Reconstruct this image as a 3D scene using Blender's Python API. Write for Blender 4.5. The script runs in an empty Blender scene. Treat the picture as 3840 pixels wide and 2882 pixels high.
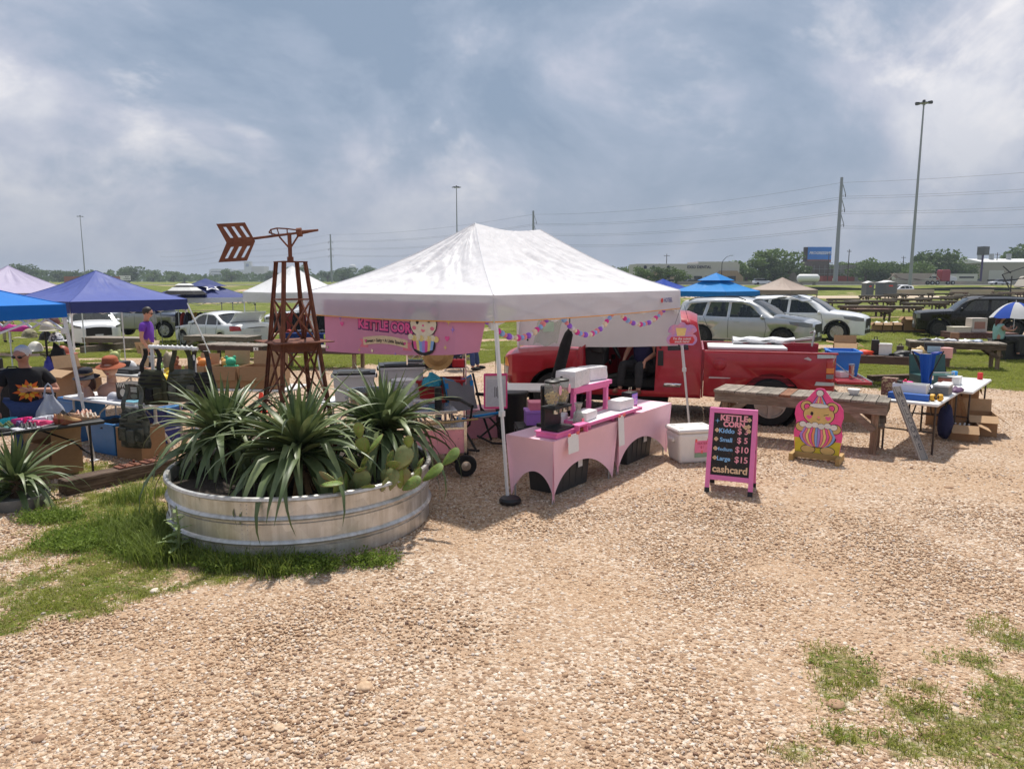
import bpy,bmesh,math,random
import numpy as np
from mathutils import Vector,Matrix,Euler,noise
R = math.radians;PI = math.pi
random.seed(7)
SC = bpy.context.scene;COL = SC.collection
# ---------- camera ----------
cam = bpy.data.cameras.new('camera');cam_o = bpy.data.objects.new('camera',cam);COL.objects.link(cam_o)
cam_o.location = (0,0,2.35);cam_o.rotation_euler = (R(90 - 8.198),0,0)
cam.sensor_width = 36;cam.lens = 36 * 2700 / 3840;cam.clip_start = .05;cam.clip_end = 9000
SC.camera = cam_o
SC.render.resolution_x,SC.render.resolution_y = 1024,768
# ---------- sky, sun, exposure ----------
SUN_EL,SUN_AZ = 66,8            # degrees; azimuth clockwise from +Y (ahead of the camera)
W = bpy.data.worlds.new('World');SC.world = W;W.use_nodes = True
nt = W.node_tree;nt.nodes.clear()
def nd(t,kind,**kw):
 n = t.nodes.new(kind)
 for k,v in kw.items():
  if k[0] == 'i' and k[1:].isdigit(): n.inputs[int(k[1:])].default_value = v
  elif k.startswith('in_'): n.inputs[k[3:].replace('_',' ')].default_value = v
  else: setattr(n,k,v)
 return n
def ramp(t,stops,fac=None):
 n = t.nodes.new('ShaderNodeValToRGB');e = n.color_ramp.elements
 while len(e) < len(stops): e.new(.5)
 for i,(p,c) in enumerate(stops):
  e[i].position = p;e[i].color = (*c,1) if len(c) == 3 else c
 if fac is not None: t.links.new(fac,n.inputs[0])
 return n
def math_n(t,op,a,b=None,c=None,clamp=False):
 n = t.nodes.new('ShaderNodeMath');n.operation = op;n.use_clamp = clamp
 for i,v in enumerate((a,b,c)):
  if v is None: continue
  if hasattr(v,'links'): t.links.new(v,n.inputs[i])
  else: n.inputs[i].default_value = v
 return n.outputs[0]
def mixc(t,f,a,b,blend='MIX'):
 n = t.nodes.new('ShaderNodeMix');n.data_type = 'RGBA';n.blend_type = blend
 for k,v in ((0,f),(6,a),(7,b)):
  if hasattr(v,'links'): t.links.new(v,n.inputs[k])
  elif k == 0: n.inputs[0].default_value = v
  else: n.inputs[k].default_value = (*v,1)
 return n.outputs[2]
tc = nd(nt,'ShaderNodeTexCoord');sep = nd(nt,'ShaderNodeSeparateXYZ');nt.links.new(tc.outputs['Generated'],sep.inputs[0])
zc = math_n(nt,'MAXIMUM',sep.outputs[2],0.0)
den = math_n(nt,'ADD',zc,0.6)
cmb = nd(nt,'ShaderNodeCombineXYZ')
nt.links.new(math_n(nt,'DIVIDE',sep.outputs[0],den),cmb.inputs[0]);nt.links.new(math_n(nt,'DIVIDE',sep.outputs[1],den),cmb.inputs[1])
cmb.inputs[2].default_value = 40.6
n1 = nd(nt,'ShaderNodeTexNoise',in_Scale=2.1,in_Detail=8.0,in_Roughness=.58,in_Distortion=.3);nt.links.new(cmb.outputs[0],n1.inputs['Vector'])
n2 = nd(nt,'ShaderNodeTexNoise',in_Scale=4.6,in_Detail=9.0,in_Roughness=.62,in_Distortion=.35);nt.links.new(cmb.outputs[0],n2.inputs['Vector'])
hz = ramp(nt,[(0.04,(0,0,0)),(.22,(1,1,1))],zc)
base = ramp(nt,[(.37,(.21,.28,.385)),(.455,(.30,.36,.465)),(.53,(.45,.475,.565)),(.62,(.66,.66,.70))],n1.outputs[0])
puff = ramp(nt,[(.50,(0,0,0)),(.68,(1,1,1))],n2.outputs[0])
pf = math_n(nt,'MULTIPLY',puff.outputs[0],ramp(nt,[(.44,(0,0,0)),(.56,(1,1,1))],n1.outputs[0]).outputs[0])
cl = mixc(nt,math_n(nt,'MULTIPLY',pf,.95),base.outputs[0],(.88,.84,.82))
low = mixc(nt,.30,(.275,.32,.405),base.outputs[0])
skyc = mixc(nt,hz.outputs[0],low,cl)
nis = nd(nt,'ShaderNodeTexSky',sky_type='NISHITA',sun_disc=False,sun_elevation=R(SUN_EL),sun_rotation=R(SUN_AZ),air_density=1.0,dust_density=4.0,ozone_density=1.0)
bg1 = nd(nt,'ShaderNodeBackground',in_Strength=.05);nt.links.new(nis.outputs[0],bg1.inputs[0])
bg2 = nd(nt,'ShaderNodeBackground',in_Strength=1.18);nt.links.new(skyc,bg2.inputs[0])
ad = nd(nt,'ShaderNodeMixShader');ad.inputs[0].default_value = .82;nt.links.new(bg1.outputs[0],ad.inputs[1]);nt.links.new(bg2.outputs[0],ad.inputs[2])
wo = nd(nt,'ShaderNodeOutputWorld');nt.links.new(ad.outputs[0],wo.inputs[0])
sun = bpy.data.lights.new('sun','SUN');sun.energy = 4.2;sun.angle = R(2.2);sun.color = (1,.95,.87)
sun_o = bpy.data.objects.new('sun',sun);COL.objects.link(sun_o);sun_o.location = (0,0,80)
sun_o.rotation_euler = (R(90 - SUN_EL),0,R(180 - SUN_AZ + 180))
sd = Vector((math.sin(R(SUN_AZ)) * math.cos(R(SUN_EL)),math.cos(R(SUN_AZ)) * math.cos(R(SUN_EL)),math.sin(R(SUN_EL))))
sun_o.rotation_euler = sd.to_track_quat('Z','Y').to_euler()
vs = SC.view_settings;vs.view_transform = 'Standard';vs.look = 'None';vs.exposure = .22;vs.gamma = 1;vs.use_curve_mapping = False
SC.render.engine = 'CYCLES'
SC.cycles.max_bounces = 6;SC.cycles.transparent_max_bounces = 12
# ---------- materials ----------
def lin(h):
 if not isinstance(h,str): return tuple(h)
 v = [int(h[i:i + 2],16) / 255 for i in (0,2,4)]
 return tuple(c / 12.92 if c <= .04045 else ((c + .055) / 1.055) ** 2.4 for c in v)
MATS = {}
def M(name,col,rough=.6,metal=0,var=.12,sc=6,bump=0,bsc=40,coat=0,spec=.5,alpha=1,sss=0,stretch=None,col2=None,thr=(.45,.62),trans=0,emit=0,objrand=0):
 """a procedural material: base colour broken up by two noises, optional second colour in patches, optional bump"""
 if name in MATS: return MATS[name]
 m = bpy.data.materials.new(name);m.use_nodes = True;t = m.node_tree;p = t.nodes['Principled BSDF']
 c = lin(col);tcn = t.nodes.new('ShaderNodeTexCoord');vec = tcn.outputs['Object']
 if stretch:
  mp = t.nodes.new('ShaderNodeMapping');mp.inputs['Scale'].default_value = stretch;t.links.new(vec,mp.inputs[0]);vec = mp.outputs[0]
 nz = nd(t,'ShaderNodeTexNoise',in_Scale=sc,in_Detail=5.0,in_Roughness=.6);t.links.new(vec,nz.inputs['Vector'])
 out = None
 if col2 is not None:
  f = ramp(t,[(thr[0],(0,0,0)),(thr[1],(1,1,1))],nz.outputs[0]);out = mixc(t,f.outputs[0],c,lin(col2))
 if var:
  nz2 = nd(t,'ShaderNodeTexNoise',in_Scale=sc * 2.7,in_Detail=6.0,in_Roughness=.65);t.links.new(vec,nz2.inputs['Vector'])
  r = ramp(t,[(.25,(1 - var,) * 3),(.75,(1 + var,) * 3)],nz2.outputs[0])
  out = mixc(t,1.0,out if out is not None else c,r.outputs[0],'MULTIPLY')
 if objrand:
  oi = t.nodes.new('ShaderNodeObjectInfo');r = ramp(t,[(0,(1 - objrand,1 - objrand * .9,1 - objrand * 1.1)),(1,(1 + objrand,1 + objrand * .8,1 + objrand * .6))],oi.outputs['Random'])
  out = mixc(t,1.0,out if out is not None else c,r.outputs[0],'MULTIPLY')
 if out is not None: t.links.new(out,p.inputs['Base Color'])
 else: p.inputs['Base Color'].default_value = (*c,1)
 p.inputs['Roughness'].default_value = rough;p.inputs['Metallic'].default_value = metal
 p.inputs['Coat Weight'].default_value = coat;p.inputs['Coat Roughness'].default_value = .06;p.inputs['Specular IOR Level'].default_value = spec
 if rough and var:
  rr = ramp(t,[(.2,(max(rough - .1,.02),) * 3),(.8,(min(rough + .1,1),) * 3)],nz.outputs[0]);t.links.new(rr.outputs[0],p.inputs['Roughness'])
 if alpha < 1: p.inputs['Alpha'].default_value = alpha
 if sss: p.inputs['Subsurface Weight'].default_value = sss;p.inputs['Subsurface Radius'].default_value = (.02,.008,.005)
 if trans: p.inputs['Transmission Weight'].default_value = trans
 if bump:
  nb = nd(t,'ShaderNodeTexNoise',in_Scale=bsc,in_Detail=4.0);t.links.new(vec,nb.inputs['Vector'])
  b = nd(t,'ShaderNodeBump',in_Strength=bump,in_Distance=.02);t.links.new(nb.outputs[0],b.inputs['Height']);t.links.new(b.outputs[0],p.inputs['Normal'])
 MATS[name] = m
 return m
def cloth_mat(name,col,thru=.25,var=.06,sc=3,bump=.25,bsc=9,rough=.8,col2=None,thr=(.45,.62)):
 """thin fabric: diffuse + translucent"""
 if name in MATS: return MATS[name]
 m = M(name,col,rough,var=var,sc=sc,bump=bump,bsc=bsc,spec=.25,col2=col2,thr=thr);t = m.node_tree
 p = t.nodes['Principled BSDF'];o = t.nodes['Material Output']
 tr = t.nodes.new('ShaderNodeBsdfTranslucent')
 if p.inputs['Base Color'].links: t.links.new(p.inputs['Base Color'].links[0].from_socket,tr.inputs[0])
 else: tr.inputs[0].default_value = p.inputs['Base Color'].default_value
 mx = t.nodes.new('ShaderNodeMixShader');mx.inputs[0].default_value = thru
 t.links.new(p.outputs[0],mx.inputs[1]);t.links.new(tr.outputs[0],mx.inputs[2]);t.links.new(mx.outputs[0],o.inputs[0])
 return m
def glass_mat(name,tint=(.02,.025,.03),rough=.03,clear=.35):
 """car / vessel glass: see-through share `clear`, rest dark glossy tint"""
 if name in MATS: return MATS[name]
 m = bpy.data.materials.new(name);m.use_nodes = True;t = m.node_tree;p = t.nodes['Principled BSDF'];o = t.nodes['Material Output']
 nz = nd(t,'ShaderNodeTexNoise',in_Scale=3.0,in_Detail=3.0)
 r = ramp(t,[(.3,tint),(.7,tuple(c * 1.3 for c in tint))],nz.outputs[0]);t.links.new(r.outputs[0],p.inputs['Base Color'])
 p.inputs['Roughness'].default_value = rough;p.inputs['Specular IOR Level'].default_value = .6
 tr = t.nodes.new('ShaderNodeBsdfTransparent');tr.inputs[0].default_value = (.85,.92,.9,1)
 mx = t.nodes.new('ShaderNodeMixShader');mx.inputs[0].default_value = clear
 t.links.new(p.outputs[0],mx.inputs[1]);t.links.new(tr.outputs[0],mx.inputs[2]);t.links.new(mx.outputs[0],o.inputs[0])
 MATS[name] = m
 return m
# ---------- mesh building ----------
def frame(d,up=(0,0,1)):
 d = Vector(d).normalized();u = Vector(up)
 if abs(d.dot(u)) > .98: u = Vector((1,0,0))
 s = d.cross(u).normalized();return s,s.cross(d).normalized()
class B:
 def __init__(s): s.v = [];s.f = []
 def add(s,vs,fs,mat=None):
  o = len(s.v);s.v += [tuple(mat @ Vector(p)) for p in vs] if mat else [tuple(p) for p in vs]
  s.f += [tuple(i + o for i in f) for f in fs];return s
 def box(s,c,d,rz=0,rot=None,mat=None):
  x,y,z = d[0] / 2,d[1] / 2,d[2] / 2
  vs = [(a,b,e) for e in (-z,z) for b in (-y,y) for a in (-x,x)]
  m = Matrix.Translation(c) @ (Euler(rot).to_matrix().to_4x4() if rot else Matrix.Rotation(rz,4,'Z'))
  if mat: m = mat @ m
  return s.add(vs,[(0,2,3,1),(4,5,7,6),(0,1,5,4),(2,6,7,3),(0,4,6,2),(1,3,7,5)],m)
 def beam(s,a,b,w,h,up=(0,0,1)):
  a,b = Vector(a),Vector(b);sx,u = frame(b - a,up);vs = []
  for p in (a,b):
   for i,j in ((-1,-1),(1,-1),(1,1),(-1,1)): vs.append(p + sx * i * w / 2 + u * j * h / 2)
  return s.add(vs,[(0,1,2,3),(7,6,5,4),(0,4,5,1),(1,5,6,2),(2,6,7,3),(3,7,4,0)])
 def cyl(s,a,b,r0,r1=None,n=12,cap=True):
  r1 = r0 if r1 is None else r1
  return s.tube([a,b],[r0,r1],n,cap)
 def tube(s,pts,r,n=8,cap=True):
  pts = [Vector(p) for p in pts];k = len(pts);rs = r if isinstance(r,(list,tuple)) else [r] * k
  o = len(s.v);up = (0,0,1)
  for i,p in enumerate(pts):
   d = (pts[min(i + 1,k - 1)] - pts[max(i - 1,0)]);sx,u = frame(d,up);up = u
   for j in range(n):
    a = 2 * PI * j / n;s.v.append(tuple(p + sx * math.cos(a) * rs[i] + u * math.sin(a) * rs[i]))
  for i in range(k - 1):
   for j in range(n):
    q = (j + 1) % n;s.f.append((o + i * n + j,o + i * n + q,o + (i + 1) * n + q,o + (i + 1) * n + j))
  if cap: s.f.append(tuple(o + j for j in range(n))[::-1]);s.f.append(tuple(o + (k - 1) * n + j for j in range(n)))
  return s
 def lathe(s,prof,n=24,c=(0,0,0),mat=None,sx=1,sy=1):
  vs = [];fs = [];k = len(prof)
  for r,z in prof:
   for j in range(n):
    a = 2 * PI * j / n;vs.append((c[0] + r * math.cos(a) * sx,c[1] + r * math.sin(a) * sy,c[2] + z))
  for i in range(k - 1):
   for j in range(n):
    q = (j + 1) % n;fs.append((i * n + j,i * n + q,(i + 1) * n + q,(i + 1) * n + j))
  fs.append(tuple(range(n))[::-1]);fs.append(tuple(range((k - 1) * n,k * n)))
  return s.add(vs,fs,mat)
 def prism(s,poly,h,mat=None):
  """extrude a 2-D polygon (x,y) from z=0 to z=h"""
  n = len(poly)
  if sum(poly[i][0] * poly[(i + 1) % n][1] - poly[(i + 1) % n][0] * poly[i][1] for i in range(n)) < 0: poly = poly[::-1]
  vs = [(x,y,0) for x,y in poly] + [(x,y,h) for x,y in poly]
  return s.add(vs,[tuple(range(n))[::-1],tuple(range(n,2 * n))] + [(i,(i + 1) % n,n + (i + 1) % n,n + i) for i in range(n)],mat)
 def grid(s,fn,nu,nv):
  vs = [fn(i / nu,j / nv) for j in range(nv + 1) for i in range(nu + 1)]
  return s.add(vs,[(j * (nu + 1) + i,j * (nu + 1) + i + 1,(j + 1) * (nu + 1) + i + 1,(j + 1) * (nu + 1) + i) for j in range(nv) for i in range(nu)])
 def ball(s,c,r,n=10,m=7,mat=None,wob=0,seed=0):
  r = r if isinstance(r,(tuple,list)) else (r,r,r);vs = []
  for j in range(m + 1):
   t = PI * j / m
   for i in range(n):
    a = 2 * PI * i / n;d = Vector((math.sin(t) * math.cos(a),math.sin(t) * math.sin(a),-math.cos(t)))
    k = 1 + (wob * noise.noise(d * 1.7 + Vector((seed * 3.1,seed,0))) if wob else 0)
    vs.append((c[0] + d.x * r[0] * k,c[1] + d.y * r[1] * k,c[2] + d.z * r[2] * k))
  return s.add(vs,[(j * n + i,j * n + (i + 1) % n,(j + 1) * n + (i + 1) % n,(j + 1) * n + i) for j in range(m) for i in range(n)],mat)
 def mesh(s,name):
  me = bpy.data.meshes.new(name);me.from_pydata(s.v,[],s.f);me.update();return me
def obj(name,b,mat,parent=None,smooth=None,bevel=0,loc=None,solid=0,sub=0):
 me = b.mesh(name) if isinstance(b,B) else b
 if isinstance(b,B):
  bm = bmesh.new();bm.from_mesh(me);bmesh.ops.remove_doubles(bm,verts=bm.verts,dist=1e-5)
  if not solid: bmesh.ops.recalc_face_normals(bm,faces=bm.faces)
  bm.to_mesh(me);bm.free()
  if smooth is not None:
   me.shade_smooth();me.set_sharp_from_angle(angle=R(smooth))
  if mat: me.materials.append(mat)
 o = bpy.data.objects.new(name,me);COL.objects.link(o)
 if parent: o.parent = parent
 if loc: o.location = loc
 if solid: md = o.modifiers.new('thickness','SOLIDIFY');md.thickness = solid;md.offset = 0
 if bevel: md = o.modifiers.new('bevel','BEVEL');md.width = bevel;md.segments = 2;md.limit_method = 'ANGLE';md.angle_limit = R(40)
 if sub: md = o.modifiers.new('subdivision','SUBSURF');md.levels = md.render_levels = sub
 return o
def tag(o,label,cat=None,group=None,kind=None):
 if label: o['label'] = label
 if cat: o['category'] = cat
 if group: o['group'] = group
 if kind: o['kind'] = kind
 return o
def thing(name,label,cat,loc=(0,0,0),rz=0,group=None):
 o = bpy.data.objects.new(name,None);COL.objects.link(o);o.empty_display_size = .2
 if len(loc) == 2: loc = (*loc,0)
 o.location = loc;o.rotation_euler = (0,0,rz);return tag(o,label,cat,group)
def struct(name,b,mat,**k): return tag(obj(name,b,mat,**k),None,kind='structure')
def copy_tree(o,parent=None,level=0):
 c = o.copy();COL.objects.link(c)
 if parent: c.parent = parent
 for ch in list(o.children): copy_tree(ch,c,level + 1)
 return c
def dup(o,loc,rz,label,group=None,scale=None):
 c = copy_tree(o);c.location = (*loc,0) if len(loc) == 2 else loc;c.rotation_euler = (0,0,rz);c['label'] = label
 if group: c['group'] = group
 if scale: c.scale = (scale,) * 3 if not isinstance(scale,tuple) else scale
 return c
def text_mesh(s,size,bold=0,align='CENTER',depth=0,spacing=1,shear=0):
 cu = bpy.data.curves.new('lettering','FONT');cu.body = s;cu.size = size;cu.align_x = align;cu.align_y = 'CENTER';cu.offset = bold;cu.extrude = depth;cu.space_character = spacing;cu.shear = shear;cu.resolution_u = 3
 o = bpy.data.objects.new('lettering',cu);COL.objects.link(o)
 me = bpy.data.meshes.new_from_object(o)
 bpy.data.objects.remove(o);bpy.data.curves.remove(cu)
 return me
def lettering(s,size,mat,parent,mw,bold=0,name='lettering',warp=None,**k):
 """flat lettering; mw = 4x4 placing the text's xy plane"""
 me = text_mesh(s,size,bold,**k)
 if warp:
  for v in me.vertices: v.co = warp(v.co)
 me.transform(mw);me.materials.clear();me.materials.append(mat)
 o = bpy.data.objects.new(name,me);COL.objects.link(o)
 if parent: o.parent = parent
 return o
def plane_mw(o,x,y):
 """matrix whose x axis is x and y axis is y at o"""
 x = Vector(x).normalized();y = Vector(y);y = (y - x * x.dot(y)).normalized();z = x.cross(y)
 m = Matrix((x,y,z)).transposed().to_4x4();m.translation = Vector(o);return m
def smooth(a,b,x):
 t = min(max((x - a) / (b - a),0),1);return t * t * (3 - 2 * t)
def lerp(a,b,t): return a + (b - a) * t
def interp(pts,x):
 if x <= pts[0][0]: return pts[0][1]
 for (a,b),(c,d) in zip(pts,pts[1:]):
  if x <= c: return lerp(b,d,(x - a) / (c - a)) if c > a else d
 return pts[-1][1]
# ---------- ground ----------
def pip(x,y,poly):
 c = False;j = len(poly) - 1
 for i in range(len(poly)):
  if (poly[i][1] > y) != (poly[j][1] > y) and x < (poly[j][0] - poly[i][0]) * (y - poly[i][1]) / (poly[j][1] - poly[i][1]) + poly[i][0]: c = not c
  j = i
 return c
def fb(x,y,s,k=0.0):
 return noise.fractal(Vector((x * s + k,y * s - k,k * .37)),1.0,2.0,4)
LEFT_PATCH = [(-6.83,9.08),(-6.01,9.36),(-4.29,8.81),(-2.91,6.49),(-1.97,5.51),(-2.32,5.3),(-2.72,5.11),(-2.91,4.81),(-3.49,4.47)]
BLOBS = [(*(2.07,4.13),.30),(*(1.83,3.78),.16),(*(2.89,4.2),.2),(*(3.35,4.4),.34),(*(2.41,3.9),.17),(*(2.17,3.69),.2),(*(2.73,3.85),.16),(*(2.43,3.39),.46),(*(2.79,3.59),.42),(*(2.35,3.57),.2),(*(1.74,3.43),.16),(*(1.42,3.3),.17),(*(1.98,3.37),.14),(*(2.93,3.96),.2),(*(2.65,4.23),.12)]
YLIM = [(-40,15),(-14,16.5),(-7,19),(-2,20.5),(4,20),(6.5,17),(9,15.2),(40,13)]
def grass_amount(x,y):
 n = fb(x,y,.9) * .5 + fb(x,y,3.1,5) * .35
 g = smooth(-.7,.9,y - interp(YLIM,x) + n * 2.2)
 if y < 12 and x < 0:
  d = 1 if pip(x + n * .35,y + n * .3,LEFT_PATCH) else 0
  g = max(g,d * smooth(-.40,.22,n + .10 + .25 * smooth(1.3,.1,math.hypot(x + 3.1,y - 6.3)) ))
 if y < 6.2 and x > 1:
  for bx,by,r in BLOBS:
   q = math.hypot(x - bx,(y - by) * .9) / r
   if q < 1.5: g = max(g,smooth(.85,.35,q + n * .9) * .9)
 if y > 16:                                   # worn earth and tracks in the field
  g *= 1 - .92 * smooth(.16,.42,fb(x * .45,y,.33,11) + (.05 if x < -3 and y < 26 else -.12))
  if 98 < y < 116 and x > 10: g *= 1 - smooth(97,100,y) * smooth(115,111,y)
 return g
def ground_z(x,y):
 return 1.3 * smooth(125,165,y) - 1.1 * smooth(17,50,y) * smooth(120,65,y) * smooth(0,-6,x)
def axis(lo,hi,steps):
 out = [0.0];
 d,v = steps[0],0.0
 while v < hi:
  v += d;out.append(min(v,hi));d = max(d,v * steps[1])
 neg = [0.0];d,v = steps[0],0.0
 while v > lo:
  v -= d;neg.append(max(v,lo));d = max(d,-v * steps[1])
 return sorted(set(neg + out))
gx = axis(-2500,2500,(.12,.028));gy = axis(-40,3500,(.1,.022))
gv = [];ga = []
for y in gy:
 for x in gx:
  near = 1 if y < 25 else 0
  z = ground_z(x,y) + (fb(x,y,.8,3) * .008 if near else 0)
  gv.append((x,y,z));ga.append(grass_amount(x,y) * (.60 if y < 12 else 1) if 0 < y < 400 and abs(x) < 400 else (.9 if y > 0 else 0))
nxx = len(gx);gf = [(j * nxx + i,j * nxx + i + 1,(j + 1) * nxx + i + 1,(j + 1) * nxx + i) for j in range(len(gy) - 1) for i in range(nxx - 1)]
gm = bpy.data.meshes.new('ground');gm.from_pydata(gv,[],gf);gm.shade_smooth()
at_ = gm.attributes.new('grass','FLOAT','POINT');at_.data.foreach_set('value',np.array(ga,dtype=np.float32))
m = bpy.data.materials.new('gravel_and_turf');m.use_nodes = True;t = m.node_tree;p = t.nodes['Principled BSDF']
tcn = t.nodes.new('ShaderNodeTexCoord');V = tcn.outputs['Object']
vor = nd(t,'ShaderNodeTexVoronoi',in_Scale=42.0);t.links.new(V,vor.inputs['Vector'])
vor2 = nd(t,'ShaderNodeTexVoronoi',in_Scale=95.0);t.links.new(V,vor2.inputs['Vector'])
nA = nd(t,'ShaderNodeTexNoise',in_Scale=.55,in_Detail=6.0,in_Roughness=.6);t.links.new(V,nA.inputs['Vector'])
nB = nd(t,'ShaderNodeTexNoise',in_Scale=14.0,in_Detail=6.0,in_Roughness=.7);t.links.new(V,nB.inputs['Vector'])
peb = nd(t,'ShaderNodeSeparateColor');t.links.new(vor.outputs['Color'],peb.inputs[0])
pebc = ramp(t,[(0,(.26,.165,.11)),(.3,(.44,.30,.20)),(.62,(.55,.405,.29)),(.85,(.64,.515,.40)),(1,(.77,.68,.58))],peb.outputs[0])
sand = ramp(t,[(.3,(.43,.28,.172)),(.7,(.56,.39,.255))],nB.outputs[0])
fs = ramp(t,[(.42,(0,0,0)),(.60,(1,1,1))],nA.outputs[0])
grav = mixc(t,math_n(t,'MULTIPLY',fs.outputs[0],.65),pebc.outputs[0],sand.outputs[0])
nG = nd(t,'ShaderNodeTexNoise',in_Scale=.35,in_Detail=8.0,in_Roughness=.68);t.links.new(V,nG.inputs['Vector'])
nG2 = nd(t,'ShaderNodeTexNoise',in_Scale=9.0,in_Detail=6.0,in_Roughness=.7);t.links.new(V,nG2.inputs['Vector'])
gr1 = ramp(t,[(.3,(.09,.12,.022)),(.5,(.16,.19,.04)),(.72,(.26,.26,.085))],nG.outputs[0])
gr2 = ramp(t,[(.3,(.55,.6,.5)),(.7,(1.25,1.2,1.1))],nG2.outputs[0])
grs = mixc(t,1.0,gr1.outputs[0],gr2.outputs[0],'MULTIPLY')
atn = t.nodes.new('ShaderNodeAttribute');atn.attribute_name = 'grass'
msk = math_n(t,'ADD',atn.outputs['Fac'],math_n(t,'MULTIPLY',math_n(t,'SUBTRACT',nB.outputs[0],.5),.9))
mk = ramp(t,[(.35,(0,0,0)),(.62,(1,1,1))],msk)
t.links.new(mixc(t,mk.outputs[0],grav,grs),p.inputs['Base Color'])
p.inputs['Roughness'].default_value = .95;p.inputs['Specular IOR Level'].default_value = .15
hh = math_n(t,'ADD',math_n(t,'MULTIPLY',vor.outputs['Distance'],-1.0),math_n(t,'MULTIPLY',vor2.outputs['Distance'],-.45))
bp = nd(t,'ShaderNodeBump',in_Strength=.9,in_Distance=.02);t.links.new(hh,bp.inputs['Height']);t.links.new(bp.outputs[0],p.inputs['Normal'])
gm.materials.append(m)
ground = bpy.data.objects.new('ground',gm);COL.objects.link(ground);ground['kind'] = 'structure'
# ---------- scatter helper (geometry nodes, for what nobody could count) ----------
def scatter(name,pts,rot,scl,idx,protos,label,cat):
 col = bpy.data.collections.new(name + '_kinds')
 for i_,o in enumerate(protos):
  o.name = '%s_kind_%02d' % (name,i_)
  for c in list(o.users_collection): c.objects.unlink(o)
  col.objects.link(o)
 me = bpy.data.meshes.new(name);me.from_pydata([tuple(q) for q in pts],[],[])
 a = me.attributes.new('rot','FLOAT_VECTOR','POINT');a.data.foreach_set('vector',np.asarray(rot,dtype=np.float32).ravel())
 a = me.attributes.new('scl','FLOAT_VECTOR','POINT');a.data.foreach_set('vector',np.asarray(scl,dtype=np.float32).ravel())
 a = me.attributes.new('idx','INT','POINT');a.data.foreach_set('value',np.asarray(idx,dtype=np.int32))
 o = bpy.data.objects.new(name,me);COL.objects.link(o)
 g = bpy.data.node_groups.new(name,'GeometryNodeTree');g.interface.new_socket('Geometry',in_out='INPUT',socket_type='NodeSocketGeometry');g.interface.new_socket('Geometry',in_out='OUTPUT',socket_type='NodeSocketGeometry')
 gi = g.nodes.new('NodeGroupInput');go = g.nodes.new('NodeGroupOutput')
 ip = g.nodes.new('GeometryNodeInstanceOnPoints');ci = g.nodes.new('GeometryNodeCollectionInfo');ci.inputs[0].default_value = col;ci.inputs[1].default_value = True;ci.inputs[2].default_value = True
 def named(n,dt):
  q = g.nodes.new('GeometryNodeInputNamedAttribute');q.data_type = dt;q.inputs[0].default_value = n;return q.outputs[0]
 ip.inputs['Pick Instance'].default_value = True
 g.links.new(gi.outputs[0],ip.inputs['Points']);g.links.new(ci.outputs[0],ip.inputs['Instance'])
 g.links.new(named('idx','INT'),ip.inputs['Instance Index'])
 er = g.nodes.new('FunctionNodeEulerToRotation');g.links.new(named('rot','FLOAT_VECTOR'),er.inputs[0]);g.links.new(er.outputs[0],ip.inputs['Rotation'])
 g.links.new(named('scl','FLOAT_VECTOR'),ip.inputs['Scale']);g.links.new(ip.outputs[0],go.inputs[0])
 md = o.modifiers.new('scatter','NODES');md.node_group = g
 return tag(o,label,cat,kind='stuff')
rng = np.random.default_rng(3)
sm = bpy.data.materials.new('pebble');sm.use_nodes = True;t = sm.node_tree;p = t.nodes['Principled BSDF']
oi = t.nodes.new('ShaderNodeObjectInfo')
pc = ramp(t,[(0,(.17,.10,.075)),(.05,(.34,.215,.14)),(.25,(.47,.31,.195)),(.55,(.58,.415,.28)),(.8,(.66,.52,.385)),(.94,(.76,.67,.58)),(1,(.40,.33,.30))],oi.outputs['Random'])
tcn = t.nodes.new('ShaderNodeTexCoord');nz = nd(t,'ShaderNodeTexNoise',in_Scale=2.2,in_Detail=5.0);t.links.new(tcn.outputs['Object'],nz.inputs['Vector'])
pr = ramp(t,[(.3,(.78,.76,.72)),(.7,(1.15,1.15,1.15))],nz.outputs[0]);t.links.new(mixc(t,1.0,pc.outputs[0],pr.outputs[0],'MULTIPLY'),p.inputs['Base Color'])
p.inputs['Roughness'].default_value = .85;p.inputs['Specular IOR Level'].default_value = .25
stones = []
for k in range(7):
 bm = bmesh.new();bmesh.ops.create_icosphere(bm,subdivisions=2,radius=1)
 for v in bm.verts:
  d = v.co.copy();q = 1 + .32 * noise.noise(d * 1.1 + Vector((k * 7,0,3))) + .12 * noise.noise(d * 2.9 + Vector((0,k * 5,1)))
  v.co = Vector((d.x * q,d.y * q * (.72 + .05 * k),d.z * q * (.5 + .03 * k)))
 me = bpy.data.meshes.new('pebble');bm.to_mesh(me);bm.free();me.shade_smooth();me.materials.append(sm)
 o = bpy.data.objects.new('pebble',me);COL.objects.link(o);stones.append(o)
P_,R_,S_,I_ = [],[],[],[]
def put_stones(n,y0,y1,smin,smax,pw,xr=.80):
 ys = np.sqrt(rng.uniform(y0 * y0,y1 * y1,n));xs = rng.uniform(-1,1,n) * xr * ys
 for x,y in zip(xs,ys):
  x,y = float(x),float(y)
  g_ = grass_amount(x,y)
  if g_ > .45 and rng.random() < g_ * .9: continue
  nn = fb(x,y,.55,2)
  if rng.random() < .28 + .8 * nn: continue        # sandier, barer places
  s = smin + (smax - smin) * rng.random() ** pw
  P_.append((x,y,ground_z(x,y) + s * .12));R_.append((rng.normal(0,.25),rng.normal(0,.25),rng.uniform(0,6.28)));S_.append((s,s,s));I_.append(int(rng.integers(0,7)))
put_stones(110000,2.9,7.2,.004,.016,2.4)
put_stones(90000,7.2,13,.005,.017,2.2)
put_stones(45000,13,22,.007,.02,2)
put_stones(1500,2.9,11,.013,.026,2.8)
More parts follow.
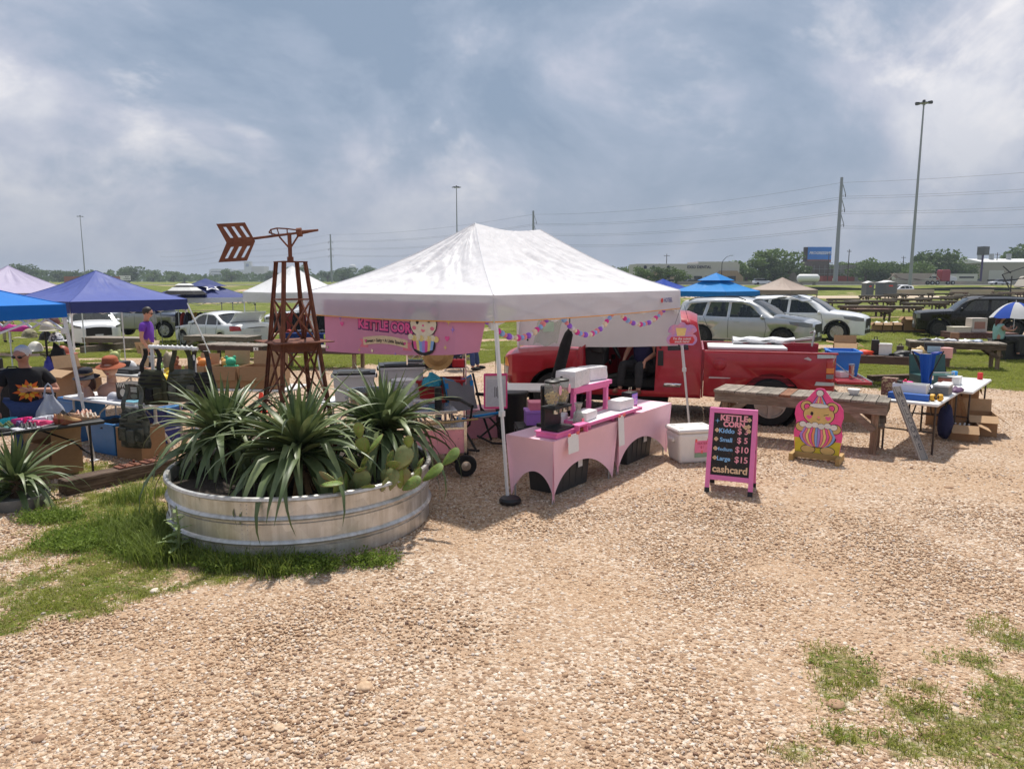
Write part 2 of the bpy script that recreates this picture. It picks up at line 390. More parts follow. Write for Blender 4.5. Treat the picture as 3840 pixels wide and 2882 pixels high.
put_stones(18,2.9,8,.024,.038,2)
for x,y,s in ((*(-0.86,3.91),.05),(*(-2.12,3.82),.03),(*(-2.45,3.43),.035),(*(-1.23,3.52),.04),(*(5.0,7.99),.05),(*(6.35,9.97),.12),(*(1.4,5.9),.035),(*(1.81,3.73),.05)):
 P_.append((x,y,s * .1));R_.append((0,0,x * 3));S_.append((s,s,s * .7));I_.append(int(x * 10) % 7)
scatter('gravel',P_,R_,S_,I_,stones,'tan and cream limestone gravel spread over the whole lot','gravel')
def blade_tuft(name,n,h,spread,w,mat,lean=.5,seed=0):
 r = random.Random(seed);b = B()
 for _ in range(n):
  a = r.uniform(0,6.28);d = spread * math.sqrt(r.random());x,y = d * math.cos(a),d * math.sin(a)
  hh = h * r.uniform(.45,1);l = lean * r.uniform(.2,1) * hh;a2 = r.uniform(0,6.28);dx,dy = math.cos(a2),math.sin(a2);ww = w * r.uniform(.6,1.2)
  px,py = -dy * ww / 2,dx * ww / 2
  m1 = (x + dx * l * .35,y + dy * l * .35,hh * .6);e = (x + dx * l,y + dy * l,hh * .95)
  b.add([(x - px,y - py,0),(x + px,y + py,0),(m1[0] + px * .8,m1[1] + py * .8,m1[2]),(m1[0] - px * .8,m1[1] - py * .8,m1[2]),e],[(0,1,2,3),(3,2,4)])
 return obj(name,b,mat)
def leaf_tuft(name,n,h,spread,w,mat,seed=0):
 r = random.Random(seed);b = B()
 for _ in range(n):
  a = r.uniform(0,6.28);d = spread * math.sqrt(r.random());c = Vector((d * math.cos(a),d * math.sin(a),h * r.uniform(.15,1)))
  m_ = Matrix.Translation(c) @ Euler((r.uniform(-.8,.8),r.uniform(-.8,.8),r.uniform(0,6.28))).to_matrix().to_4x4();ww = w * r.uniform(.6,1.2)
  b.add([(-ww,0,0),(0,ww * .45,ww * .1),(ww,0,0),(0,-ww * .45,ww * .1)],[(0,1,2,3)],m_)
 return obj(name,b,mat)
def leafy(name,c1,c2,tr=.35):
 m = cloth_mat(name,c1,tr,var=.25,sc=5,bump=0,rough=.6,col2=c2,thr=(.35,.7));t = m.node_tree;return m
mg1 = leafy('grass_blade',(.25,.29,.045),(.38,.39,.09),.5);mg2 = leafy('dry_blade',(.42,.37,.15),(.24,.27,.07),.5);mg3 = leafy('clover_leaf',(.14,.21,.03),(.22,.29,.055),.4)
tufts = [blade_tuft('tuft',26,.055,.08,.007,mg1,1.2,1),blade_tuft('tuft',22,.04,.08,.006,mg1,1.5,2),blade_tuft('tuft',20,.045,.08,.0055,mg2,1.4,3),leaf_tuft('clover',26,.05,.08,.014,mg3,4),blade_tuft('tall_tuft',22,.22,.09,.008,leafy('weed_blade',(.13,.19,.03),(.24,.28,.07),.4),.7,5)]
P_,R_,S_,I_ = [],[],[],[]
def put_grass(n,y0,y1,smin,smax,kinds,xr=.82,x0=None,x1=None):
 ys = np.sqrt(rng.uniform(y0 * y0,y1 * y1,n));xs = rng.uniform(-1,1,n) * xr * ys
 for x,y in zip(xs,ys):
  x,y = float(x),float(y)
  if x0 is not None and not x0 < x < x1: continue
  g_ = grass_amount(x,y)
  if g_ < .3 or rng.random() > g_: continue
  s = rng.uniform(smin,smax);k = kinds[int(rng.integers(0,len(kinds)))]
  if k == 3 and fb(x,y,1.5,8) < .02: k = 1
  P_.append((x,y,ground_z(x,y)));R_.append((0,0,rng.uniform(0,6.28)));S_.append((s,s,s * rng.uniform(.7,1.2)));I_.append(k)
put_grass(30000,3,10,.5,.95,(0,1,1,2,2,3))
put_grass(46000,13,26,.8,1.5,(0,1,0,2,0))
put_grass(26000,26,55,1.2,2.2,(0,1,0,2))
for (cx,cy,rad,n,kk) in ((-3.2,6.3,.5,120,4),(-2.85,5.95,.45,90,4),(-3.5,6.7,.5,40,4),(-3.1,6.1,.5,120,3),(-2.1,5.7,.4,30,4),(-3.7,6.5,.6,190,3),(-2.35,5.75,.3,170,3),(-1.75,5.68,.33,150,3),(-1.2,5.78,.22,60,3),(-4.6,6.9,.3,130,3),(-3.9,6.2,.4,160,3),(-3.0,6.1,.5,240,3),(-4.2,7.5,.45,14,4),(-3.55,7.6,.5,10,4)):
 for _ in range(n):
  a,d = rng.uniform(0,6.28),rad * math.sqrt(rng.random());x,y = cx + d * math.cos(a),cy + d * math.sin(a) * .6
  if math.hypot(x + 1.98,y - 7.05) < 1.26: continue
  s = rng.uniform(.6,1.25);P_.append((x,y,0));R_.append((0,0,rng.uniform(0,6.28)));S_.append((s,s,s * (1 if kk == 4 else 1.6)));I_.append(kk)
scatter('grass',P_,R_,S_,I_,tufts,'short green and dry grass growing in the field and in patches on the gravel','grass')
# ---------- shared materials ----------
white_paint = M('white_painted_steel',(.72,.73,.74),.35,var=.05,sc=12)
grey_steel = M('grey_steel_tube',(.42,.43,.44),.4,.6,var=.1,sc=10)
black_plastic = M('black_plastic',(.012,.012,.013),.45,var=.2,sc=9)
black_fabric = M('black_fabric',(.008,.008,.009),.85,var=.25,sc=9,bump=.3,bsc=14)
black_steel = M('black_steel',(.015,.015,.016),.4,.3,var=.15)
dark_bronze_steel = M('brown_steel_tube',(.045,.032,.026),.45,.3)
chrome = M('chrome',(.75,.75,.76),.12,1,var=.05)
steel = M('stainless_steel',(.55,.54,.52),.22,1,var=.12,sc=4,stretch=(1,1,8))
cardboard = M('cardboard',(.33,.19,.095),.85,var=.10,sc=5,stretch=(1,1,3),bump=.05)
cardboard_in = M('cardboard_inside',(.42,.27,.15),.9,var=.10,sc=6)
pink_cloth = cloth_mat('pink_spandex',(.92,.60,.70),.10,var=.04,sc=2,bump=.05,bsc=5,rough=.7)
pink_paint = M('pink_paint',(.80,.18,.42),.5,var=.06,sc=7)
pink_paint2 = M('sign_pink_paint',(.82,.20,.46),.5,var=.07,sc=6)
white_plastic = M('white_plastic',(.74,.74,.73),.45,var=.05)
white_paper = M('white_paper',(.78,.77,.76),.8,var=.06,sc=9)
milky = M('milky_plastic',(.62,.62,.63),.45,var=.05,sc=3)
tape = M('coral_tape',(.85,.16,.14),.6)
def canopy(name,label,org,rz,LX,LY,zb,zv,zp,ridge,top_m,val_m,leg_m,feet=None,group=None,sag=.12,wr=.02,nlegs=(0,1,2,3),trim=None,zf=0,seed=0,cap=None,truss=True,fine=0):
 t = thing(name,label,'canopy',org,rz,group)
 c = [(0,0),(LX,0),(LX,LY),(0,LY)];cx,cy = LX / 2,LY / 2
 q = [(cx - ridge / 2,cy),(cx + ridge / 2,cy),(cx + ridge / 2,cy),(cx - ridge / 2,cy)]
 for k in range(4):
  k2 = (k + 1) % 4;b = B()
  def fn(u,v,k=k,k2=k2):
   ex,ey = lerp(c[k][0],c[k2][0],u),lerp(c[k][1],c[k2][1],u);rx,ry = lerp(q[k][0],q[k2][0],u),lerp(q[k][1],q[k2][1],u)
   x,y = lerp(ex,rx,v),lerp(ey,ry,v);z = lerp(zv,zp,v) - sag * math.sin(PI * v) * (.55 + .45 * math.sin(PI * u))
   if ridge: z -= .06 * math.sin(PI * u) * v * (k % 2 == 0)
   w = noise.noise(Vector((u * 9 + seed,v * 3.5 + k * 5,seed))) + .6 * noise.noise(Vector((u * 21 + v * 6,v * 8 + k * 5,seed + 2)))
   if fine:
    q_ = noise.noise(Vector((u * 34 + v * 9,v * 11 + k * 5,7.3)));w2 = 1 - abs(q_) * 3.2;q_ = noise.noise(Vector((u * 13 - v * 22,v * 17 + k * 9,2.1)));w2 = max(w2,1 - abs(q_) * 4);z += fine * max(0,w2) * min(1,6 * v) * min(1,8 * u * (1 - u))
   return (x,y,z + wr * w * math.sin(PI * min(1,v * 1.02)) * math.sin(PI * u) * 1.2)
  b.grid(fn,110 if fine else 36,64 if fine else 22);rp_ = obj('roof_panel',b,top_m,t,smooth=80);b = B();b.tube([Vector(fn(0,v_ / 16)) + Vector((0,0,.002)) for v_ in range(17)],.007,5);obj('seam',b,top_m,rp_)
  b = B()
  def vf(u,v,k=k,k2=k2):
   x,y = lerp(c[k][0],c[k2][0],u),lerp(c[k][1],c[k2][1],u);nx,ny = (c[k2][1] - c[k][1]),-(c[k2][0] - c[k][0]);L = math.hypot(nx,ny)
   o = (.012 + .022 * noise.noise(Vector((u * 6,v * 3.3 + k * 4,seed + .5))) * math.sin(PI * u)) * (1.15 - v)
   return (x + nx / L * o,y + ny / L * o,lerp(zb - .02 * math.sin(PI * u),zv,v))
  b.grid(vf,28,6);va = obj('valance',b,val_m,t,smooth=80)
  if trim:
   b = B();b.grid(lambda u,v: tuple(Vector(vf(u,0)) + Vector((0,0,-.012 * (1 - v)))),28,1);obj('edge_trim',b,trim,va,solid=.003)
 if cap:
  b = B()
  for k in range(4):
   k2 = (k + 1) % 4;e = .42
   b.add([(cx,cy,zp + .10),(lerp(cx,c[k][0],e),lerp(cy,c[k][1],e),lerp(zp,zv,e) + .06),(lerp(cx,c[k2][0],e),lerp(cy,c[k2][1],e),lerp(zp,zv,e) + .06)],[(0,1,2)])
  obj('vent_cap',b,cap,t,solid=.01)
 for k in range(4):
  fx,fy = (feet[k] if feet and feet[k] else (c[k][0] * .985 + cx * .015,c[k][1] * .985 + cy * .015));tx,ty = c[k][0] * .98 + cx * .02,c[k][1] * .98 + cy * .02
  if k in nlegs:
   b = B();a,e = Vector((fx,fy,zf)),Vector((tx,ty,zv - .03));mid = a.lerp(e,.44)
   b.beam(mid,e,.034,.034,(1,0,0));b.beam(a,mid + (mid - a) * .05,.026,.026,(1,0,0));l = obj('leg',b,leg_m,t)
   b = B();b.box(a + Vector((0,0,.006)),(.09,.09,.012));obj('foot_plate',b,leg_m,l)
   b = B();b.box(mid,(.05,.05,.06));obj('joint',b,white_plastic if leg_m is white_paint else black_plastic,l);b = B();b.box(e + Vector((0,0,-.3)),(.052,.052,.07));obj('slider',b,white_plastic if leg_m is white_paint else black_plastic,l)
  if truss:                                  # scissor bars under each eave
   k2 = (k + 1) % 4;b = B();p0 = Vector((tx,ty,zv - .06));p1 = Vector((c[k2][0] * .98 + cx * .02,c[k2][1] * .98 + cy * .02,zv - .06));n = 4
   for i in range(n):
    s0,s1 = p0.lerp(p1,i / n),p0.lerp(p1,(i + 1) / n);d = Vector((0,0,.26))
    b.beam(s0 - d * (i % 2),s1 - d * ((i + 1) % 2),.018,.022);b.beam(s0 - d * ((i + 1) % 2),s1 - d * (i % 2),.018,.022)
   obj('truss_bar',b,leg_m,t)
 return t
A53 = math.atan2(.804,.595)
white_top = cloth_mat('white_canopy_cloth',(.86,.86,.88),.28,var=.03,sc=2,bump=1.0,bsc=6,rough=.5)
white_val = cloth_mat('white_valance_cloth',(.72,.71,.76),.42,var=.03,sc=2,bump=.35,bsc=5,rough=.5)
for _m,_f in ((white_val,.16),):
 _t = _m.node_tree;_o = _t.nodes['Material Output'];_s = _o.inputs[0].links[0].from_socket;_x = _t.nodes.new('ShaderNodeMixShader');_x.inputs[0].default_value = _f;_p = _t.nodes.new('ShaderNodeBsdfTransparent');_t.links.new(_s,_x.inputs[1]);_t.links.new(_p.outputs[0],_x.inputs[2]);_t.links.new(_x.outputs[0],_o.inputs[0])
orange_trim = M('orange_binding',(.75,.33,.05),.6)
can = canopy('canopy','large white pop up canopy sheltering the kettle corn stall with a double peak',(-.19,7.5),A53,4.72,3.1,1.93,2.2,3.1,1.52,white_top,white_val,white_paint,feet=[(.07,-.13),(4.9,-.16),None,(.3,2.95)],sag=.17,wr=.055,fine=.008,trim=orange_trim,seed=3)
b = B();b.lathe([(.0,0),(.115,0),(.12,.03),(.10,.055),(.03,.06)],20);w8 = obj('leg_weight',b,black_plastic,loc=(-.02,7.42,.012));tag(w8,'black round weight on the front leg of the white kettle corn canopy','weight')
def P53(x,y,z=0):
 return Vector((-.19 + .595 * x - .804 * y,7.5 + .804 * x + .595 * y,z))
red_logo = M('canopy_logo_ink',(.10,.11,.30),.6);logo_r = M('canopy_logo_red',(.6,.05,.05),.6)
mwl = plane_mw((4.22,-.03,2.06),(1,0,0),(0,0,1));lettering('HOTEEL',.085,red_logo,can,mwl,bold=.003,name='brand_print')
b = B();b.lathe([(.036,0),(.036,.004)],16,mat=plane_mw((4.0,-.03,2.06),(1,0,0),(0,0,1)));b2 = obj('brand_mark',b,logo_r,can)
# ---------- pink banner on the left side ----------
ban_pink = cloth_mat('pink_banner_vinyl',(.80,.36,.52),.25,var=.03,sc=2,bump=.08,bsc=3,rough=.55)
hot = M('banner_hot_pink',(.85,.10,.33),.5);deep = M('banner_purple',(.10,.015,.12),.5);cream = M('banner_cream',(.80,.60,.38),.5);ink = M('print_ink',(.02,.015,.02),.5);rose = M('banner_rose',(.85,.20,.28),.5);lav = M('print_lavender',(.40,.25,.70),.5);sky_b = M('print_blue',(.25,.42,.75),.5);sun_y = M('print_yellow',(.85,.62,.22),.5);fur_c = M('print_cream_fur',(.85,.72,.55),.5)
bt = thing('banner','pink kettle corn banner hanging under the left edge of the white canopy','banner',tuple(P53(.06,2.74)),A53 - PI / 2)     # local x runs from the left end towards the front leg
BW,BZ0,BZ1 = 2.66,1.46,2.12
def bw(x,z):                                      # gentle belly of the hanging vinyl
 return -.03 + .025 * math.sin(x * 2.1) * (2.1 - z) + (.0 if x < 2.2 else (x - 2.2) * .25 * (2.1 - z))
b = B();b.grid(lambda u,v: ((lambda x,z: (x - .18 * max(0,u - .82) / .18 * (1 - v),bw(x,z),z))(u * BW,lerp(BZ0 + .13 * u * u,BZ1,v))),40,10);obj('sheet',b,ban_pink,bt,solid=.002)
def on_banner(s,size,mt,x,z,off,bold=0,tilt=0,arc=0,name='lettering',**k):
 me_w = lambda co: Vector((co.x,co.y + arc * (co.x * co.x) * -1,0))
 o = lettering(s,size,mt,bt,Matrix.Translation((x,0,z)) @ Matrix.Rotation(PI / 2,4,'X') @ Matrix.Rotation(tilt,4,'Z'),bold,name,warp=me_w,**k)
 for v in o.data.vertices: v.co.y = bw(v.co.x,v.co.z) - off
 return o
on_banner('KETTLE CORN',.155,deep,1.13,1.81,.004,.019,R(-2));on_banner('KETTLE CORN',.155,hot,1.13,1.815,.007,.007,R(-2))
def on_shape(poly,mt,off,name,par=bt):
 b = B();b.add([(x,bw(x,z) - off,z) for x,z in poly],[tuple(range(len(poly)))]);return obj(name,b,mt,par)
def disc(x,z,rx,rz_,n=18,a0=0,a1=2 * PI,rot=0):
 return [(x + rx * math.cos(a0 + (a1 - a0) * i / n) * math.cos(rot) - rz_ * math.sin(a0 + (a1 - a0) * i / n) * math.sin(rot),z + rx * math.cos(a0 + (a1 - a0) * i / n) * math.sin(rot) + rz_ * math.sin(a0 + (a1 - a0) * i / n) * math.cos(rot)) for i in range(n)]
rib = [(.70 + i * .076,1.67 + .035 * math.sin(PI * i / 10)) for i in range(11)] + [(1.46 - i * .076,1.575 + .035 * math.sin(PI * (10 - i) / 10)) for i in range(11)]
on_shape([(.63,1.65),(.78,1.64),(.78,1.55),(.63,1.55),(.67,1.60)],rose,.003,'ribbon_tail');on_shape([(1.53,1.65),(1.38,1.64),(1.38,1.55),(1.53,1.55),(1.49,1.60)],rose,.003,'ribbon_tail');on_shape(rib,cream,.005,'ribbon')
on_banner('Sweet \u2022 Salty \u2022 A Little Sparkle',.053,ink,1.08,1.647,.008,.0014,arc=.2)
def heart(x,z,s): return [(x + s * .0625 * 16 * math.sin(a) ** 3,z + s * .0625 * (13 * math.cos(a) - 5 * math.cos(2 * a) - 2 * math.cos(3 * a) - math.cos(4 * a))) for a in [2 * PI * i / 24 for i in range(24)]]
def spark(x,z,s): return [(x + (s if i % 2 == 0 else s * .3) * math.sin(PI * i / 4),z + (s if i % 2 == 0 else s * .3) * 1.25 * math.cos(PI * i / 4)) for i in range(8)]
for x,z,s in ((.745,1.63,.022),(1.415,1.63,.022),(.33,1.82,.035),(2.08,1.72,.035)): on_shape(heart(x,z,s),hot,.008,'printed_heart')
for x,z,s,mt in ((.30,1.90,.04,lav),(2.16,1.82,.035,lav),(2.1,1.9,.035,sun_y),(2.05,1.62,.03,sun_y),(.62,1.51,.025,sun_y),(.42,1.93,.03,sun_y),(1.25,1.5,.02,lav)): on_shape(spark(x,z,s),mt,.006,'printed_sparkle')
pb = (1.72,1.87)
on_shape(disc(pb[0] - .17,pb[1] + .14,.085,.085),ink,.009,'printed_ear');on_shape(disc(pb[0] + .17,pb[1] + .14,.085,.085),ink,.009,'printed_ear');on_shape(disc(pb[0] - .17,pb[1] + .14,.06,.06),hot,.010,'printed_ear');on_shape(disc(pb[0] + .17,pb[1] + .14,.06,.06),hot,.010,'printed_ear')
on_shape(disc(pb[0],pb[1],.215,.165),ink,.011,'printed_head');on_shape(disc(pb[0],pb[1],.203,.153),fur_c,.012,'printed_head')
on_shape(disc(pb[0],pb[1] - .235,.19,.125),ink,.010,'printed_belly')
for i in range(7):
 x0 = pb[0] - .175 + i * .05;on_shape([(x0,pb[1] - .16),(x0 + .05,pb[1] - .16),(x0 + .05 - .01 * (i - 3),pb[1] - .33 + .012 * abs(i - 2.5)),(x0 - .01 * (i - 3),pb[1] - .33 + .012 * abs(i - 3.5))],(hot,sun_y,sky_b,lav)[i % 4],.013,'printed_stripe')
for i in range(8): on_shape(disc(pb[0] - .2 + i * .057,pb[1] - .155 - .012 * (i % 2),.042,.035),sun_y if i % 2 else fur_c,.014,'printed_popcorn')
for s in (-1,1): on_shape(disc(pb[0] + s * .09,pb[1] + .02,.022,.03 if s < 0 else .006),ink,.014,'printed_eye');on_shape(disc(pb[0] + s * .14,pb[1] - .05,.032,.022),rose,.014,'printed_cheek')
on_shape(disc(pb[0],pb[1] - .06,.035,.035,12,PI,2 * PI),rose,.014,'printed_mouth');on_shape(disc(pb[0],pb[1] - .02,.016,.011),hot,.014,'printed_nose')
for x in (.04,.85,1.7,2.36):
 b = B();b.lathe([(.012,0),(.02,0),(.02,.004),(.012,.004)],12,mat=plane_mw((x,bw(x,1.51) - .004,1.515),(1,0,0),(0,0,1)));obj('grommet',b,steel,bt)
# ---------- white sheet at the back ----------
wt = thing('backdrop_sheet','plain white vinyl sheet hanging at the back of the kettle corn stall','banner',tuple(P53(4.7,0)),A53 + PI / 2)
b = B();b.grid(lambda u,v: (u * 3.15,.03 * math.sin(u * 5) * (1 - v),lerp(1.24 + .1 * (1 - u) ** 2 - .06 * u,2.08,v)),30,8);obj('sheet',b,cloth_mat('white_vinyl_back',(.74,.72,.74),.3,var=.03,sc=2,bump=.1,bsc=3,rough=.6),wt,solid=.002)
for u in (.3,1.6,2.9):
 b = B();b.lathe([(.012,0),(.02,0),(.02,.004),(.012,.004)],10,mat=plane_mw((u,-.01,1.29),(1,0,0),(0,0,1)));obj('grommet',b,black_plastic,wt)
# ---------- garlands ----------
gcol = [M('felt_purple',(.33,.13,.70),.9,bump=.3),M('felt_coral',(.85,.30,.32),.9,bump=.3),M('felt_blue',(.30,.50,.85),.9,bump=.3),M('felt_magenta',(.75,.06,.33),.9,bump=.3),M('felt_cream',(.80,.66,.50),.9,bump=.3),M('felt_white',(.72,.68,.72),.9,bump=.3)]
bb = B();bb.ball((0,0,0),.033,10,7);ballm = []
for g_ in gcol: me = bb.mesh('felt_ball');me.shade_smooth();me.materials.append(g_);ballm.append(me)
def garland(x0,x1,z0,z1,drop,n,lab,o=0):
 t = thing('garland',lab,'garland',tuple(P53((x0 + x1) / 2,.12,1.9)),A53,'felt ball garlands under the canopy edge');pts = []
 for i in range(n):
  u = i / (n - 1);x = lerp(x0,x1,u) - (x0 + x1) / 2;z = lerp(z0,z1,u) - 4 * drop * u * (1 - u) - 1.9;pts.append((x,0,z))
  c = obj('felt_ball',ballm[(i * 5 + o) % 6],None,t);c.location = (x,.006 * math.sin(i * 3),z);c.scale = (1 + .15 * math.sin(i * 2.3 + o),) * 3
 b = B();b.tube(pts,.003,5);obj('string',b,white_paper,t)
garland(.05,1.22,1.92,1.93,.21,20,'felt ball garland nearest the front leg of the white canopy')
garland(1.55,2.75,1.88,1.9,.23,20,'middle felt ball garland of the three under the white canopy',2)
garland(3.05,4.55,1.86,1.99,.20,19,'felt ball garland at the far right end of the white canopy',4)
# ---------- spandex covered tables ----------
def spandex_table(name,label,org,L,Wd,h):
 t = thing(name,label,'table',org,A53,'pink stall tables');b = B();nu = 26
 def edge(p0,p1,u): return lerp(p0[0],p1[0],u),lerp(p0[1],p1[1],u)
 c = [(0,0),(L,0),(L,Wd),(0,Wd)];ctr = (L / 2,Wd / 2)
 b.grid(lambda u,v: (u * L,v * Wd,h),8,4)
 for k in range(4):
  k2 = (k + 1) % 4;ln = L if k % 2 == 0 else Wd;n = (c[k2][1] - c[k][1],-(c[k2][0] - c[k][0]));nl = math.hypot(*n)
  def fn(u,v,k=k,k2=k2,n=n,nl=nl,ln=ln):
   x,y = edge(c[k],c[k2],u);s = 4 * u * (1 - u)
   zl = .015 + (.34 if ln > 1 else .30) * s ** .8                     # arched hem
   z = lerp(zl,h,v);q = (1 - z / h)
   inn = .07 * math.sin(PI * min(1,q)) * s ** .5 + .02 * q            # pulled in between the feet
   pin = .055 * q * (1 - s) ** 2 * (1 if q < .6 else max(0,1 - (q - .6) * 1.6))
   x += -n[0] / nl * (inn);y += -n[1] / nl * (inn)
   x += (ctr[0] - x) / L * .10 * q;y += (ctr[1] - y) / Wd * .05 * q
   return (x,y,z)
  b.grid(fn,nu,16)
 obj('stretch_cover',b,pink_cloth,t,smooth=50)
 for k in range(4):
  x,y = c[k][0] + (.09 if k in (0,3) else -.09),c[k][1] + (.065 if k < 2 else -.065);b = B();b.cyl((x,y,0),(x,y,h - .05),.010);obj('leg',b,grey_steel,t)
 b = B();b.box((L / 2,Wd / 2,h - .03),(L - .06,Wd - .06,.04));obj('table_top',b,white_plastic,t)
 return t
T1 = spandex_table('stall_table','pink spandex covered table nearest the front leg of the canopy',(.43,7.29),1.40,.62,.70)
T2 = spandex_table('stall_table','pink spandex covered table nearest the red pickup beside the cooler',(1.275,8.43),1.50,.62,.71)
def Q53(x,y,z=0): return Vector((.43 + .595 * x - .804 * y,7.29 + .804 * x + .595 * y,z))   # along the two tables
def tote(name,label,loc,rz,sx,sy,h,m_b,m_l,cat='storage bin',lid=True,ribs=4,group=None,taper=.9):
 t = thing(name,label,cat,loc,rz,group);b = B()
 w0,w1 = taper,1
 def ring(z,k,ins=0): return [((-sx / 2 + ins) * k,(-sy / 2 + ins) * k,z),((sx / 2 - ins) * k,(-sy / 2 + ins) * k,z),((sx / 2 - ins) * k,(sy / 2 - ins) * k,z),((-sx / 2 + ins) * k,(sy / 2 - ins) * k,z)]
 rs = [ring(0,w0),ring(h,w1),ring(h,w1,.012),ring(.015,w0,.012)];vs = sum(rs,[])
 fs = [(3,2,1,0)] + [(r * 4 + i,r * 4 + (i + 1) % 4,(r + 1) * 4 + (i + 1) % 4,(r + 1) * 4 + i) for r in range(3) for i in range(4)] + [(12,13,14,15)]
 b.add(vs,fs);body = obj('body',b,m_b,t,bevel=.012)
 b = B()
 for s in (-1,1): b.box((0,s * (sy / 2 + .008),h - .02),(sx + .04,.03,.035));b.box((s * (sx / 2 + .008),0,h - .02),(.03,sy + .01,.034))
 obj('rim',b,m_b,t,bevel=.006)
 if ribs:
  for i in range(ribs):
   x = sx * .8 * ((i + .5) / ribs - .5)
   for s in (-1,1): b = B();b.beam((x * w0,s * sy / 2 * w0 - s * .001,.04),(x,s * (sy / 2 - .001),h - .06),.02,.012,(0,1,0));obj('rib',b,m_b,body)
 if lid:
  b = B();b.box((0,0,h + .015),(sx + .03,sy + .03,.03));b.box((0,0,h + .035),(sx * .8,sy * .75,.015));obj('lid',b,m_l,t,bevel=.008)
 for s in (-1,1):
  b = B();b.box((s * (sx / 2 + .025),0,h - .035),(.03,sy * .3,.05));obj('handle',b,m_l,t,bevel=.006)
 return t
char = M('charcoal_plastic',(.035,.037,.038),.5,var=.15)
for q,(x,y,lab) in enumerate(((.72,.27,'black lidded storage bin under the nearer pink table'),(2.35,.25,'black lidded storage bin under the farther pink table'))):
 t = tote('storage_bin',lab,tuple(Q53(x,y + .12)),A53,.72,.40,.38,char,black_plastic,group='black bins under the pink tables')
 b = B();b.box((.12,-.212,.29),(.09,.004,.11));obj('paper_label',b,white_paper,t)
# ---------- things on the tables ----------
t = thing('serving_board','low pink serving board standing across both pink tables','tray',tuple(Q53(1.36,.16,.705)),A53)
b = B();b.box((0,0,.06),(1.30,.30,.022));obj('deck',b,M('board_white',(.80,.74,.75),.5),t)
b = B();b.box((0,-.157,.062),(1.32,.016,.034));b.box((0,.157,.062),(1.32,.016,.034));b.box((-.658,0,.062),(.016,.30,.034));b.box((.658,0,.062),(.016,.30,.034));obj('edge_strip',b,pink_paint,t)
for x in (-.55,0,.55): b = B();b.box((x,0,.024),(.05,.24,.048));obj('foot',b,pink_paint,t)
t = thing('shelf_riser','tall pink wooden riser shelf holding two wrapped bag bundles','shelf',tuple(Q53(1.28,.44,.705)),A53)
b = B();b.box((0,0,.42),(.86,.30,.024));obj('shelf_board',b,M('shelf_white_pink',(.82,.66,.72),.5),t);
b = B();b.box((0,-.16,.41),(.90,.02,.05));b.box((0,.16,.41),(.90,.02,.05));b.box((-.44,0,.41),(.02,.30,.05));b.box((.44,0,.41),(.02,.30,.05));b.box((0,-.13,.37),(.84,.03,.04));obj('apron',b,pink_paint,t,bevel=.003)
for x in (-.38,.38):
 for y in (-.12,.12): b = B();b.beam((x,y,0),(x,y,.39),.05,.05,(1,0,0));obj('leg',b,pink_paint,t,bevel=.003)
def bundle(name,label,loc,rz,d,mt,group,seed):
 b = B();n = 14
 def shell(dirx):
  return dirx
 bm = bmesh.new();bmesh.ops.create_cube(bm,size=1);bmesh.ops.subdivide_edges(bm,edges=bm.edges,cuts=7,use_grid_fill=True)
 for v in bm.verts:
  c = v.co.copy();k = noise.noise(c * 3.1 + Vector((seed,0,0))) * .05 + noise.noise(c * 8 + Vector((0,seed,0))) * .025
  r = Vector((max(abs(c.x) - .38,0),max(abs(c.y) - .36,0),max(abs(c.z) - .36,0))).length
  f = 1 - max(0,r - .13) * .5 + k
  v.co = Vector((c.x * d[0] * f,c.y * d[1] * f,(c.z * f + .5) * d[2]))
 me = bpy.data.meshes.new(name);bm.to_mesh(me);bm.free();me.shade_smooth();me.set_sharp_from_angle(angle=R(32));me.materials.append(mt)
 o = bpy.data.objects.new(name,me);COL.objects.link(o);o.location = loc;o.rotation_euler = (0,0,rz);return tag(o,label,'bag bundle',group)
wrap = M('white_film_wrap',(.76,.75,.76),.28,var=.05,sc=6,bump=.5,bsc=16)
paperb = M('white_bag_paper',(.78,.76,.74),.7,var=.05,bump=.25,bsc=14)
bundle('bag_bundle','larger film wrapped bundle of white bags at the left end of the riser shelf',Q53(1.0,.39,1.14),A53 + .14,(.44,.25,.19),wrap,'bag bundles',1)
bundle('bag_bundle','film wrapped bundle of white bags at the right end of the riser shelf',Q53(1.58,.47,1.14),A53 - .16,(.33,.22,.165),wrap,'bag bundles',4)
bundle('bag_bundle','small paper wrapped bundle on the near end of the pink serving board',Q53(.92,.17,.777),A53 + .1,(.30,.17,.10),paperb,'bag bundles',7)
bundle('bag_bundle','small paper wrapped bundle on the far end of the pink serving board',Q53(1.78,.17,.777),A53 - .05,(.34,.18,.12),paperb,'bag bundles',9)
bundle('bag_bundle','half hidden paper bundle behind the popcorn dispenser',Q53(.72,.42,.70),A53 + .3,(.28,.18,.14),paperb,'bag bundles',12)
t = thing('popcorn_dispenser','twin clear popcorn dispenser with black stand on a pink block','dispenser',tuple(Q53(.30,.16,.70)),A53)
b = B();b.box((0,0,.03),(.40,.26,.055));b.box((0,0,.062),(.43,.29,.014));obj('block',b,pink_paint,t,bevel=.004)
b = B();b.box((0,-.02,.085),(.34,.22,.03));b.box((0,.07,.20),(.32,.05,.25));b.box((0,.0,.315),(.34,.18,.03));obj('stand',b,black_plastic,t,bevel=.006)
clear = glass_mat('clear_plastic',(.55,.52,.48),.05,.72)
popc = M('popcorn',(.75,.50,.20),.8,var=.3,sc=20,bump=.6,bsc=30)
r_ = random.Random(4)
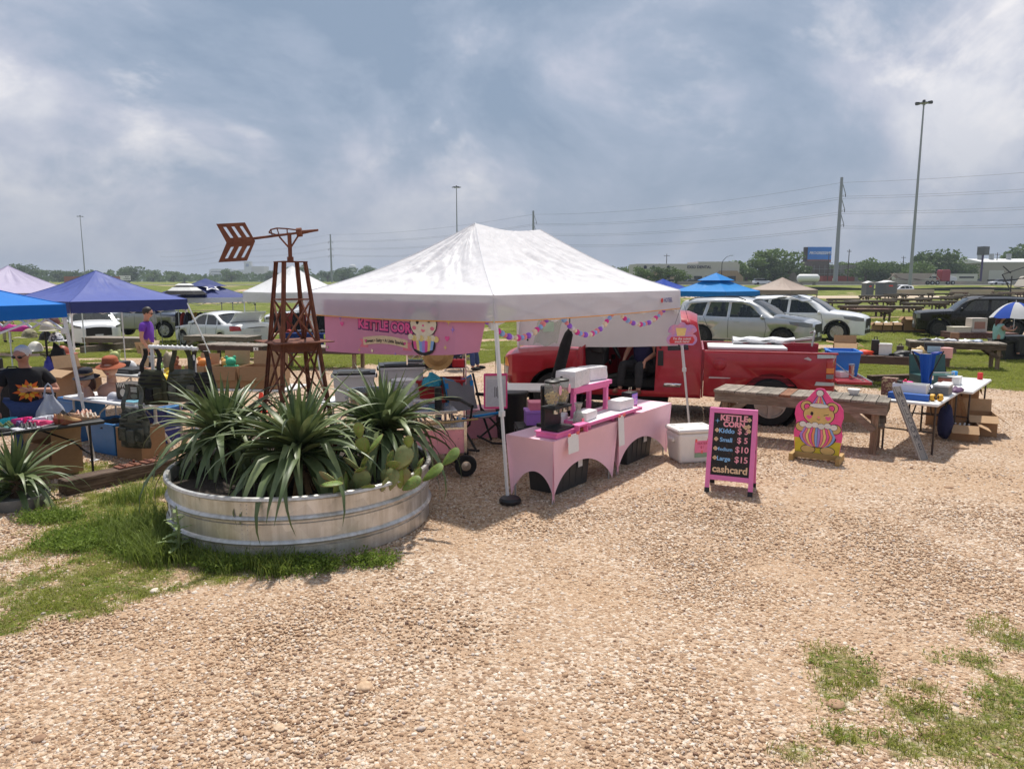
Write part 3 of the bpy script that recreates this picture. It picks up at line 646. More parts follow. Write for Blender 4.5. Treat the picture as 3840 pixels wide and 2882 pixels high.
for x in (-.09,.09):
 b = B();b.lathe([(.035,.33),(.075,.40),(.083,.46),(.083,.57),(.080,.58)],18,(x,0,0));h_ = obj('hopper',b,clear,t,smooth=40)
 b = B();b.lathe([(.085,.58),(.085,.60),(.06,.612),(.015,.615),(.012,.63)],18,(x,0,0));obj('lid',b,black_plastic,h_,smooth=40)
 b = B()
 for _ in range(70):
  z = r_.uniform(.36,.47);rr = .03 + (z - .33) * .35;a = r_.uniform(0,6.28);d = min(rr,.07) * math.sqrt(r_.random());b.ball((x + d * math.cos(a),d * math.sin(a),z),r_.uniform(.010,.016),6,4,wob=.6,seed=_)
 tag(obj('popcorn_fill',b,popc,h_),None,kind='stuff')
 b = B();b.lathe([(.05,0),(.05,.003)],18,mat=plane_mw((x + .03,-.084,.50),(1,.3,0),(0,0,1)));obj('round_sticker',b,M('sticker_pink',(.85,.40,.50),.6),h_)
 b = B();b.lathe([(.032,0),(.03,.06),(.02,.07)],14,(x,-.04,.25));b.box((x,-.1,.29),(.05,.02,.04));obj('spout',b,steel,t,smooth=40)
t = thing('carafe','empty clear glass carafe beside the popcorn dispenser','carafe',tuple(Q53(.70,.13,.702)),A53)
b = B();b.lathe([(.05,0),(.062,.02),(.06,.14),(.032,.21),(.030,.24),(.050,.30),(.046,.30),(.027,.24),(.03,.21),(.056,.14),(.056,.02)],20);obj('body',b,clear,t,smooth=40);b = B();b.box((0,-.063,.09),(.05,.004,.08));obj('tag_label',b,rose,t)
t = thing('card_holder','tiny brown card holder in front of the carafe','card holder',tuple(Q53(.62,.05,.702)),A53);b = B();b.box((0,0,.02),(.09,.05,.04));obj('block',b,M('brown_wood_small',(.22,.08,.03),.6),t);b = B();b.box((0,0,.06),(.07,.004,.06),rot=(.2,0,0));obj('card',b,white_paper,t)
def napkin_box(label,loc,m_face,group):
 t = thing('napkin_dispenser',label,'napkin dispenser',loc,A53,group);b = B();b.box((0,0,.10),(.19,.15,.20));obj('case',b,black_plastic,t,bevel=.015)
 b = B();b.box((0,-.077,.105),(.15,.004,.15));obj('front_picture',b,m_face,t);b = B();b.box((.097,0,.10),(.004,.08,.12));obj('side_window',b,white_paper,t)
 for s in (-.03,.03): b = B();b.add([(s - .03,-.02,.2),(s + .03,.01,.2),(s + .02,.0,.255),(s - .01,-.01,.24)],[(0,1,2,3)]);obj('napkin',b,M('napkin_paper',(.7,.55,.42),.9),t,solid=.004)
galaxy = M('galaxy_print',(.75,.35,.60),.4,col2=(.18,.16,.70),sc=9,thr=(.38,.6),stretch=(1,1,3))
napkin_box('black napkin dispenser with a pink and purple picture at the far table end',tuple(Q53(2.30,.32,.712)),galaxy,'napkin dispensers')
napkin_box('black napkin dispenser directly behind the popcorn dispenser',tuple(Q53(.50,.36,.702)),char,'napkin dispensers')
t = thing('cup_dispenser','tall black cup dispenser tube standing before the riser shelf','cup dispenser',tuple(Q53(.62,.50,.702)),A53);b = B();b.box((0,0,.02),(.18,.16,.04));obj('base',b,black_plastic,t);b = B();b.lathe([(.07,.03),(.072,.40),(.075,.41),(.075,.46),(.07,.47)],20);obj('tube',b,M('smoke_black',(.01,.01,.01),.2),t,smooth=40)
b = B();b.box((.06,-.075,.2),(.03,.01,.26));obj('slot',b,clear,t)
t = thing('table_cone','small red cone on the pink table behind the bag bundles','cone',tuple(Q53(1.95,.45,.712)),0);b = B();b.lathe([(.055,0),(.028,.16),(.024,.165)],16);obj('cone_body',b,M('red_cone',(.80,.05,.03),.5),t,smooth=40);b = B();b.box((0,0,.006),(.12,.12,.012));obj('cone_foot',b,M('red_cone',(0,0,0)),t)
t = thing('sample_stand','little pink sample stand on the near pink table','stand',tuple(Q53(.56,.02,.70)),A53);b = B();b.box((0,0,.09),(.22,.10,.02));obj('top',b,pink_paint,t)
for s in (-.09,.09): b = B();b.box((s,0,.04),(.02,.09,.08));obj('leg',b,pink_paint,t)
def paper_sign(label,loc,w,h,draw):
 t = thing('paper_sign',label,'sign',loc,A53);b = B();b.box((0,0,h / 2),(w,.004,h),rot=(-.06,0,0));obj('sheet',b,white_paper,t)
 for s in (-1,1): b = B();b.box((s * w * .42,-.004,h + .005),(.05,.008,.03));obj('tape',b,tape,t)
 draw(t,Matrix.Rotation(-.06,4,'X') @ Matrix.Translation((0,-.0045,h / 2)) @ Matrix.Rotation(PI / 2,4,'X'))
def d1(t,mw):
 for yy in (.035,-.02): b = B();b.box((.035,yy,.001),(.10,.035,.001),mat=mw);obj('purple_print',b,lav,t)
 b = B();b.lathe([(.05,.001),(.05,.002)],18,mat=mw @ Matrix.Translation((-.06,0,0)));obj('printed_badge',b,rose,t)
paper_sign('white samples sign taped to the near pink table edge',tuple(Q53(.36,-.02,.52)),.21,.20,d1)
def d2(t,mw):
 for i in range(4):
  for x_,w_ in ((-.03,.05),(.045,.02)): b = B();b.box((x_,.08 - i * .035,.001),(w_,.012,.001),mat=mw);obj('printed_line',b,ink,t)
 b = B();b.box((0,.14,.001),(.11,.03,.001),mat=mw);obj('printed_heading',b,lav,t)
 b = B();b.lathe([(.045,.001),(.04,.002)],18,mat=mw @ Matrix.Translation((0,-.12,0)));obj('printed_badge',b,sun_y,t)
paper_sign('narrow white price list taped where the two pink tables meet',tuple(Q53(1.43,-.03,.40)),.14,.36,d2)
# ---------- galvanised stock tank planter ----------
galv = bpy.data.materials.new('galvanised_steel');galv.use_nodes = True;t = galv.node_tree;p = t.nodes['Principled BSDF']
tcn = t.nodes.new('ShaderNodeTexCoord');vz = nd(t,'ShaderNodeTexVoronoi',in_Scale=9.0);t.links.new(tcn.outputs['Object'],vz.inputs['Vector'])
nz = nd(t,'ShaderNodeTexNoise',in_Scale=2.0,in_Detail=8.0,in_Roughness=.7);t.links.new(tcn.outputs['Object'],nz.inputs['Vector'])
mpz = t.nodes.new('ShaderNodeMapping');mpz.inputs['Scale'].default_value = (9,9,.7);t.links.new(tcn.outputs['Object'],mpz.inputs[0])
nst = nd(t,'ShaderNodeTexNoise',in_Scale=2.0,in_Detail=6.0,in_Roughness=.6);t.links.new(mpz.outputs[0],nst.inputs['Vector'])
sp = nd(t,'ShaderNodeSeparateColor');t.links.new(vz.outputs['Color'],sp.inputs[0])
c1 = ramp(t,[(0,(.62,.62,.61)),(1,(.74,.74,.73))],sp.outputs[0]);c2 = ramp(t,[(.32,(.72,.70,.66)),(.72,(1.12,1.12,1.12))],nz.outputs[0]);c3 = ramp(t,[(.35,(.80,.78,.74)),(.6,(1,1,1))],nst.outputs[0])
t.links.new(mixc(t,1.0,mixc(t,1.0,c1.outputs[0],c2.outputs[0],'MULTIPLY'),c3.outputs[0],'MULTIPLY'),p.inputs['Base Color']);p.inputs['Metallic'].default_value = .65
rr = ramp(t,[(.3,(.30,) * 3),(.7,(.48,) * 3)],nz.outputs[0]);t.links.new(rr.outputs[0],p.inputs['Roughness'])
TK = (-2.08,7.0)
tk = thing('stock_tank_planter','round galvanised stock tank planted with yuccas and prickly pear','planter',TK)
prof = [(1.225,0),(1.235,.012)]
for z0 in (.155,.365):
 prof += [(1.235,z0 - .03),(1.222,z0 - .022),(1.222,z0 - .008),(1.252,z0 + .004),(1.262,z0 + .02),(1.252,z0 + .036),(1.236,z0 + .046)]
prof += [(1.236,.53),(1.25,.535),(1.268,.55),(1.262,.572),(1.24,.578),(1.222,.568),(1.215,.52),(1.215,.40)]
b = B();n = 96
vs = [(r * math.cos(2 * PI * j / n),r * math.sin(2 * PI * j / n),z) for r,z in prof for j in range(n)]
b.add(vs,[(i * n + j,i * n + (j + 1) % n,(i + 1) * n + (j + 1) % n,(i + 1) * n + j) for i in range(len(prof) - 1) for j in range(n)]);wall = obj('wall',b,galv,tk,smooth=35)
b = B();b.grid(lambda u,v: ((lambda r,a: (r * math.cos(a),r * math.sin(a),.46 + .04 * fb(r * math.cos(a),r * math.sin(a),2)))(1.214 * v,u * 2 * PI)),48,10);obj('soil',b,M('dark_soil',(.035,.024,.016),.95,var=.4,sc=8,bump=.8,bsc=20),tk)
for a in (R(263),):
 for i in range(14):
  for k in (-.02,.02):
   b = B();b.ball((1.238 * math.cos(a + k),1.238 * math.sin(a + k),.04 + i * .036),.006,6,4);obj('rivet',b,galv,wall)
for a,z in ((R(213),.33),(R(214.5),.26),(R(221),.10)):
 b = B();mm = plane_mw((1.236 * math.cos(a),1.236 * math.sin(a),z),(-math.sin(a),math.cos(a),0),(0,0,1));b.lathe([(.05,.0),(.05,.006),(.03,.012),(.03,.004)],14,mat=mm);pl = obj('drain_plug',b,white_plastic,tk);b = B();b.lathe([(.026,.006),(.024,.014)],12,mat=mm);obj('plug_hole',b,black_plastic,pl)
# ---------- yuccas ----------
def yucca_leaf(L,w,droop,kink=0,seed=0):
 """a leaf along +X that bends down by `droop` radians over its length, V folded"""
 n = 9;pts = [];x = z = 0.0;a = 0.0
 for i in range(n + 1):
  pts.append((x,z,a));t_ = i / n;a -= droop / n * (1.6 * t_ + .25) + (kink if i == int(n * .45) else 0);x += math.cos(a) * L / n;z += math.sin(a) * L / n
 b = B();vs = []
 for i,(px,pz,pa) in enumerate(pts):
  t_ = i / n;ww = w * (.62 + .55 * math.sin(PI * min(1,t_ * 1.15 + .15))) * (1 - t_ ** 3.2) + .0012;f = .28 * ww
  vs += [(px,ww / 2,pz + f * math.cos(pa)),(px,0,pz),(px,-ww / 2,pz + f * math.cos(pa))]
 b.add(vs,[(i * 3 + k,i * 3 + k + 1,(i + 1) * 3 + k + 1,(i + 1) * 3 + k) for i in range(n) for k in (0,1)])
 return b
def yucca_mat(name,c1,c2,tip):
 m = cloth_mat(name,c1,.14,var=.18,sc=3,bump=0,rough=.42,col2=c2,thr=(.4,.65));m.node_tree.nodes['Principled BSDF'].inputs['Specular IOR Level'].default_value = .5;return m
yl = yucca_mat('yucca_leaf',(.075,.115,.042),(.13,.175,.07),0);yl2 = yucca_mat('yucca_leaf_light',(.12,.165,.06),(.21,.25,.115),0);yd = M('dead_yucca_leaf',(.30,.17,.08),.9,var=.35,sc=6)
def mk_leaf(L,w,d,kink,mt):
 b = yucca_leaf(L,w,d,kink);me = b.mesh('leaf');me.shade_smooth();me.materials.append(mt);return me
UP = [mk_leaf(.60,.070,.12,0,yl),mk_leaf(.52,.074,.30,0,yl),mk_leaf(.66,.062,.05,0,yl)]
MID = [mk_leaf(.92,.074,.8,0,yl2),mk_leaf(1.02,.070,1.3,0,yl),mk_leaf(.86,.078,1.8,0,yl2),mk_leaf(1.0,.06,.35,0,yl)]
LOW = [mk_leaf(1.10,.080,1.9,0,yl),mk_leaf(1.0,.086,1.5,.5,yl2),mk_leaf(1.15,.072,2.1,0,yl),mk_leaf(.95,.082,1.2,.9,yl2)]
DEAD = [mk_leaf(.75,.035,.6,.5,yd),mk_leaf(.6,.03,.9,.2,yd),mk_leaf(.7,.028,.3,.9,yd)]
def yucca(label,loc,zc,s,seed,nup=24,nmid=62,nlow=62,ndead=26,lean=0,skip=None):
 t = thing('yucca',label,'yucca',loc,0,'yucca plants');r = random.Random(seed)
 b = B();b.tube([(0,0,0),(.02,.0,zc * .5),(0,0,zc)],[.07,.06,.05],9);obj('stem',b,M('yucca_stem',(.10,.06,.035),.9,var=.4,bump=.5),t,smooth=60)
 def leaf(me,az,el,z,sc):
  o = obj('leaf',me,None,t);o.location = (0.03 * math.cos(az),.03 * math.sin(az),z);o.rotation_euler = Euler((r.uniform(-.25,.25),-el,az));o.scale = (sc,sc * r.uniform(.85,1.15),sc)
 for i in range(nup): leaf(UP[i % 3],i * 2.4 + r.uniform(-.2,.2),R(r.uniform(62,88)),zc + .03 * i / nup,s * r.uniform(.75,1.1))
 for i in range(nmid): leaf(MID[i % 4],i * 2.4 + r.uniform(-.3,.3),R(r.uniform(18,62)),zc - .03 * i / nmid,s * r.uniform(.75,1.05))
 for i in range(nlow):
  leaf(LOW[i % 4],i * 2.4 + r.uniform(-.3,.3),R(r.uniform(-22,34)),zc - .03 - .12 * i / nlow,s * r.uniform(.75,1.12))
 for i in range(ndead): leaf(DEAD[i % 3],r.uniform(0,6.28),R(r.uniform(-55,-20)),zc - .2,s * r.uniform(.7,1.1))
 return t
yucca('big yucca at the left of the stock tank beside the railway sleeper',(-2.92,7.15,.46),.36,.98,11)
yucca('big yucca in the front middle of the stock tank spilling over the rim',(-1.95,6.45,.46),.40,1.0,12,nlow=70,ndead=34)
yucca('big yucca at the right of the stock tank next to the prickly pear',(-1.32,7.3,.46),.40,.98,13)
pt = thing('half_barrel_pot','low weathered grey pot under the yucca at the far left edge','pot',(*(-5.21,7.34),0));b = B();b.lathe([(.26,0),(.28,.02),(.30,.13),(.28,.13),(.26,.10)],28);obj('wall',b,M('grey_concrete',(.22,.22,.21),.9,var=.2,bump=.3),pt,smooth=40)
yucca('yucca with a skirt of dead leaves at the far left edge of the picture',(*(-5.22,7.34),.05),.24,.78,17,nup=30,nmid=34,nlow=26,ndead=46)
# ---------- prickly pear ----------
pear = M('prickly_pear_skin',(.12,.18,.035),.55,var=.2,sc=5,col2=(.18,.25,.05),bump=.3,bsc=12);pear2 = M('prickly_pear_old_skin',(.22,.25,.10),.6,var=.25,sc=5,col2=(.30,.22,.12),thr=(.55,.75))
spine = M('cactus_spine',(.30,.18,.07),.8)
ct = thing('prickly_pear','prickly pear cactus with flat green pads leaning over the tank rim','cactus',(-1.34,6.28,.46))
def pad(base,az,tilt,L,w,mt,yaw=0):
 """oval pad from base point, axis tilted from vertical towards azimuth az"""
 bm_ = B();n = 20;vs = [];
 out = [(0,0)]
 for ring,th in ((0.0,.5),(.55,.46),(.86,.34),(1.0,.0)):
  for sgn in ((1,-1) if ring < 1 else (1,)):
   pass
 R_ = Matrix.Translation(base) @ Matrix.Rotation(az,4,'Z') @ Matrix.Rotation(tilt,4,'Y') @ Matrix.Rotation(yaw,4,'Z')
 def rim(a):
  q = .5 - .5 * math.cos(a)       # 0 at base, 1 at top
  return (w / 2 * math.sin(a) * (.55 + .6 * q),L * q)
 rings = [(1.0,0),(.8,.011),(.45,.017)]
 for side in (1,-1):
  o = len(bm_.v);vv = []
  for k,th in rings:
   for j in range(n):
    yy,zz = rim(2 * PI * j / n);vv.append((side * th * (L / .22) ** .5,yy * k,L * .55 + (zz - L * .55) * k))
  vv.append((side * .019,0,L * .55));f = [(i * n + j,i * n + (j + 1) % n,(i + 1) * n + (j + 1) % n,(i + 1) * n + j) for i in range(2) for j in range(n)] + [(2 * n + j,2 * n + (j + 1) % n,3 * n) for j in range(n)]
  bm_.add(vv,f,R_)
 o = obj('pad',bm_,mt,ct,smooth=70)
 sb = B();r = random.Random(int(L * 1e4 + az * 100))
 for j in range(n):
  yy,zz = rim(2 * PI * j / n);c = R_ @ Vector((0,yy,zz));sb.ball(c,.004,4,3)
 for _ in range(14):
  a,k = r.uniform(0,6.28),r.uniform(.1,.85);yy,zz = rim(a);sd_ = r.choice((1,-1));c = R_ @ Vector((sd_ * .019,yy * k,L * .55 + (zz - L * .55) * k));sb.ball(c,.004,4,3)
 tag(obj('spine_dots',sb,spine,o),None,kind='stuff')
 return R_ @ Vector((0,0,L * .97))
D = -PI / 2
p1 = pad((0,0,0),D,.3,.24,.18,pear2,.3);p2 = pad(p1,D + .9,.5,.20,.16,pear,.5);p3 = pad(p2,D - .6,.5,.18,.13,pear,.9)
pad(p2,0,.7,.22,.17,pear,.2);pad(p3,D,.3,.15,.10,pear,.1);pad(p1,PI,.9,.19,.13,pear2,.6);p5 = pad((-.14,-.24,.06),D,.75,.22,.17,pear,1.2)
pad(p5,D,1.45,.25,.20,pear,.05);pad(p5,PI - .4,1.3,.18,.13,pear2,.9);pad((.05,-.10,.02),D + .3,.9,.20,.16,pear,.1);p6 = pad((.22,-.02,.02),.3,.35,.22,.17,pear2,.8);p7 = pad(p6,.1,.6,.24,.19,pear2,1.2);pad(p7,D,.5,.14,.10,pear,.2)
pad(p6,D,.9,.17,.12,pear,.1);pad((.36,-.05,.04),.2,1.0,.20,.13,pear,.8);p8 = pad((.5,.28,.03),.1,.9,.25,.16,pear,.5);pad(p8,.0,.8,.22,.15,pear,.7);pad((-.34,-.12,.04),PI,.5,.16,.12,pear2,.7);pad(p1,D + .2,1.2,.16,.12,pear,.4)
# ---------- rusted windmill sculpture ----------
rust = M('rusty_steel',(.13,.040,.022),.85,var=.35,sc=7,bump=.25,bsc=30,col2=(.20,.075,.04),thr=(.4,.7))
wm = thing('garden_windmill','rusted steel windmill tower with an arrow vane standing in the planter','windmill',(-2.26,7.45,.46),R(38))
HT,h0,h1,zt = .40,.43,.155,2.08            # half widths at foot, at top; top plate height above soil
def leg_at(k,z):
 a = PI / 4 + k * PI / 2;r = lerp(h0,h1,z / zt) * 1.0;return Vector((r * math.cos(a),r * math.sin(a),z))
for k in range(4):
 b = B();a = PI / 4 + k * PI / 2
 for tw in (-.6,.6): b.beam(leg_at(k,0),leg_at(k,zt),.046,.009,(math.cos(a + tw),math.sin(a + tw),0))
 obj('leg',b,rust,wm)
levels = [0.1,.72,1.22,1.62,1.98]
zz = [.12,.66,1.24,1.70]
for k in range(4):
 k2 = (k + 1) % 4
 for i in range(3):
  for p,q in ((leg_at(k,zz[i]),leg_at(k2,zz[i + 1])),(leg_at(k2,zz[i]),leg_at(k,zz[i + 1]))): b = B();b.beam(p,q,.017,.017);obj('brace',b,rust,wm)
 for z in (.12,.66,1.70): b = B();b.tube([leg_at(k,z),leg_at(k2,z)],.007,6);obj('cross_bar',b,rust,wm)
b = B();b.box((0,0,1.27),(.62,.62,.010));obj('platform',b,rust,wm)
b = B()
for k in range(4): p,q = leg_at(k,1.215),leg_at(k2 if False else (k + 1) % 4,1.215);b.beam(p,q,.008,.085)
obj('collar',b,rust,wm);b = B();b.box((0,0,zt),(.26,.26,.010));obj('top_plate',b,rust,wm)
b = B();b.cyl((0,0,zt),(0,0,zt + .29),.020,n=10);b.cyl((0,0,zt),(0,0,zt + .05),.032,n=10);obj('mast',b,rust,wm,smooth=40)
ax = Matrix.Rotation(R(-38 + 6),4,'Z');V3 = lambda x,z,y=0: ax @ Vector((x,y,z))
b = B();b.cyl(V3(-.36,2.31),V3(.28,2.395),.014,.010,10);obj('arrow_shaft',b,rust,wm,smooth=40)
b = B();b.cyl(V3(-.10,2.33),V3(-.0,2.21),.009,n=8);b.cyl(V3(.10,2.36),V3(.0,2.21),.009,n=8);obj('mast_brace',b,rust,wm)
b = B();b.lathe([(.0,0),(.045,0),(.045,.05),(0,.05)],16,mat=Matrix.Translation(V3(.10,2.375)) @ ax @ Matrix.Rotation(R(83),4,'Y') @ Matrix.Translation((0,0,-.025)));obj('hub',b,rust,wm,smooth=40)
b = B();b.cyl(V3(.12,2.375),V3(.29,2.40),.022,.010,10);obj('arrow_tip',b,rust,wm,smooth=40)
b = B();c0 = [(-.20,2.37),(-.18,2.40),(-.12,2.415),(-.02,2.41),(.06,2.40),(.09,2.395)]
b.tube([V3(*q) for q in c0],.008,6)
for q,x in ((c0[1],-.17),(c0[2],-.1),(c0[3],-.02)): b.cyl(V3(*q),V3(x,2.345),.006,n=6)
b.tube([V3(-.20,2.37),V3(-.13,2.35),V3(0,2.36)],.008,6);obj('rotor_bow',b,rust,wm)
for s in (1,-1):
 bm = bmesh.new()
 out_ = [(-.34,0),(-.43,s * .19),(-.71,s * .19),(-.62,0)]
 slots = [[(x0,s * .045),(x0 + .03,s * .045),(x0 - .035 + .0,s * .155),(x0 - .065,s * .155)] for x0 in (-.42,-.50,-.58)]
 es = []
 for poly in [out_] + slots:
  vv = [bm.verts.new((x,0,z)) for x,z in poly];es += [bm.edges.new((vv[i],vv[(i + 1) % 4])) for i in range(4)]
 bmesh.ops.triangle_fill(bm,edges=es,use_beauty=True)
 for v in bm.verts: v.co = ax @ Vector((v.co.x,0,2.305 + v.co.z + v.co.x * .06))
 me = bpy.data.meshes.new('arrow_flight');bm.to_mesh(me);bm.free();me.materials.append(rust);obj('arrow_flight',me,None,wm,solid=.008)
# ---------- railway sleeper with tie plates ----------
tie = M('creosoted_timber',(.075,.045,.030),.9,var=.5,sc=3,stretch=(1,12,12),bump=.6,bsc=8,col2=(.17,.12,.085))
A,Z_ = (-4.91,7.68),(-4.17,8.68)
L_ = math.hypot(Z_[0] - A[0],Z_[1] - A[1]);an = math.atan2(Z_[1] - A[1],Z_[0] - A[0])
b = B();b.grid(lambda u,v: (0,0,0),1,1);b = B();b.box((L_ / 2,.1,.085),(L_,.21,.17));tag(obj('railway_sleeper',b,tie,loc=(A[0],A[1],0),bevel=.012),'dark weathered railway sleeper lying in the grass beside the planter','timber');bpy.data.objects['railway_sleeper'].rotation_euler = (0,0,an)
for i,(x,lab) in enumerate(((.72,'left rusty rail plate lying on the railway sleeper'),(1.02,'right rusty rail plate lying on the railway sleeper'))):
 c = Vector((A[0],A[1],0)) + Matrix.Rotation(an,3,'Z') @ Vector((x,.1,.172));t = thing('rail_plate',lab,'rail plate',tuple(c),an + .1 * i,'rusty rail plates')
 b = B();b.box((0,0,.008),(.26,.16,.015));obj('plate',b,rust,t,bevel=.003)
 for s in (-.06,.06): b = B();b.box((s,0,.022),(.022,.15,.016));obj('shoulder',b,rust,t,bevel=.003)
 b = B();b.cyl((.1,.05,.01),(.1,.05,.05),.016,n=8);obj('spike',b,rust,t)
th = thing('thistle','pale green lobed thistle growing against the left front of the tank','weed',(-2.85,5.88,0));r = random.Random(3);thm = leafy('thistle_leaf',(.22,.30,.12),(.30,.36,.16),.3)
b = B();b.tube([(0,0,0),(.02,0,.25),(0,.02,.46)],[.014,.011,.005],7);obj('stem',b,thm,th)
for i in range(16):
 z = .04 + i * .026;a = i * 2.4;L = lerp(.20,.07,i / 15);b = B();o = []
 for k in range(9):
  t_ = k / 8;w = L * .24 * (1 - t_ * .8) * (1.35 if k % 2 else .6);o.append((t_ * L,w))
 poly = o + [(x,-y) for x,y in o[::-1]];mm = Matrix.Translation((0,0,z)) @ Matrix.Rotation(a,4,'Z') @ Matrix.Rotation(-.35 + r.uniform(-.2,.3),4,'Y')
 b.add([mm @ Vector((x,y,.25 * abs(y) - x * x * 1.2)) for x,y in poly],[tuple(range(len(poly)))]);obj('leaf',b,thm,th)
r9 = random.Random(9)
for i in range(15):
 px,py = r9.uniform(-.45,.5),r9.uniform(-.12,.32);q = pad((px,py,.0),r9.uniform(-3.14,0),r9.uniform(.1,.8),r9.uniform(.16,.24),r9.uniform(.12,.17),pear if i % 3 else pear2,r9.uniform(0,1.5))
 if i % 2: pad(q,r9.uniform(-3.14,.3),r9.uniform(.2,.9),r9.uniform(.13,.2),r9.uniform(.10,.14),pear,r9.uniform(0,1.5))
# ---------- vehicles ----------
glass = glass_mat('car_glass',(.012,.015,.017),.02,.12);glass_c = glass_mat('clear_car_glass',(.02,.026,.028),.02,.28)
tyre_m = M('tyre_rubber',(.014,.014,.014),.85,var=.2,bump=.2);rim_m = M('alloy_rim',(.52,.53,.54),.3,.8,var=.08);dark_rim = M('dark_rim',(.05,.05,.055),.35,.6)
trim_m = M('black_trim',(.01,.01,.011),.5);under_m = M('underbody',(.008,.008,.008),.9);lamp_m = M('lamp_lens',(.20,.21,.22),.08,var=.1,sc=12,coat=.5);red_lens = M('red_lens',(.45,.012,.01),.15,coat=.6);amber = M('amber_lens',(.75,.22,.03),.2,coat=.5);seat_m = M('dark_seat',(.018,.018,.02),.9);plate_m = M('licence_plate',(.65,.66,.68),.5)
def paint(n,c,metal=.0): return M(n,c,.32,metal,var=.03,sc=2,coat=.8)
pw = paint('white_car_paint',(.78,.79,.80));psil = paint('silver_car_paint',(.50,.51,.52),.55);pblk = M('black_car_paint',(.005,.005,.006),.3,0,var=.03,sc=2,coat=.25,spec=.3);pgr = paint('grey_car_paint',(.36,.36,.345),.45);pred = M('faded_red_truck_paint',(.36,.006,.018),.36,.0,var=.10,sc=2.2,coat=.4,col2=(.43,.02,.04),thr=(.5,.75))
class Car:
 def __init__(s,root,L,W,top,zr,belt,wheels,body,kf=.35,kr=.25,tumble=.30,e=.035,pw_=.38):
  s.t,s.L,s.W,s.top,s.zr,s.belt,s.wh,s.body,s.kf,s.kr,s.tu,s.e,s.pw = root,L,W,top,zr,belt,wheels,body,kf,kr,tumble,e,pw_
 def plan(s,q):
  w = s.W / 2
  if q < s.kf: w *= max(0,q / s.kf) ** s.pw * .5 + .5 if q > 0 else .5
  if q > s.L - s.kr: w *= max(0,(s.L - q) / s.kr) ** s.pw * .35 + .65 if q < s.L else .65
  return w * (1 - .03 * abs(2 * q / s.L - 1) ** 3)
 def y(s,q,z):
  w = s.plan(q);zb = interp(s.belt,q) if isinstance(s.belt,list) else s.belt
  if z > zb: return w - s.tu * (z - zb) - .012
  m = (z - (s.zr + zb) / 2) / (zb - s.zr) * 2;return w - .012 * m * m - (.02 * max(0,-m - .3))
 def pos(s,q,z,side,off=0):
  return Vector((s.L / 2 - q,side * (s.y(q,z) + off),z))
 def panel(s,name,outer,holes,side,mat,off=0,par=None,thick=.012,cuts=True,lab=None):
  bm = bmesh.new();es = []
  for poly in [outer] + holes:
   vv = [bm.verts.new((x,0,z)) for x,z in poly];es += [bm.edges.new((vv[i],vv[(i + 1) % len(vv)])) for i in range(len(vv))]
  bmesh.ops.triangle_fill(bm,edges=es,use_beauty=True)
  if cuts:
   qs = [s.kf * k for k in (.02,.08,.2,.4,.65,1)] + [s.L - s.kr * k for k in (.02,.1,.3,.6,1)]
   zb = interp(s.belt,s.L / 2) if isinstance(s.belt,list) else s.belt
   for q in qs:
    bmesh.ops.bisect_plane(bm,geom=bm.verts[:] + bm.edges[:] + bm.faces[:],plane_co=(q,0,0),plane_no=(1,0,0))
   for z in (s.zr + .08,(s.zr + zb) / 2,zb - .1,zb):
    bmesh.ops.bisect_plane(bm,geom=bm.verts[:] + bm.edges[:] + bm.faces[:],plane_co=(0,0,z),plane_no=(0,0,1))
  for v in bm.verts: v.co = s.pos(v.co.x,v.co.z,side,off)
  bmesh.ops.recalc_face_normals(bm,faces=bm.faces)
  if bm.faces and sum(f.normal.y for f in bm.faces) * side < 0: bmesh.ops.reverse_faces(bm,faces=bm.faces)
  me = bpy.data.meshes.new(name);bm.to_mesh(me);bm.free();me.shade_smooth();me.set_sharp_from_angle(angle=R(35));me.materials.append(mat)
  o = obj(name,me,None,par or s.t)
  if thick: md = o.modifiers.new('thickness','SOLIDIFY');md.thickness = thick;md.offset = -1
  if lab: o['label'] = lab
  return o
 def bottom(s,q0,q1,ra,n=9):
  """lower edge from q1 back to q0 with wheel arches"""
  out = []
  for wq,r in sorted(s.wh,reverse=True):
   if not q0 < wq < q1: continue
   h = math.asin(max(-1,min(1,(s.zr - r) / (r + ra))))
   for i in range(n + 1):
    a = lerp(h,PI - h,i / n);out.append((wq + (r + ra) * math.cos(a),r + (r + ra) * math.sin(a)))
  return [(q1,s.zr)] + out + [(q0,s.zr)]
 def rail(s,q0,q1,dz=0):
  pts = [(q,z) for q,z in s.top if q0 < q < q1]
  return [(q,z - s.e - dz) for q,z in [(q0,interp(s.top,q0))] + pts + [(q1,interp(s.top,q1))]]
 def strip(s,name,q0,q1,mat,v0=-1,v1=1,off=0,n=10,crown=.03,par=None):
  pts = [q0] + [q for q,z in s.top if q0 < q < q1] + [q1];qs = []
  for a,b_ in zip(pts,pts[1:]): qs += [lerp(a,b_,k / 3) for k in range(3)]
  qs.append(q1);b = B();nv = 10
  if q0 < .03: qs = [q0 + (qs[1] - q0) * k for k in (0,.1,.35)] + qs[1:]
  def fn(q,v):
   z = interp(s.top,q);yy = s.y(q,z - s.e);return (s.L / 2 - q,v * yy,z - s.e * abs(v) ** 5 + crown * (1 - v * v) + off)
  vs = [fn(q,lerp(v0,v1,j / nv)) for q in qs for j in range(nv + 1)]
  b.add(vs,[(i * (nv + 1) + j,i * (nv + 1) + j + 1,(i + 1) * (nv + 1) + j + 1,(i + 1) * (nv + 1) + j) for i in range(len(qs) - 1) for j in range(nv)])
  return obj(name,b,mat,par or s.t,smooth=40)
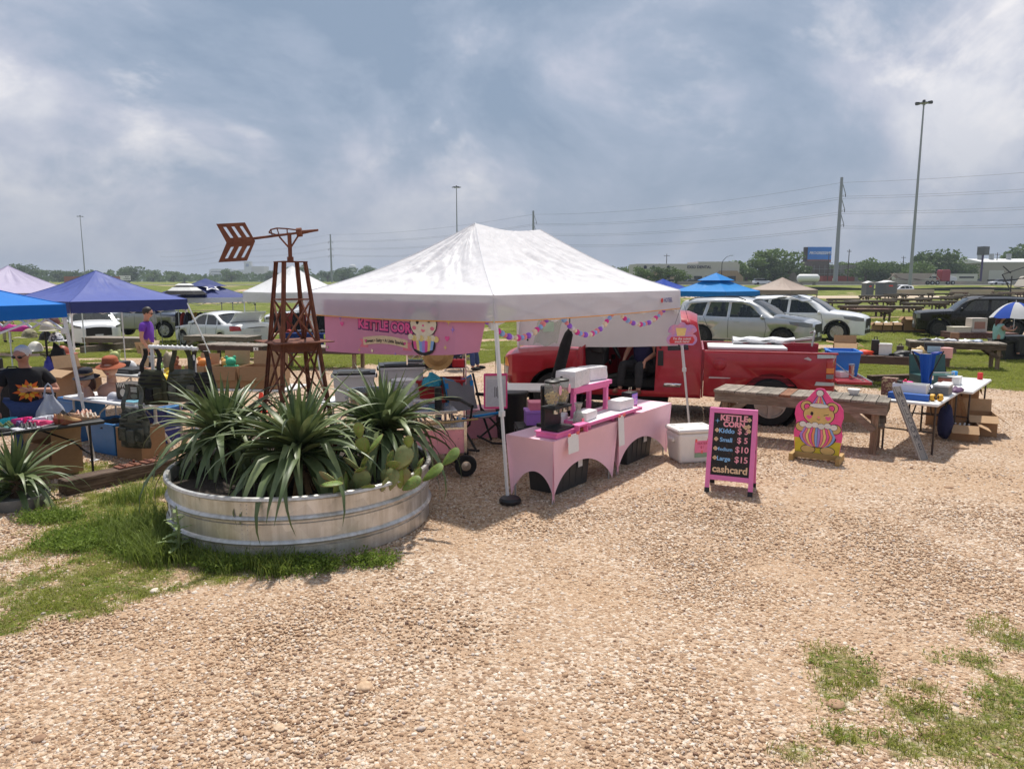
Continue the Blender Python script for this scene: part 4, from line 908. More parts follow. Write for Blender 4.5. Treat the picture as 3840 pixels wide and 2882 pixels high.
 def endpatch(s,name,y0,y1,z0,z1,mat,end='f',off=.006,par=None,dep=0,bow=.10):
  b = B()
  def fn(u,v):
   yy,z = lerp(y0,y1,u),lerp(z0,z1,v);w = s.y(.0 if end == 'f' else s.L,z);k = max(0,abs(yy) - w) / max(.01,(s.y(s.kf if end == 'f' else s.L - s.kr,z) - w));q = (s.kf if end == 'f' else s.kr) * min(1,k) ** (1 / s.pw)
   x = s.L / 2 - q if end == 'f' else -s.L / 2 + q
   return (x + (off if end == 'f' else -off),yy,z)
  b.grid(fn,12,2);return obj(name,b,mat,par or s.t,solid=.008)
 def caps(s,mat,z0f,z0r):
  for nm,q,z0 in (('front_end',0,z0f),('rear_end',s.L,z0r)):
   zt = interp(s.top,q) ;b = B()
   b.grid(lambda u,v: (lambda z: (s.L / 2 - q,(2 * u - 1) * s.y(q,min(z,zt - s.e)),z))(lerp(z0,zt - s.e * .4,v)),8,5);obj(nm,b,mat,s.t)
 def wheel(s,q,r,side,rim,spokes=5,w=.23):
  yc = side * (s.plan(q) - w / 2 - .02);t = obj('wheel',B().cyl((0,0,0),(0,.001,0),.02),under_m,s.t,loc=(s.L / 2 - q,yc,r));mm = Matrix.Rotation(-side * PI / 2,4,'X')
  b = B();b.lathe([(r * .66,-w / 2),(r * .93,-w / 2),(r,-w / 2 + .03),(r,w / 2 - .03),(r * .93,w / 2),(r * .66,w / 2),(r * .62,w / 2 - .05),(r * .62,-w / 2)],32,mat=mm);obj('tyre',b,tyre_m,t,smooth=35)
  b = B();b.lathe([(r * .655,w / 2 - .03),(r * .655,w / 2 + .004),(r * .60,w / 2 + .004),(r * .57,w / 2 - .05)],28,mat=mm)
  for i in range(spokes):
   a = 2 * PI * i / spokes + .3;d = Vector((math.cos(a),math.sin(a),0))
   b.beam(mm @ (d * r * .12 + Vector((0,0,w / 2 - .015))),mm @ (d * r * .6 + Vector((0,0,w / 2 - .012))),.03,r * .15 if spokes < 7 else r * .09,mm.to_3x3() @ Vector((-d.y,d.x,0)))
  b.lathe([(0,w / 2 + .004),(r * .16,w / 2),(r * .17,w / 2 - .04)],16,mat=mm);obj('rim',b,rim,t,smooth=35)
  b = B();b.lathe([(r * .6,w / 2 - .07),(0,w / 2 - .07),(0,w / 2 - .075)],20,mat=mm);obj('brake_shade',b,under_m,t)
def std_car(name,label,loc,rz,S,body,group=None,lod=0,rim=rim_m,gl=None,ra=.06,spokes=5,cat='car',plate=True,clad=None):
 t = thing(name,label,cat,loc,rz,group);c = Car(t,S['L'],S['W'],S['top'],S['zr'],S['belt'],S['wh'],body,S.get('kf',.35),S.get('kr',.25),S.get('tu',.30));L = c.L;gl = gl or glass
 co,r0,r1,de = S['marks'];out = c.rail(.0,L) + c.bottom(0,L,ra)
 for sd in (1,-1):
  c.panel('body_side',out,S['win'],sd,body)
  for wpoly in S['win']: c.panel('side_window',wpoly,[],sd,gl,-.012,thick=0)
 c.strip('hood',0,co,body);c.strip('roof',r0,r1,body,crown=.05)
 for nm,a,b_ in (('windscreen',co,r0),('rear_window',r1,de)):
  c.strip(nm,a,b_,gl,-.9,.9,-.006);c.strip('pillar',a,b_,body,-1,-.9);c.strip('pillar',a,b_,body,.9,1)
 if de < L - .01: c.strip('deck',de,L,body)
 c.caps(body,S['zr'] + .02,S['zr'] + .05)
 b = B();b.box((0,0,(S['zr'] + interp(c.top,L / 2) * .0 + .62) / 2),(L * .9,c.W * .84,.62 - S['zr']));obj('floor_pan',b,under_m,t)
 for q,r in c.wh:
  for sd in (1,-1): c.wheel(q,r,sd,rim,spokes)
 hl,tl = S['lights']
 for sd in (1,-1): c.panel('headlight',hl,[],sd,lamp_m,.006,thick=0);c.panel('tail_light',tl,[],sd,red_lens,.006,thick=0)
 gz = S['grille'];c.endpatch('grille',-c.W * .26,c.W * .26,gz[0],gz[1],trim_m);c.endpatch('lower_grille',-c.W * .3,c.W * .3,c.zr + .06,c.zr + .2,trim_m)
 if plate: c.endpatch('licence_plate',-.15,.15,c.zr + .2,c.zr + .34,plate_m,off=.016);c.endpatch('licence_plate',-.15,.15,.72,.86,plate_m,'r',off=.016)
 if lod: return t,c
 for sd in (1,-1):
  for ln in S['seams']:
   b = B();pts = []
   for (q0,z0),(q1,z1) in zip(ln,ln[1:]):
    n = 6;pts += [c.pos(lerp(q0,q1,k / n),lerp(z0,z1,k / n),sd,.001) for k in range(n + (1 if (q1,z1) == ln[-1] else 0))]
   b.tube(pts,.006,4);obj('door_seam',b,trim_m,t)
  for q,z in S['handles']: b = B();p0 = c.pos(q,z,sd,.02);p1 = c.pos(q + .18,z,sd,.02);b.beam(p0,p1,.02,.035,(0,0,1));obj('door_handle',b,body,t,bevel=.006)
  q,z = S['mirror'];b = B();p0 = c.pos(q,z,sd,.11);b.ball(p0,(.06,.10,.075),10,7);mi = obj('wing_mirror',b,S.get('mirror_m',body),t,smooth=60);b = B();b.beam(c.pos(q + .02,z - .05,sd,-.02),p0 + Vector((0,0,-.05)),.04,.04);obj('mirror_arm',b,trim_m,mi)
  if 'rails' in S: b = B();a,e_ = S['rails'];b.tube([Vector((L / 2 - lerp(a,e_,k / 8),sd * (c.y(lerp(a,e_,k / 8),interp(c.top,lerp(a,e_,k / 8)) - .03) - .06),interp(c.top,lerp(a,e_,k / 8)) + (.05 if 0 < k < 8 else -.01))) for k in range(9)],.018,6);obj('roof_rail',b,S.get('rail_m',trim_m),t)
  if clad:
   for q,r in c.wh:
    h = math.asin((c.zr - r) / (r + ra));arc = [lerp(h,PI - h,i / 12) for i in range(13)]
    c.panel('arch_trim',[(q + (r + ra + .05) * math.cos(a),r + (r + ra + .05) * math.sin(a)) for a in arc] + [(q + (r + ra - .005) * math.cos(a),r + (r + ra - .005) * math.sin(a)) for a in arc[::-1]],[],sd,clad,.006,thick=0)
   c.panel('sill_trim',[(c.wh[0][0] + .5,c.zr),(c.wh[0][0] + .48,c.zr + .13),(c.wh[1][0] - .48,c.zr + .13),(c.wh[1][0] - .5,c.zr)],[],sd,clad,.006,thick=0)
 for q in S['seats']:
  for yy in (-.38,.38):
   b = B();b.box((L / 2 - q,yy,.95),(.14,.46,.6),rot=(0,-.18,0));b.box((L / 2 - q - .06,yy,1.33),(.09,.24,.18));b.box((L / 2 - q + .28,yy,.62),(.5,.48,.16));obj('seat',b,seat_m,t,bevel=.03)
 b = B();b.box((L / 2 - co - .28,0,.92),(.45,c.W * .8,.2));obj('dashboard',b,seat_m,t)
 return t,c
SUV = dict(L=4.92,W=1.92,zr=.27,belt=1.03,kf=.42,kr=.3,wh=[(.95,.375),(3.78,.375)],marks=(1.28,2.06,4.55,4.80),grille=(.55,.9),
 top=[(0,.86),(.08,.96),(.35,1.05),(.8,1.12),(1.28,1.17),(1.7,1.47),(2.06,1.66),(2.5,1.725),(3.3,1.73),(4.1,1.69),(4.55,1.60),(4.80,1.12),(4.9,1.0),(4.92,.8)],
 win=[[(1.62,1.10),(2.10,1.49),(2.42,1.58),(2.74,1.60),(2.76,1.09)],[(2.86,1.09),(2.84,1.605),(3.50,1.60),(3.62,1.11)],[(3.74,1.115),(3.62,1.59),(4.20,1.53),(4.42,1.22),(4.36,1.15)]],
 lights=([(.05,.80),(.05,.93),(.30,.98),(.75,.99),(.70,.90),(.30,.82)],[(4.62,.98),(4.64,1.12),(4.90,1.02),(4.915,.9)]),seams=[[(1.55,.36),(1.48,.75),(1.56,1.08)],[(2.80,.36),(2.80,1.08)],[(3.35,.36),(3.42,.5),(3.70,1.1)]],handles=[(2.42,.93),(3.30,.95)],mirror=(1.62,1.12),seats=(2.45,3.4),rails=(2.3,4.35))
SEDAN = dict(L=4.95,W=1.84,zr=.24,belt=.94,kf=.42,kr=.35,wh=[(.98,.33),(3.78,.33)],marks=(1.42,2.18,3.35,4.10),grille=(.48,.68),
 top=[(0,.66),(.1,.76),(.45,.86),(1.42,.98),(1.8,1.25),(2.18,1.40),(2.6,1.47),(3.0,1.46),(3.35,1.39),(3.75,1.19),(4.10,1.08),(4.6,1.07),(4.85,1.03),(4.95,.9)],
 win=[[(1.75,.98),(2.16,1.28),(2.45,1.37),(2.70,1.385),(2.72,.985)],[(2.80,.985),(2.78,1.385),(3.22,1.36),(3.45,1.24),(3.52,1.0)],[(3.58,1.0),(3.52,1.21),(3.80,1.06),(3.80,1.01)]],
 lights=([(.05,.60),(.08,.73),(.5,.80),(.7,.80),(.55,.68)],[(4.45,.78),(4.42,.98),(4.9,.98),(4.93,.80)]),seams=[[(1.62,.32),(1.55,.62),(1.68,.97)],[(2.76,.32),(2.76,.97)],[(3.35,.32),(3.42,.55),(3.58,.98)]],handles=[(2.40,.86),(3.30,.87)],mirror=(1.78,1.03),seats=(2.4,3.3))
JEEP = dict(L=4.42,W=1.78,zr=.30,belt=1.08,kf=.2,kr=.15,tu=.2,wh=[(.86,.36),(3.50,.36)],marks=(1.34,1.86,4.12,4.33),grille=(.72,.95),
 top=[(0,.95),(.06,1.02),(.5,1.08),(1.34,1.13),(1.6,1.40),(1.86,1.60),(2.1,1.65),(3.2,1.665),(4.12,1.63),(4.33,1.15),(4.42,1.0)],
 win=[[(1.68,1.12),(1.95,1.46),(2.1,1.545),(2.56,1.555),(2.56,1.12)],[(2.66,1.12),(2.66,1.555),(3.22,1.555),(3.30,1.12)],[(3.40,1.12),(3.38,1.55),(3.98,1.53),(4.08,1.15)]],
 lights=([(.01,.78),(.01,.96),(.14,.97),(.15,.78)],[(4.25,.8),(4.24,1.1),(4.36,1.08),(4.40,.8)]),seams=[[(1.48,.4),(1.42,.75),(1.6,1.1)],[(2.61,.4),(2.61,1.1)],[(3.05,.4),(3.12,.6),(3.34,1.1)]],handles=[(2.28,.98),(3.05,.98)],mirror=(1.62,1.18),seats=(2.3,3.2),rails=(2.2,3.95))
XOVER = dict(SUV,L=4.4,W=1.80,wh=[(.90,.35),(3.55,.35)],marks=(1.15,1.9,4.0,4.28),grille=(.55,.88),top=[(0,.88),(.06,.97),(.4,1.06),(1.15,1.13),(1.5,1.40),(1.9,1.58),(2.3,1.64),(3.2,1.63),(4.0,1.52),(4.28,1.1),(4.4,.9)],
 win=[[(1.5,1.08),(1.95,1.43),(2.45,1.53),(2.46,1.08)],[(2.56,1.08),(2.55,1.53),(3.2,1.50),(3.32,1.1)],[(3.42,1.1),(3.32,1.48),(3.75,1.42),(3.85,1.15)]],lights=([(.05,.86),(.05,.95),(.35,1.0),(.7,1.0),(.4,.9)],[(4.1,.95),(4.1,1.1),(4.36,1.0),(4.38,.9)]),seams=[[(1.42,.36),(1.36,.7),(1.46,1.06)],[(2.51,.36),(2.51,1.07)],[(3.0,.36),(3.05,.5),(3.36,1.08)]],handles=[(2.15,.93),(3.0,.95)],mirror=(1.5,1.1),seats=(2.2,3.1),rails=(2.1,3.9))
gz_ = lambda x,y: ground_z(x,y)
jx = (8.39,25.36)
t,c = std_car('parked_car','silver crossover with its tailgate raised behind the red pickup',(jx[0],jx[1] + .5,0),R(-35),SUV,psil,'parked cars',rim=dark_rim,gl=glass_c,spokes=7)
b = B();q0 = c.L / 2 - 4.5
b.grid(lambda u,v: (-q0 - v * .95,(u - .5) * 1.45,1.66 + .28 * math.sin(v * 1.6) - .22 * v * v),8,6);tg = obj('tailgate',b,psil,t,solid=.03,smooth=50)
b = B();b.grid(lambda u,v: (-q0 - .1 - v * .55,(u - .5) * 1.2,1.69 + .28 * math.sin(.1 + v * .9) - .09 * v * v),8,4);obj('tailgate_glass',b,glass,tg,solid=.01)
hx = (11.77,28.32)
std_car('parked_car','white crossover nosing out between the silver crossover and the bench tables',(hx[0] + .1,hx[1] + 1.2,0),R(-35),SUV,pw,'parked cars',spokes=10,clad=trim_m)
kx = (19.36,29.93)
std_car('parked_car','black boxy off road car at the right edge of the picture',(kx[0] + .15,kx[1] + .6,0),R(157),JEEP,pblk,'parked cars',rim=dark_rim,clad=trim_m)
std_car('parked_car','white crossover facing forward between the blue canopies on the left',(*(-18.42,31.5,-0.4)[:2],-.45),R(-52),XOVER,pw,'parked cars',gl=glass_c,clad=trim_m)
t,c = std_car('parked_car','white saloon with raised boot lid behind the bench table marked four',(*(-12.28,30.5,-0.32)[:2],-.42),R(180 - 36),SEDAN,pw,'parked cars',spokes=7)
b = B();b.grid(lambda u,v: (-c.L / 2 + .80 - .45 * v,(u - .5) * 1.4,1.10 + .42 * v - .05 * math.sin(v * 3)),8,5);obj('boot_lid',b,pw,t,solid=.04,smooth=50)
PICK = dict(L=5.3,W=1.9,zr=.42,belt=1.16,kf=.3,kr=.1,wh=[(.95,.39),(4.15,.39)],marks=(1.35,2.0,3.2,3.42),grille=(.75,1.02),
 top=[(0,.98),(.08,1.08),(.5,1.16),(1.35,1.22),(1.7,1.52),(2.0,1.73),(2.4,1.79),(3.0,1.78),(3.2,1.72),(3.42,1.24),(3.5,1.22),(5.28,1.22),(5.3,1.1)],
 win=[[(1.75,1.2),(2.1,1.6),(2.45,1.68),(2.46,1.2)],[(2.55,1.2),(2.55,1.68),(3.05,1.66),(3.2,1.24)]],
 lights=([(.04,.82),(.04,1.0),(.42,1.04),(.48,.84)],[(5.15,.8),(5.15,1.15),(5.29,1.15),(5.29,.8)]),seams=[[(1.62,.5),(1.55,.8),(1.72,1.2)],[(2.5,.5),(2.5,1.2)],[(3.12,.5),(3.25,1.2)],[(3.45,.5),(3.45,1.2)]],handles=[(2.2,1.02),(2.9,1.02)],mirror=(1.7,1.28),seats=(2.4,3.0))
std_car('pickup_truck','silver grey pickup parked behind the man in the purple shirt',(*(-18.61,36.5,-0.52)[:2],-.45),R(-8),PICK,pgr,'parked cars',cat='pickup',ra=.09,spokes=6)
std_car('parked_car','white car half hidden behind the dark clothes racks',(*(-10.44,38,-0.97)[:2],-.4),R(200),SUV,pw,'parked cars',lod=1)
std_car('parked_car','white crossover driving away beyond the portable toilets',(*(62.99,118,-0.05)[:2],0),R(180 + 12),XOVER,pw,'far cars',lod=1)
std_car('parked_car','white car seen under the edge of the tan canopy',(*(31.1,88,-0.15)[:2],0),R(175),XOVER,pw,'far cars',lod=1)
# ---------- the red pickup ----------
TS = dict(L=5.55,W=1.98,zr=.42,belt=1.16,wh=[(.98,.385),(4.53,.385)],top=[(0,1.02),(.06,1.08),(.3,1.13),(.8,1.185),(1.40,1.22),(1.72,1.50),(1.98,1.70),(2.25,1.775),(2.8,1.79),(3.2,1.76),(3.34,1.70),(3.44,1.22)])
rw = (4.21,11.61);hd = R(180 - 14);ux,uy = math.cos(hd),math.sin(hd)            # forward
nxp,nyp = uy,-ux                                                                   # towards far side
side_s = 1
ctr = Vector((rw[0],rw[1],0)) + Vector((ux,uy,0)) * (4.53 - 5.55 / 2) + Vector((uy,-ux,0)) * (.86)
tr = thing('pickup_truck','worn red extended cab pickup with its driver door open behind the stall','pickup',tuple(ctr),hd)
c = Car(tr,5.55,1.98,TS['top'],.42,1.16,TS['wh'],pred,.22,.12,.30,pw_=.35)
near,far = 1,-1                                            # left flank of the truck faces the camera
ra = .10
def arch(wq):
 h = math.asin((c.zr - .385) / (.385 + ra));return [(wq + (.385 + ra) * math.cos(lerp(h,PI - h,i / 10)),.385 + (.385 + ra) * math.sin(lerp(h,PI - h,i / 10))) for i in range(11)]
for sd in (near,far):
 c.panel('front_fender',c.rail(0,1.36) + [(1.36,.46)] + arch(.98) + [(.30,.50),(0,.62)],[],sd,pred)
 op = [(1.43,.52),(1.46,1.2),(1.80,1.55),(1.98,1.64),(2.66,1.66),(2.70,1.2),(2.68,.52)]
 ew = [(2.88,1.2),(2.86,1.60),(3.02,1.60),(3.16,1.56),(3.22,1.22)]
 cab = c.rail(1.37,3.43) + [(3.43,.42),(1.37,.42)]
 if sd == near:
  c.panel('cab_side',cab,[op,ew],sd,pred)
 else:
  fw = [(1.62,1.2),(1.9,1.52),(2.1,1.62),(2.6,1.63),(2.62,1.2)];c.panel('cab_side',cab,[fw,ew],sd,pred);c.panel('side_window',fw,[],sd,glass_c,-.012,thick=0)
 c.panel('extended_window',ew,[],sd,glass,-.012,thick=0)
 bed = [(3.47,.46),(3.47,1.215),(5.50,1.215),(5.50,.52),(5.05,.50)] + arch(4.53)
 bp_ = c.panel('bed_side',bed,[],sd,pred)
 for poly in ([(3.49,.80),(3.49,.815),(5.3,.815),(5.3,.80)],): c.panel('body_crease',poly,[],sd,M('crease_red',(.30,.01,.02),.4),.004,thick=0)
 c.panel('tail_lamp',[(5.34,.78),(5.34,1.14),(5.47,1.14),(5.47,.78)],[],sd,red_lens,.008);c.panel('tail_lamp_amber',[(5.345,.90),(5.345,.98),(5.465,.98),(5.465,.90)],[],sd,amber,.012,thick=0);c.panel('tail_lamp_clear',[(5.345,.81),(5.345,.88),(5.465,.88),(5.465,.81)],[],sd,lamp_m,.012,thick=0)
 c.panel('turn_lamp',[(.012,.86),(.012,1.0),(.10,1.01),(.16,.86)],[],sd,amber,.006,thick=0);c.panel('headlight',[(.012,.72),(.012,.85),(.14,.85),(.12,.72)],[],sd,lamp_m,.006,thick=0)
c.panel('fuel_door',[(3.72 + .11 * math.cos(a),1.0 + .11 * math.sin(a)) for a in [2 * PI * i / 18 for i in range(18)]],[],near,pred,.004,thick=.002)
for poly in ([(5.20,1.13),(5.20,1.19),(5.49,1.19),(5.49,1.14)],[(5.18,.70),(5.20,.76),(5.48,.75),(5.48,.70)]): c.panel('duct_tape',poly,[],near,M('silver_tape',(.50,.55,.53),.5),.014,thick=0)
c.panel('badge',[(2.82,.60),(2.84,.66),(3.12,.66),(3.10,.60)],[],near,chrome,.008);c.panel('scratch',[(3.55,.765),(3.56,.79),(3.9,.785),(3.88,.77)],[],near,M('bare_scratch',(.55,.45,.45),.7),.003,thick=0);c.panel('scratch',[(5.0,1.12),(5.06,1.15),(5.12,1.11),(5.10,1.09)],[],near,M('bare_scratch',(0,0,0)),.003,thick=0)
c.panel('jamb_latch',[(2.725,.95),(2.725,1.2),(2.81,1.2),(2.82,.95)],[],near,trim_m,.005,thick=0)
c.strip('hood',0,1.38,pred);c.strip('roof',1.98,3.34,pred,crown=.06);c.strip('windscreen',1.40,1.98,glass_c,-.9,.9,-.006);c.strip('pillar',1.40,1.98,pred,-1,-.9);c.strip('pillar',1.40,1.98,pred,.9,1)
c.strip('rear_window',3.34,3.44,glass,-.86,.86,-.004);c.strip('pillar',3.34,3.44,pred,-1,-.86);c.strip('pillar',3.34,3.44,pred,.86,1)
c.caps(pred,.62,.5)
for o in [o for o in tr.children if o.name.startswith('rear_end')]: bpy.data.objects.remove(o)
X = lambda q: 5.55 / 2 - q
b = B();b.box((X(3.45),0,.83),(.03,1.84,.80));obj('cab_back',b,pred,tr)
b = B();b.box((X(4.48),0,.68),(1.98,1.80,.04));obj('bed_floor',b,M('bed_liner_red',(.30,.015,.03),.6),tr)
for sd in (1,-1):
 b = B();b.box((X(4.49),sd * .93,1.205),(2.04,.07,.03));obj('bed_rail',b,pred,tr,bevel=.008);b = B();b.box((X(4.49),sd * .84,.93),(2.0,.02,.52));obj('bed_inner_wall',b,M('bed_liner_red',(0,0,0)),tr)
b = B();b.box((X(5.80),0,.735),(.52,1.62,.05));tgp = obj('tailgate',b,pred,tr,bevel=.012)
for i in range(9): b = B();b.box((X(5.80),-.72 + i * .18,.764),(.44,.045,.010));obj('tailgate_rib',b,M('tailgate_rib_red',(.42,.06,.09),.5),tgp)
b = B();b.box((X(6.055),0,.735),(.03,1.60,.06));obj('tailgate_cap',b,M('grey_cap',(.16,.16,.165),.5),tgp)
for sd in (1,-1): b = B();b.tube([(X(5.50),sd * .84,1.05),(X(5.75),sd * .84,.85),(X(5.95),sd * .83,.77)],.007,6);obj('tailgate_cable',b,steel,tr)
b = B();b.box((X(5.52),0,.50),(.14,1.9,.17));obj('rear_bumper',b,black_plastic,tr,bevel=.02)
b = B();b.grid(lambda u,v: (X(-.10 + .22 * abs(2 * u - 1) ** 3),(2 * u - 1) * .98,lerp(.42,.64,v)),16,3);obj('front_bumper',b,chrome,tr,solid=.03,smooth=50)
b = B();b.grid(lambda u,v: (X(-.02),(2 * u - 1) * .55,lerp(.68,.98,v)),6,3);obj('grille',b,trim_m,tr,solid=.02)
b = B();b.box((X(1.6),0,.36),(2.6,1.5,.14));b.box((X(4.5),0,.52),(1.7,1.5,.2));obj('chassis',b,under_m,tr)
b = B();b.box((X(.9),0,.72),(.9,1.3,.5));obj('engine_bay',b,under_m,tr)
for wq in (.98,4.53):
 for sd in (1,-1):
  c.wheel(wq,.385,sd,M('worn_rim',(.42,.38,.34),.5,.5,var=.15),5 if wq > 2 else 6);b = B();b.lathe([(.47,-.14),(.48,.12),(.46,.12),(.45,-.14)],24,mat=Matrix.Translation((X(wq),sd * .80,.40)) @ Matrix.Rotation(-sd * PI / 2,4,'X'));obj('wheel_well',b,under_m,tr)
dr = bpy.data.objects.new('door',None);COL.objects.link(dr);dr.parent = tr;hp = c.pos(1.42,.9,near);dr.location = (hp.x,hp.y,0);dr.rotation_euler = (0,0,R(64))
c2 = Car(dr,5.55,1.98,TS['top'],.42,1.16,TS['wh'],pred,.22,.12,.30)
def dpanel(nm,poly,holes,mat,off,thick=.05):
 o = c2.panel(nm,poly,holes,near,mat,off,par=dr,thick=thick)
 for v in o.data.vertices: v.co.x -= hp.x;v.co.y -= hp.y
 return o
dwin = [(1.60,1.22),(1.86,1.51),(2.04,1.60),(2.56,1.62),(2.58,1.22)]
dpanel('door_skin',[(1.43,.50),(1.46,1.2),(1.80,1.56),(1.98,1.66),(2.64,1.68),(2.68,1.2),(2.66,.50)],[dwin],pred,.0);dpanel('door_window',dwin,[],glass_c,-.02,.004);dpanel('window_trim',dwin,[[(1.64,1.235),(1.88,1.50),(2.05,1.585),(2.53,1.605),(2.55,1.235)]],trim_m,.004,.004)
b = B();b.box((-1.06,.0,.98),(.12,.03,.09));obj('door_handle',b,trim_m,dr,bevel=.01);b = B();b.lathe([(.05,0),(.05,.012),(.02,.02)],16,mat=Matrix.Translation((-.93,.012,.90)) @ Matrix.Rotation(-PI / 2,4,'X'));obj('lock_ring',b,chrome,dr)
b = B();b.box((-.26,.17,1.27),(.10,.24,.30));mi = obj('wing_mirror',b,trim_m,dr,bevel=.03);b = B();b.box((-.315,.17,1.27),(.006,.19,.24));obj('mirror_glass',b,chrome,mi);b = B();b.beam((-.24,.0,1.19),(-.26,.1,1.2),.06,.05);obj('mirror_arm',b,trim_m,mi)
b = B();b.box((X(2.45),0,.62),(2.0,1.72,.12));obj('cab_floor',b,under_m,tr)
for yy in (.42,-.42):
 b = B();b.box((X(2.42),yy,.86),(.55,.56,.18));b.box((X(2.74),yy,1.20),(.16,.56,.66),rot=(0,-.16,0));b.box((X(2.80),yy,1.60),(.10,.28,.18));obj('cab_seat',b,seat_m,tr,bevel=.04)
b = B();b.box((X(1.62),0,1.05),(.40,1.66,.30));obj('dashboard',b,seat_m,tr,bevel=.04)
b = B();b.lathe([(.17,-.012),(.19,0),(.17,.012),(.155,0)],20,mat=Matrix.Translation((X(1.96),.42,1.16)) @ Matrix.Rotation(R(-62),4,'Y'));obj('steering_wheel',b,trim_m,tr,smooth=40)
def TW(q,y,z): return tr.matrix_basis @ Vector((X(q),y,z)) if False else Matrix.Translation(ctr) @ Matrix.Rotation(hd,4,'Z') @ Vector((X(q),y,z))
b = B();b.box((0,0,0),(1.25,.75,.05));o = obj('folded_table',b,white_plastic,loc=TW(4.15,.40,1.245),bevel=.015);o.rotation_euler = (0,0,hd);tag(o,'white folded table lying across the bed of the red pickup','table')
b = B();b.grid(lambda u,v: ((u - .5) * 1.0,.14 * math.cos(2 * PI * v) + .01 * math.sin(u * 30),.055 * math.sin(2 * PI * v) + .012 * math.sin(u * 17 + v * 9)),24,12);o = obj('rolled_tarp',b,wrap,loc=TW(4.45,.12,1.335));o.rotation_euler = (0,0,hd + .04);tag(o,'crumpled silvery tarp roll on top of the load in the red pickup','tarp')
t = thing('folding_chair_bundle','grey tube frames of a folded chair sticking out of the pickup bed','folding chair',tuple(TW(4.95,.15,1.25)),hd)
for i in range(5): b = B();b.cyl((.35,-.15 + i * .05,.02 + i * .01),(-.30,-.1 + i * .06,.12 + .02 * (i % 3)),.014,n=8);obj('tube',b,M('grey_tube',(.30,.29,.29),.5),t)
b = B();b.tube([(-.28,-.2,.22),(-.32,-.05,.26),(-.30,.1,.24),(-.25,.22,.02)],.016,8);obj('frame',b,M('grey_tube',(0,0,0)),t)
blue_bin = M('blue_plastic',(.02,.19,.58),.45,var=.06,sc=3)
tote('storage_bin','open bright blue storage bin standing on the pickup tailgate',tuple(TW(5.76,-.05,.77)),hd,.46,.62,.42,blue_bin,blue_bin,lid=False,ribs=0,group='blue bins',taper=.84)
t = thing('tumbler','steel travel tumbler on the near corner of the tailgate','tumbler',tuple(TW(5.80,.52,.77)),0);b = B();b.lathe([(.033,0),(.036,.02),(.045,.2),(.045,.215)],18);obj('body',b,M('rose_steel',(.45,.36,.33),.25,.9),t,smooth=40);b = B();b.lathe([(.047,.215),(.047,.24),(.03,.245)],18);obj('lid',b,clear,t,smooth=40)
bundle('crumpled_bag','crumpled white plastic bag on the pickup tailgate beside the tumbler',TW(5.72,.30,.77),.3,(.28,.20,.10),white_paper,'loose bags',31)
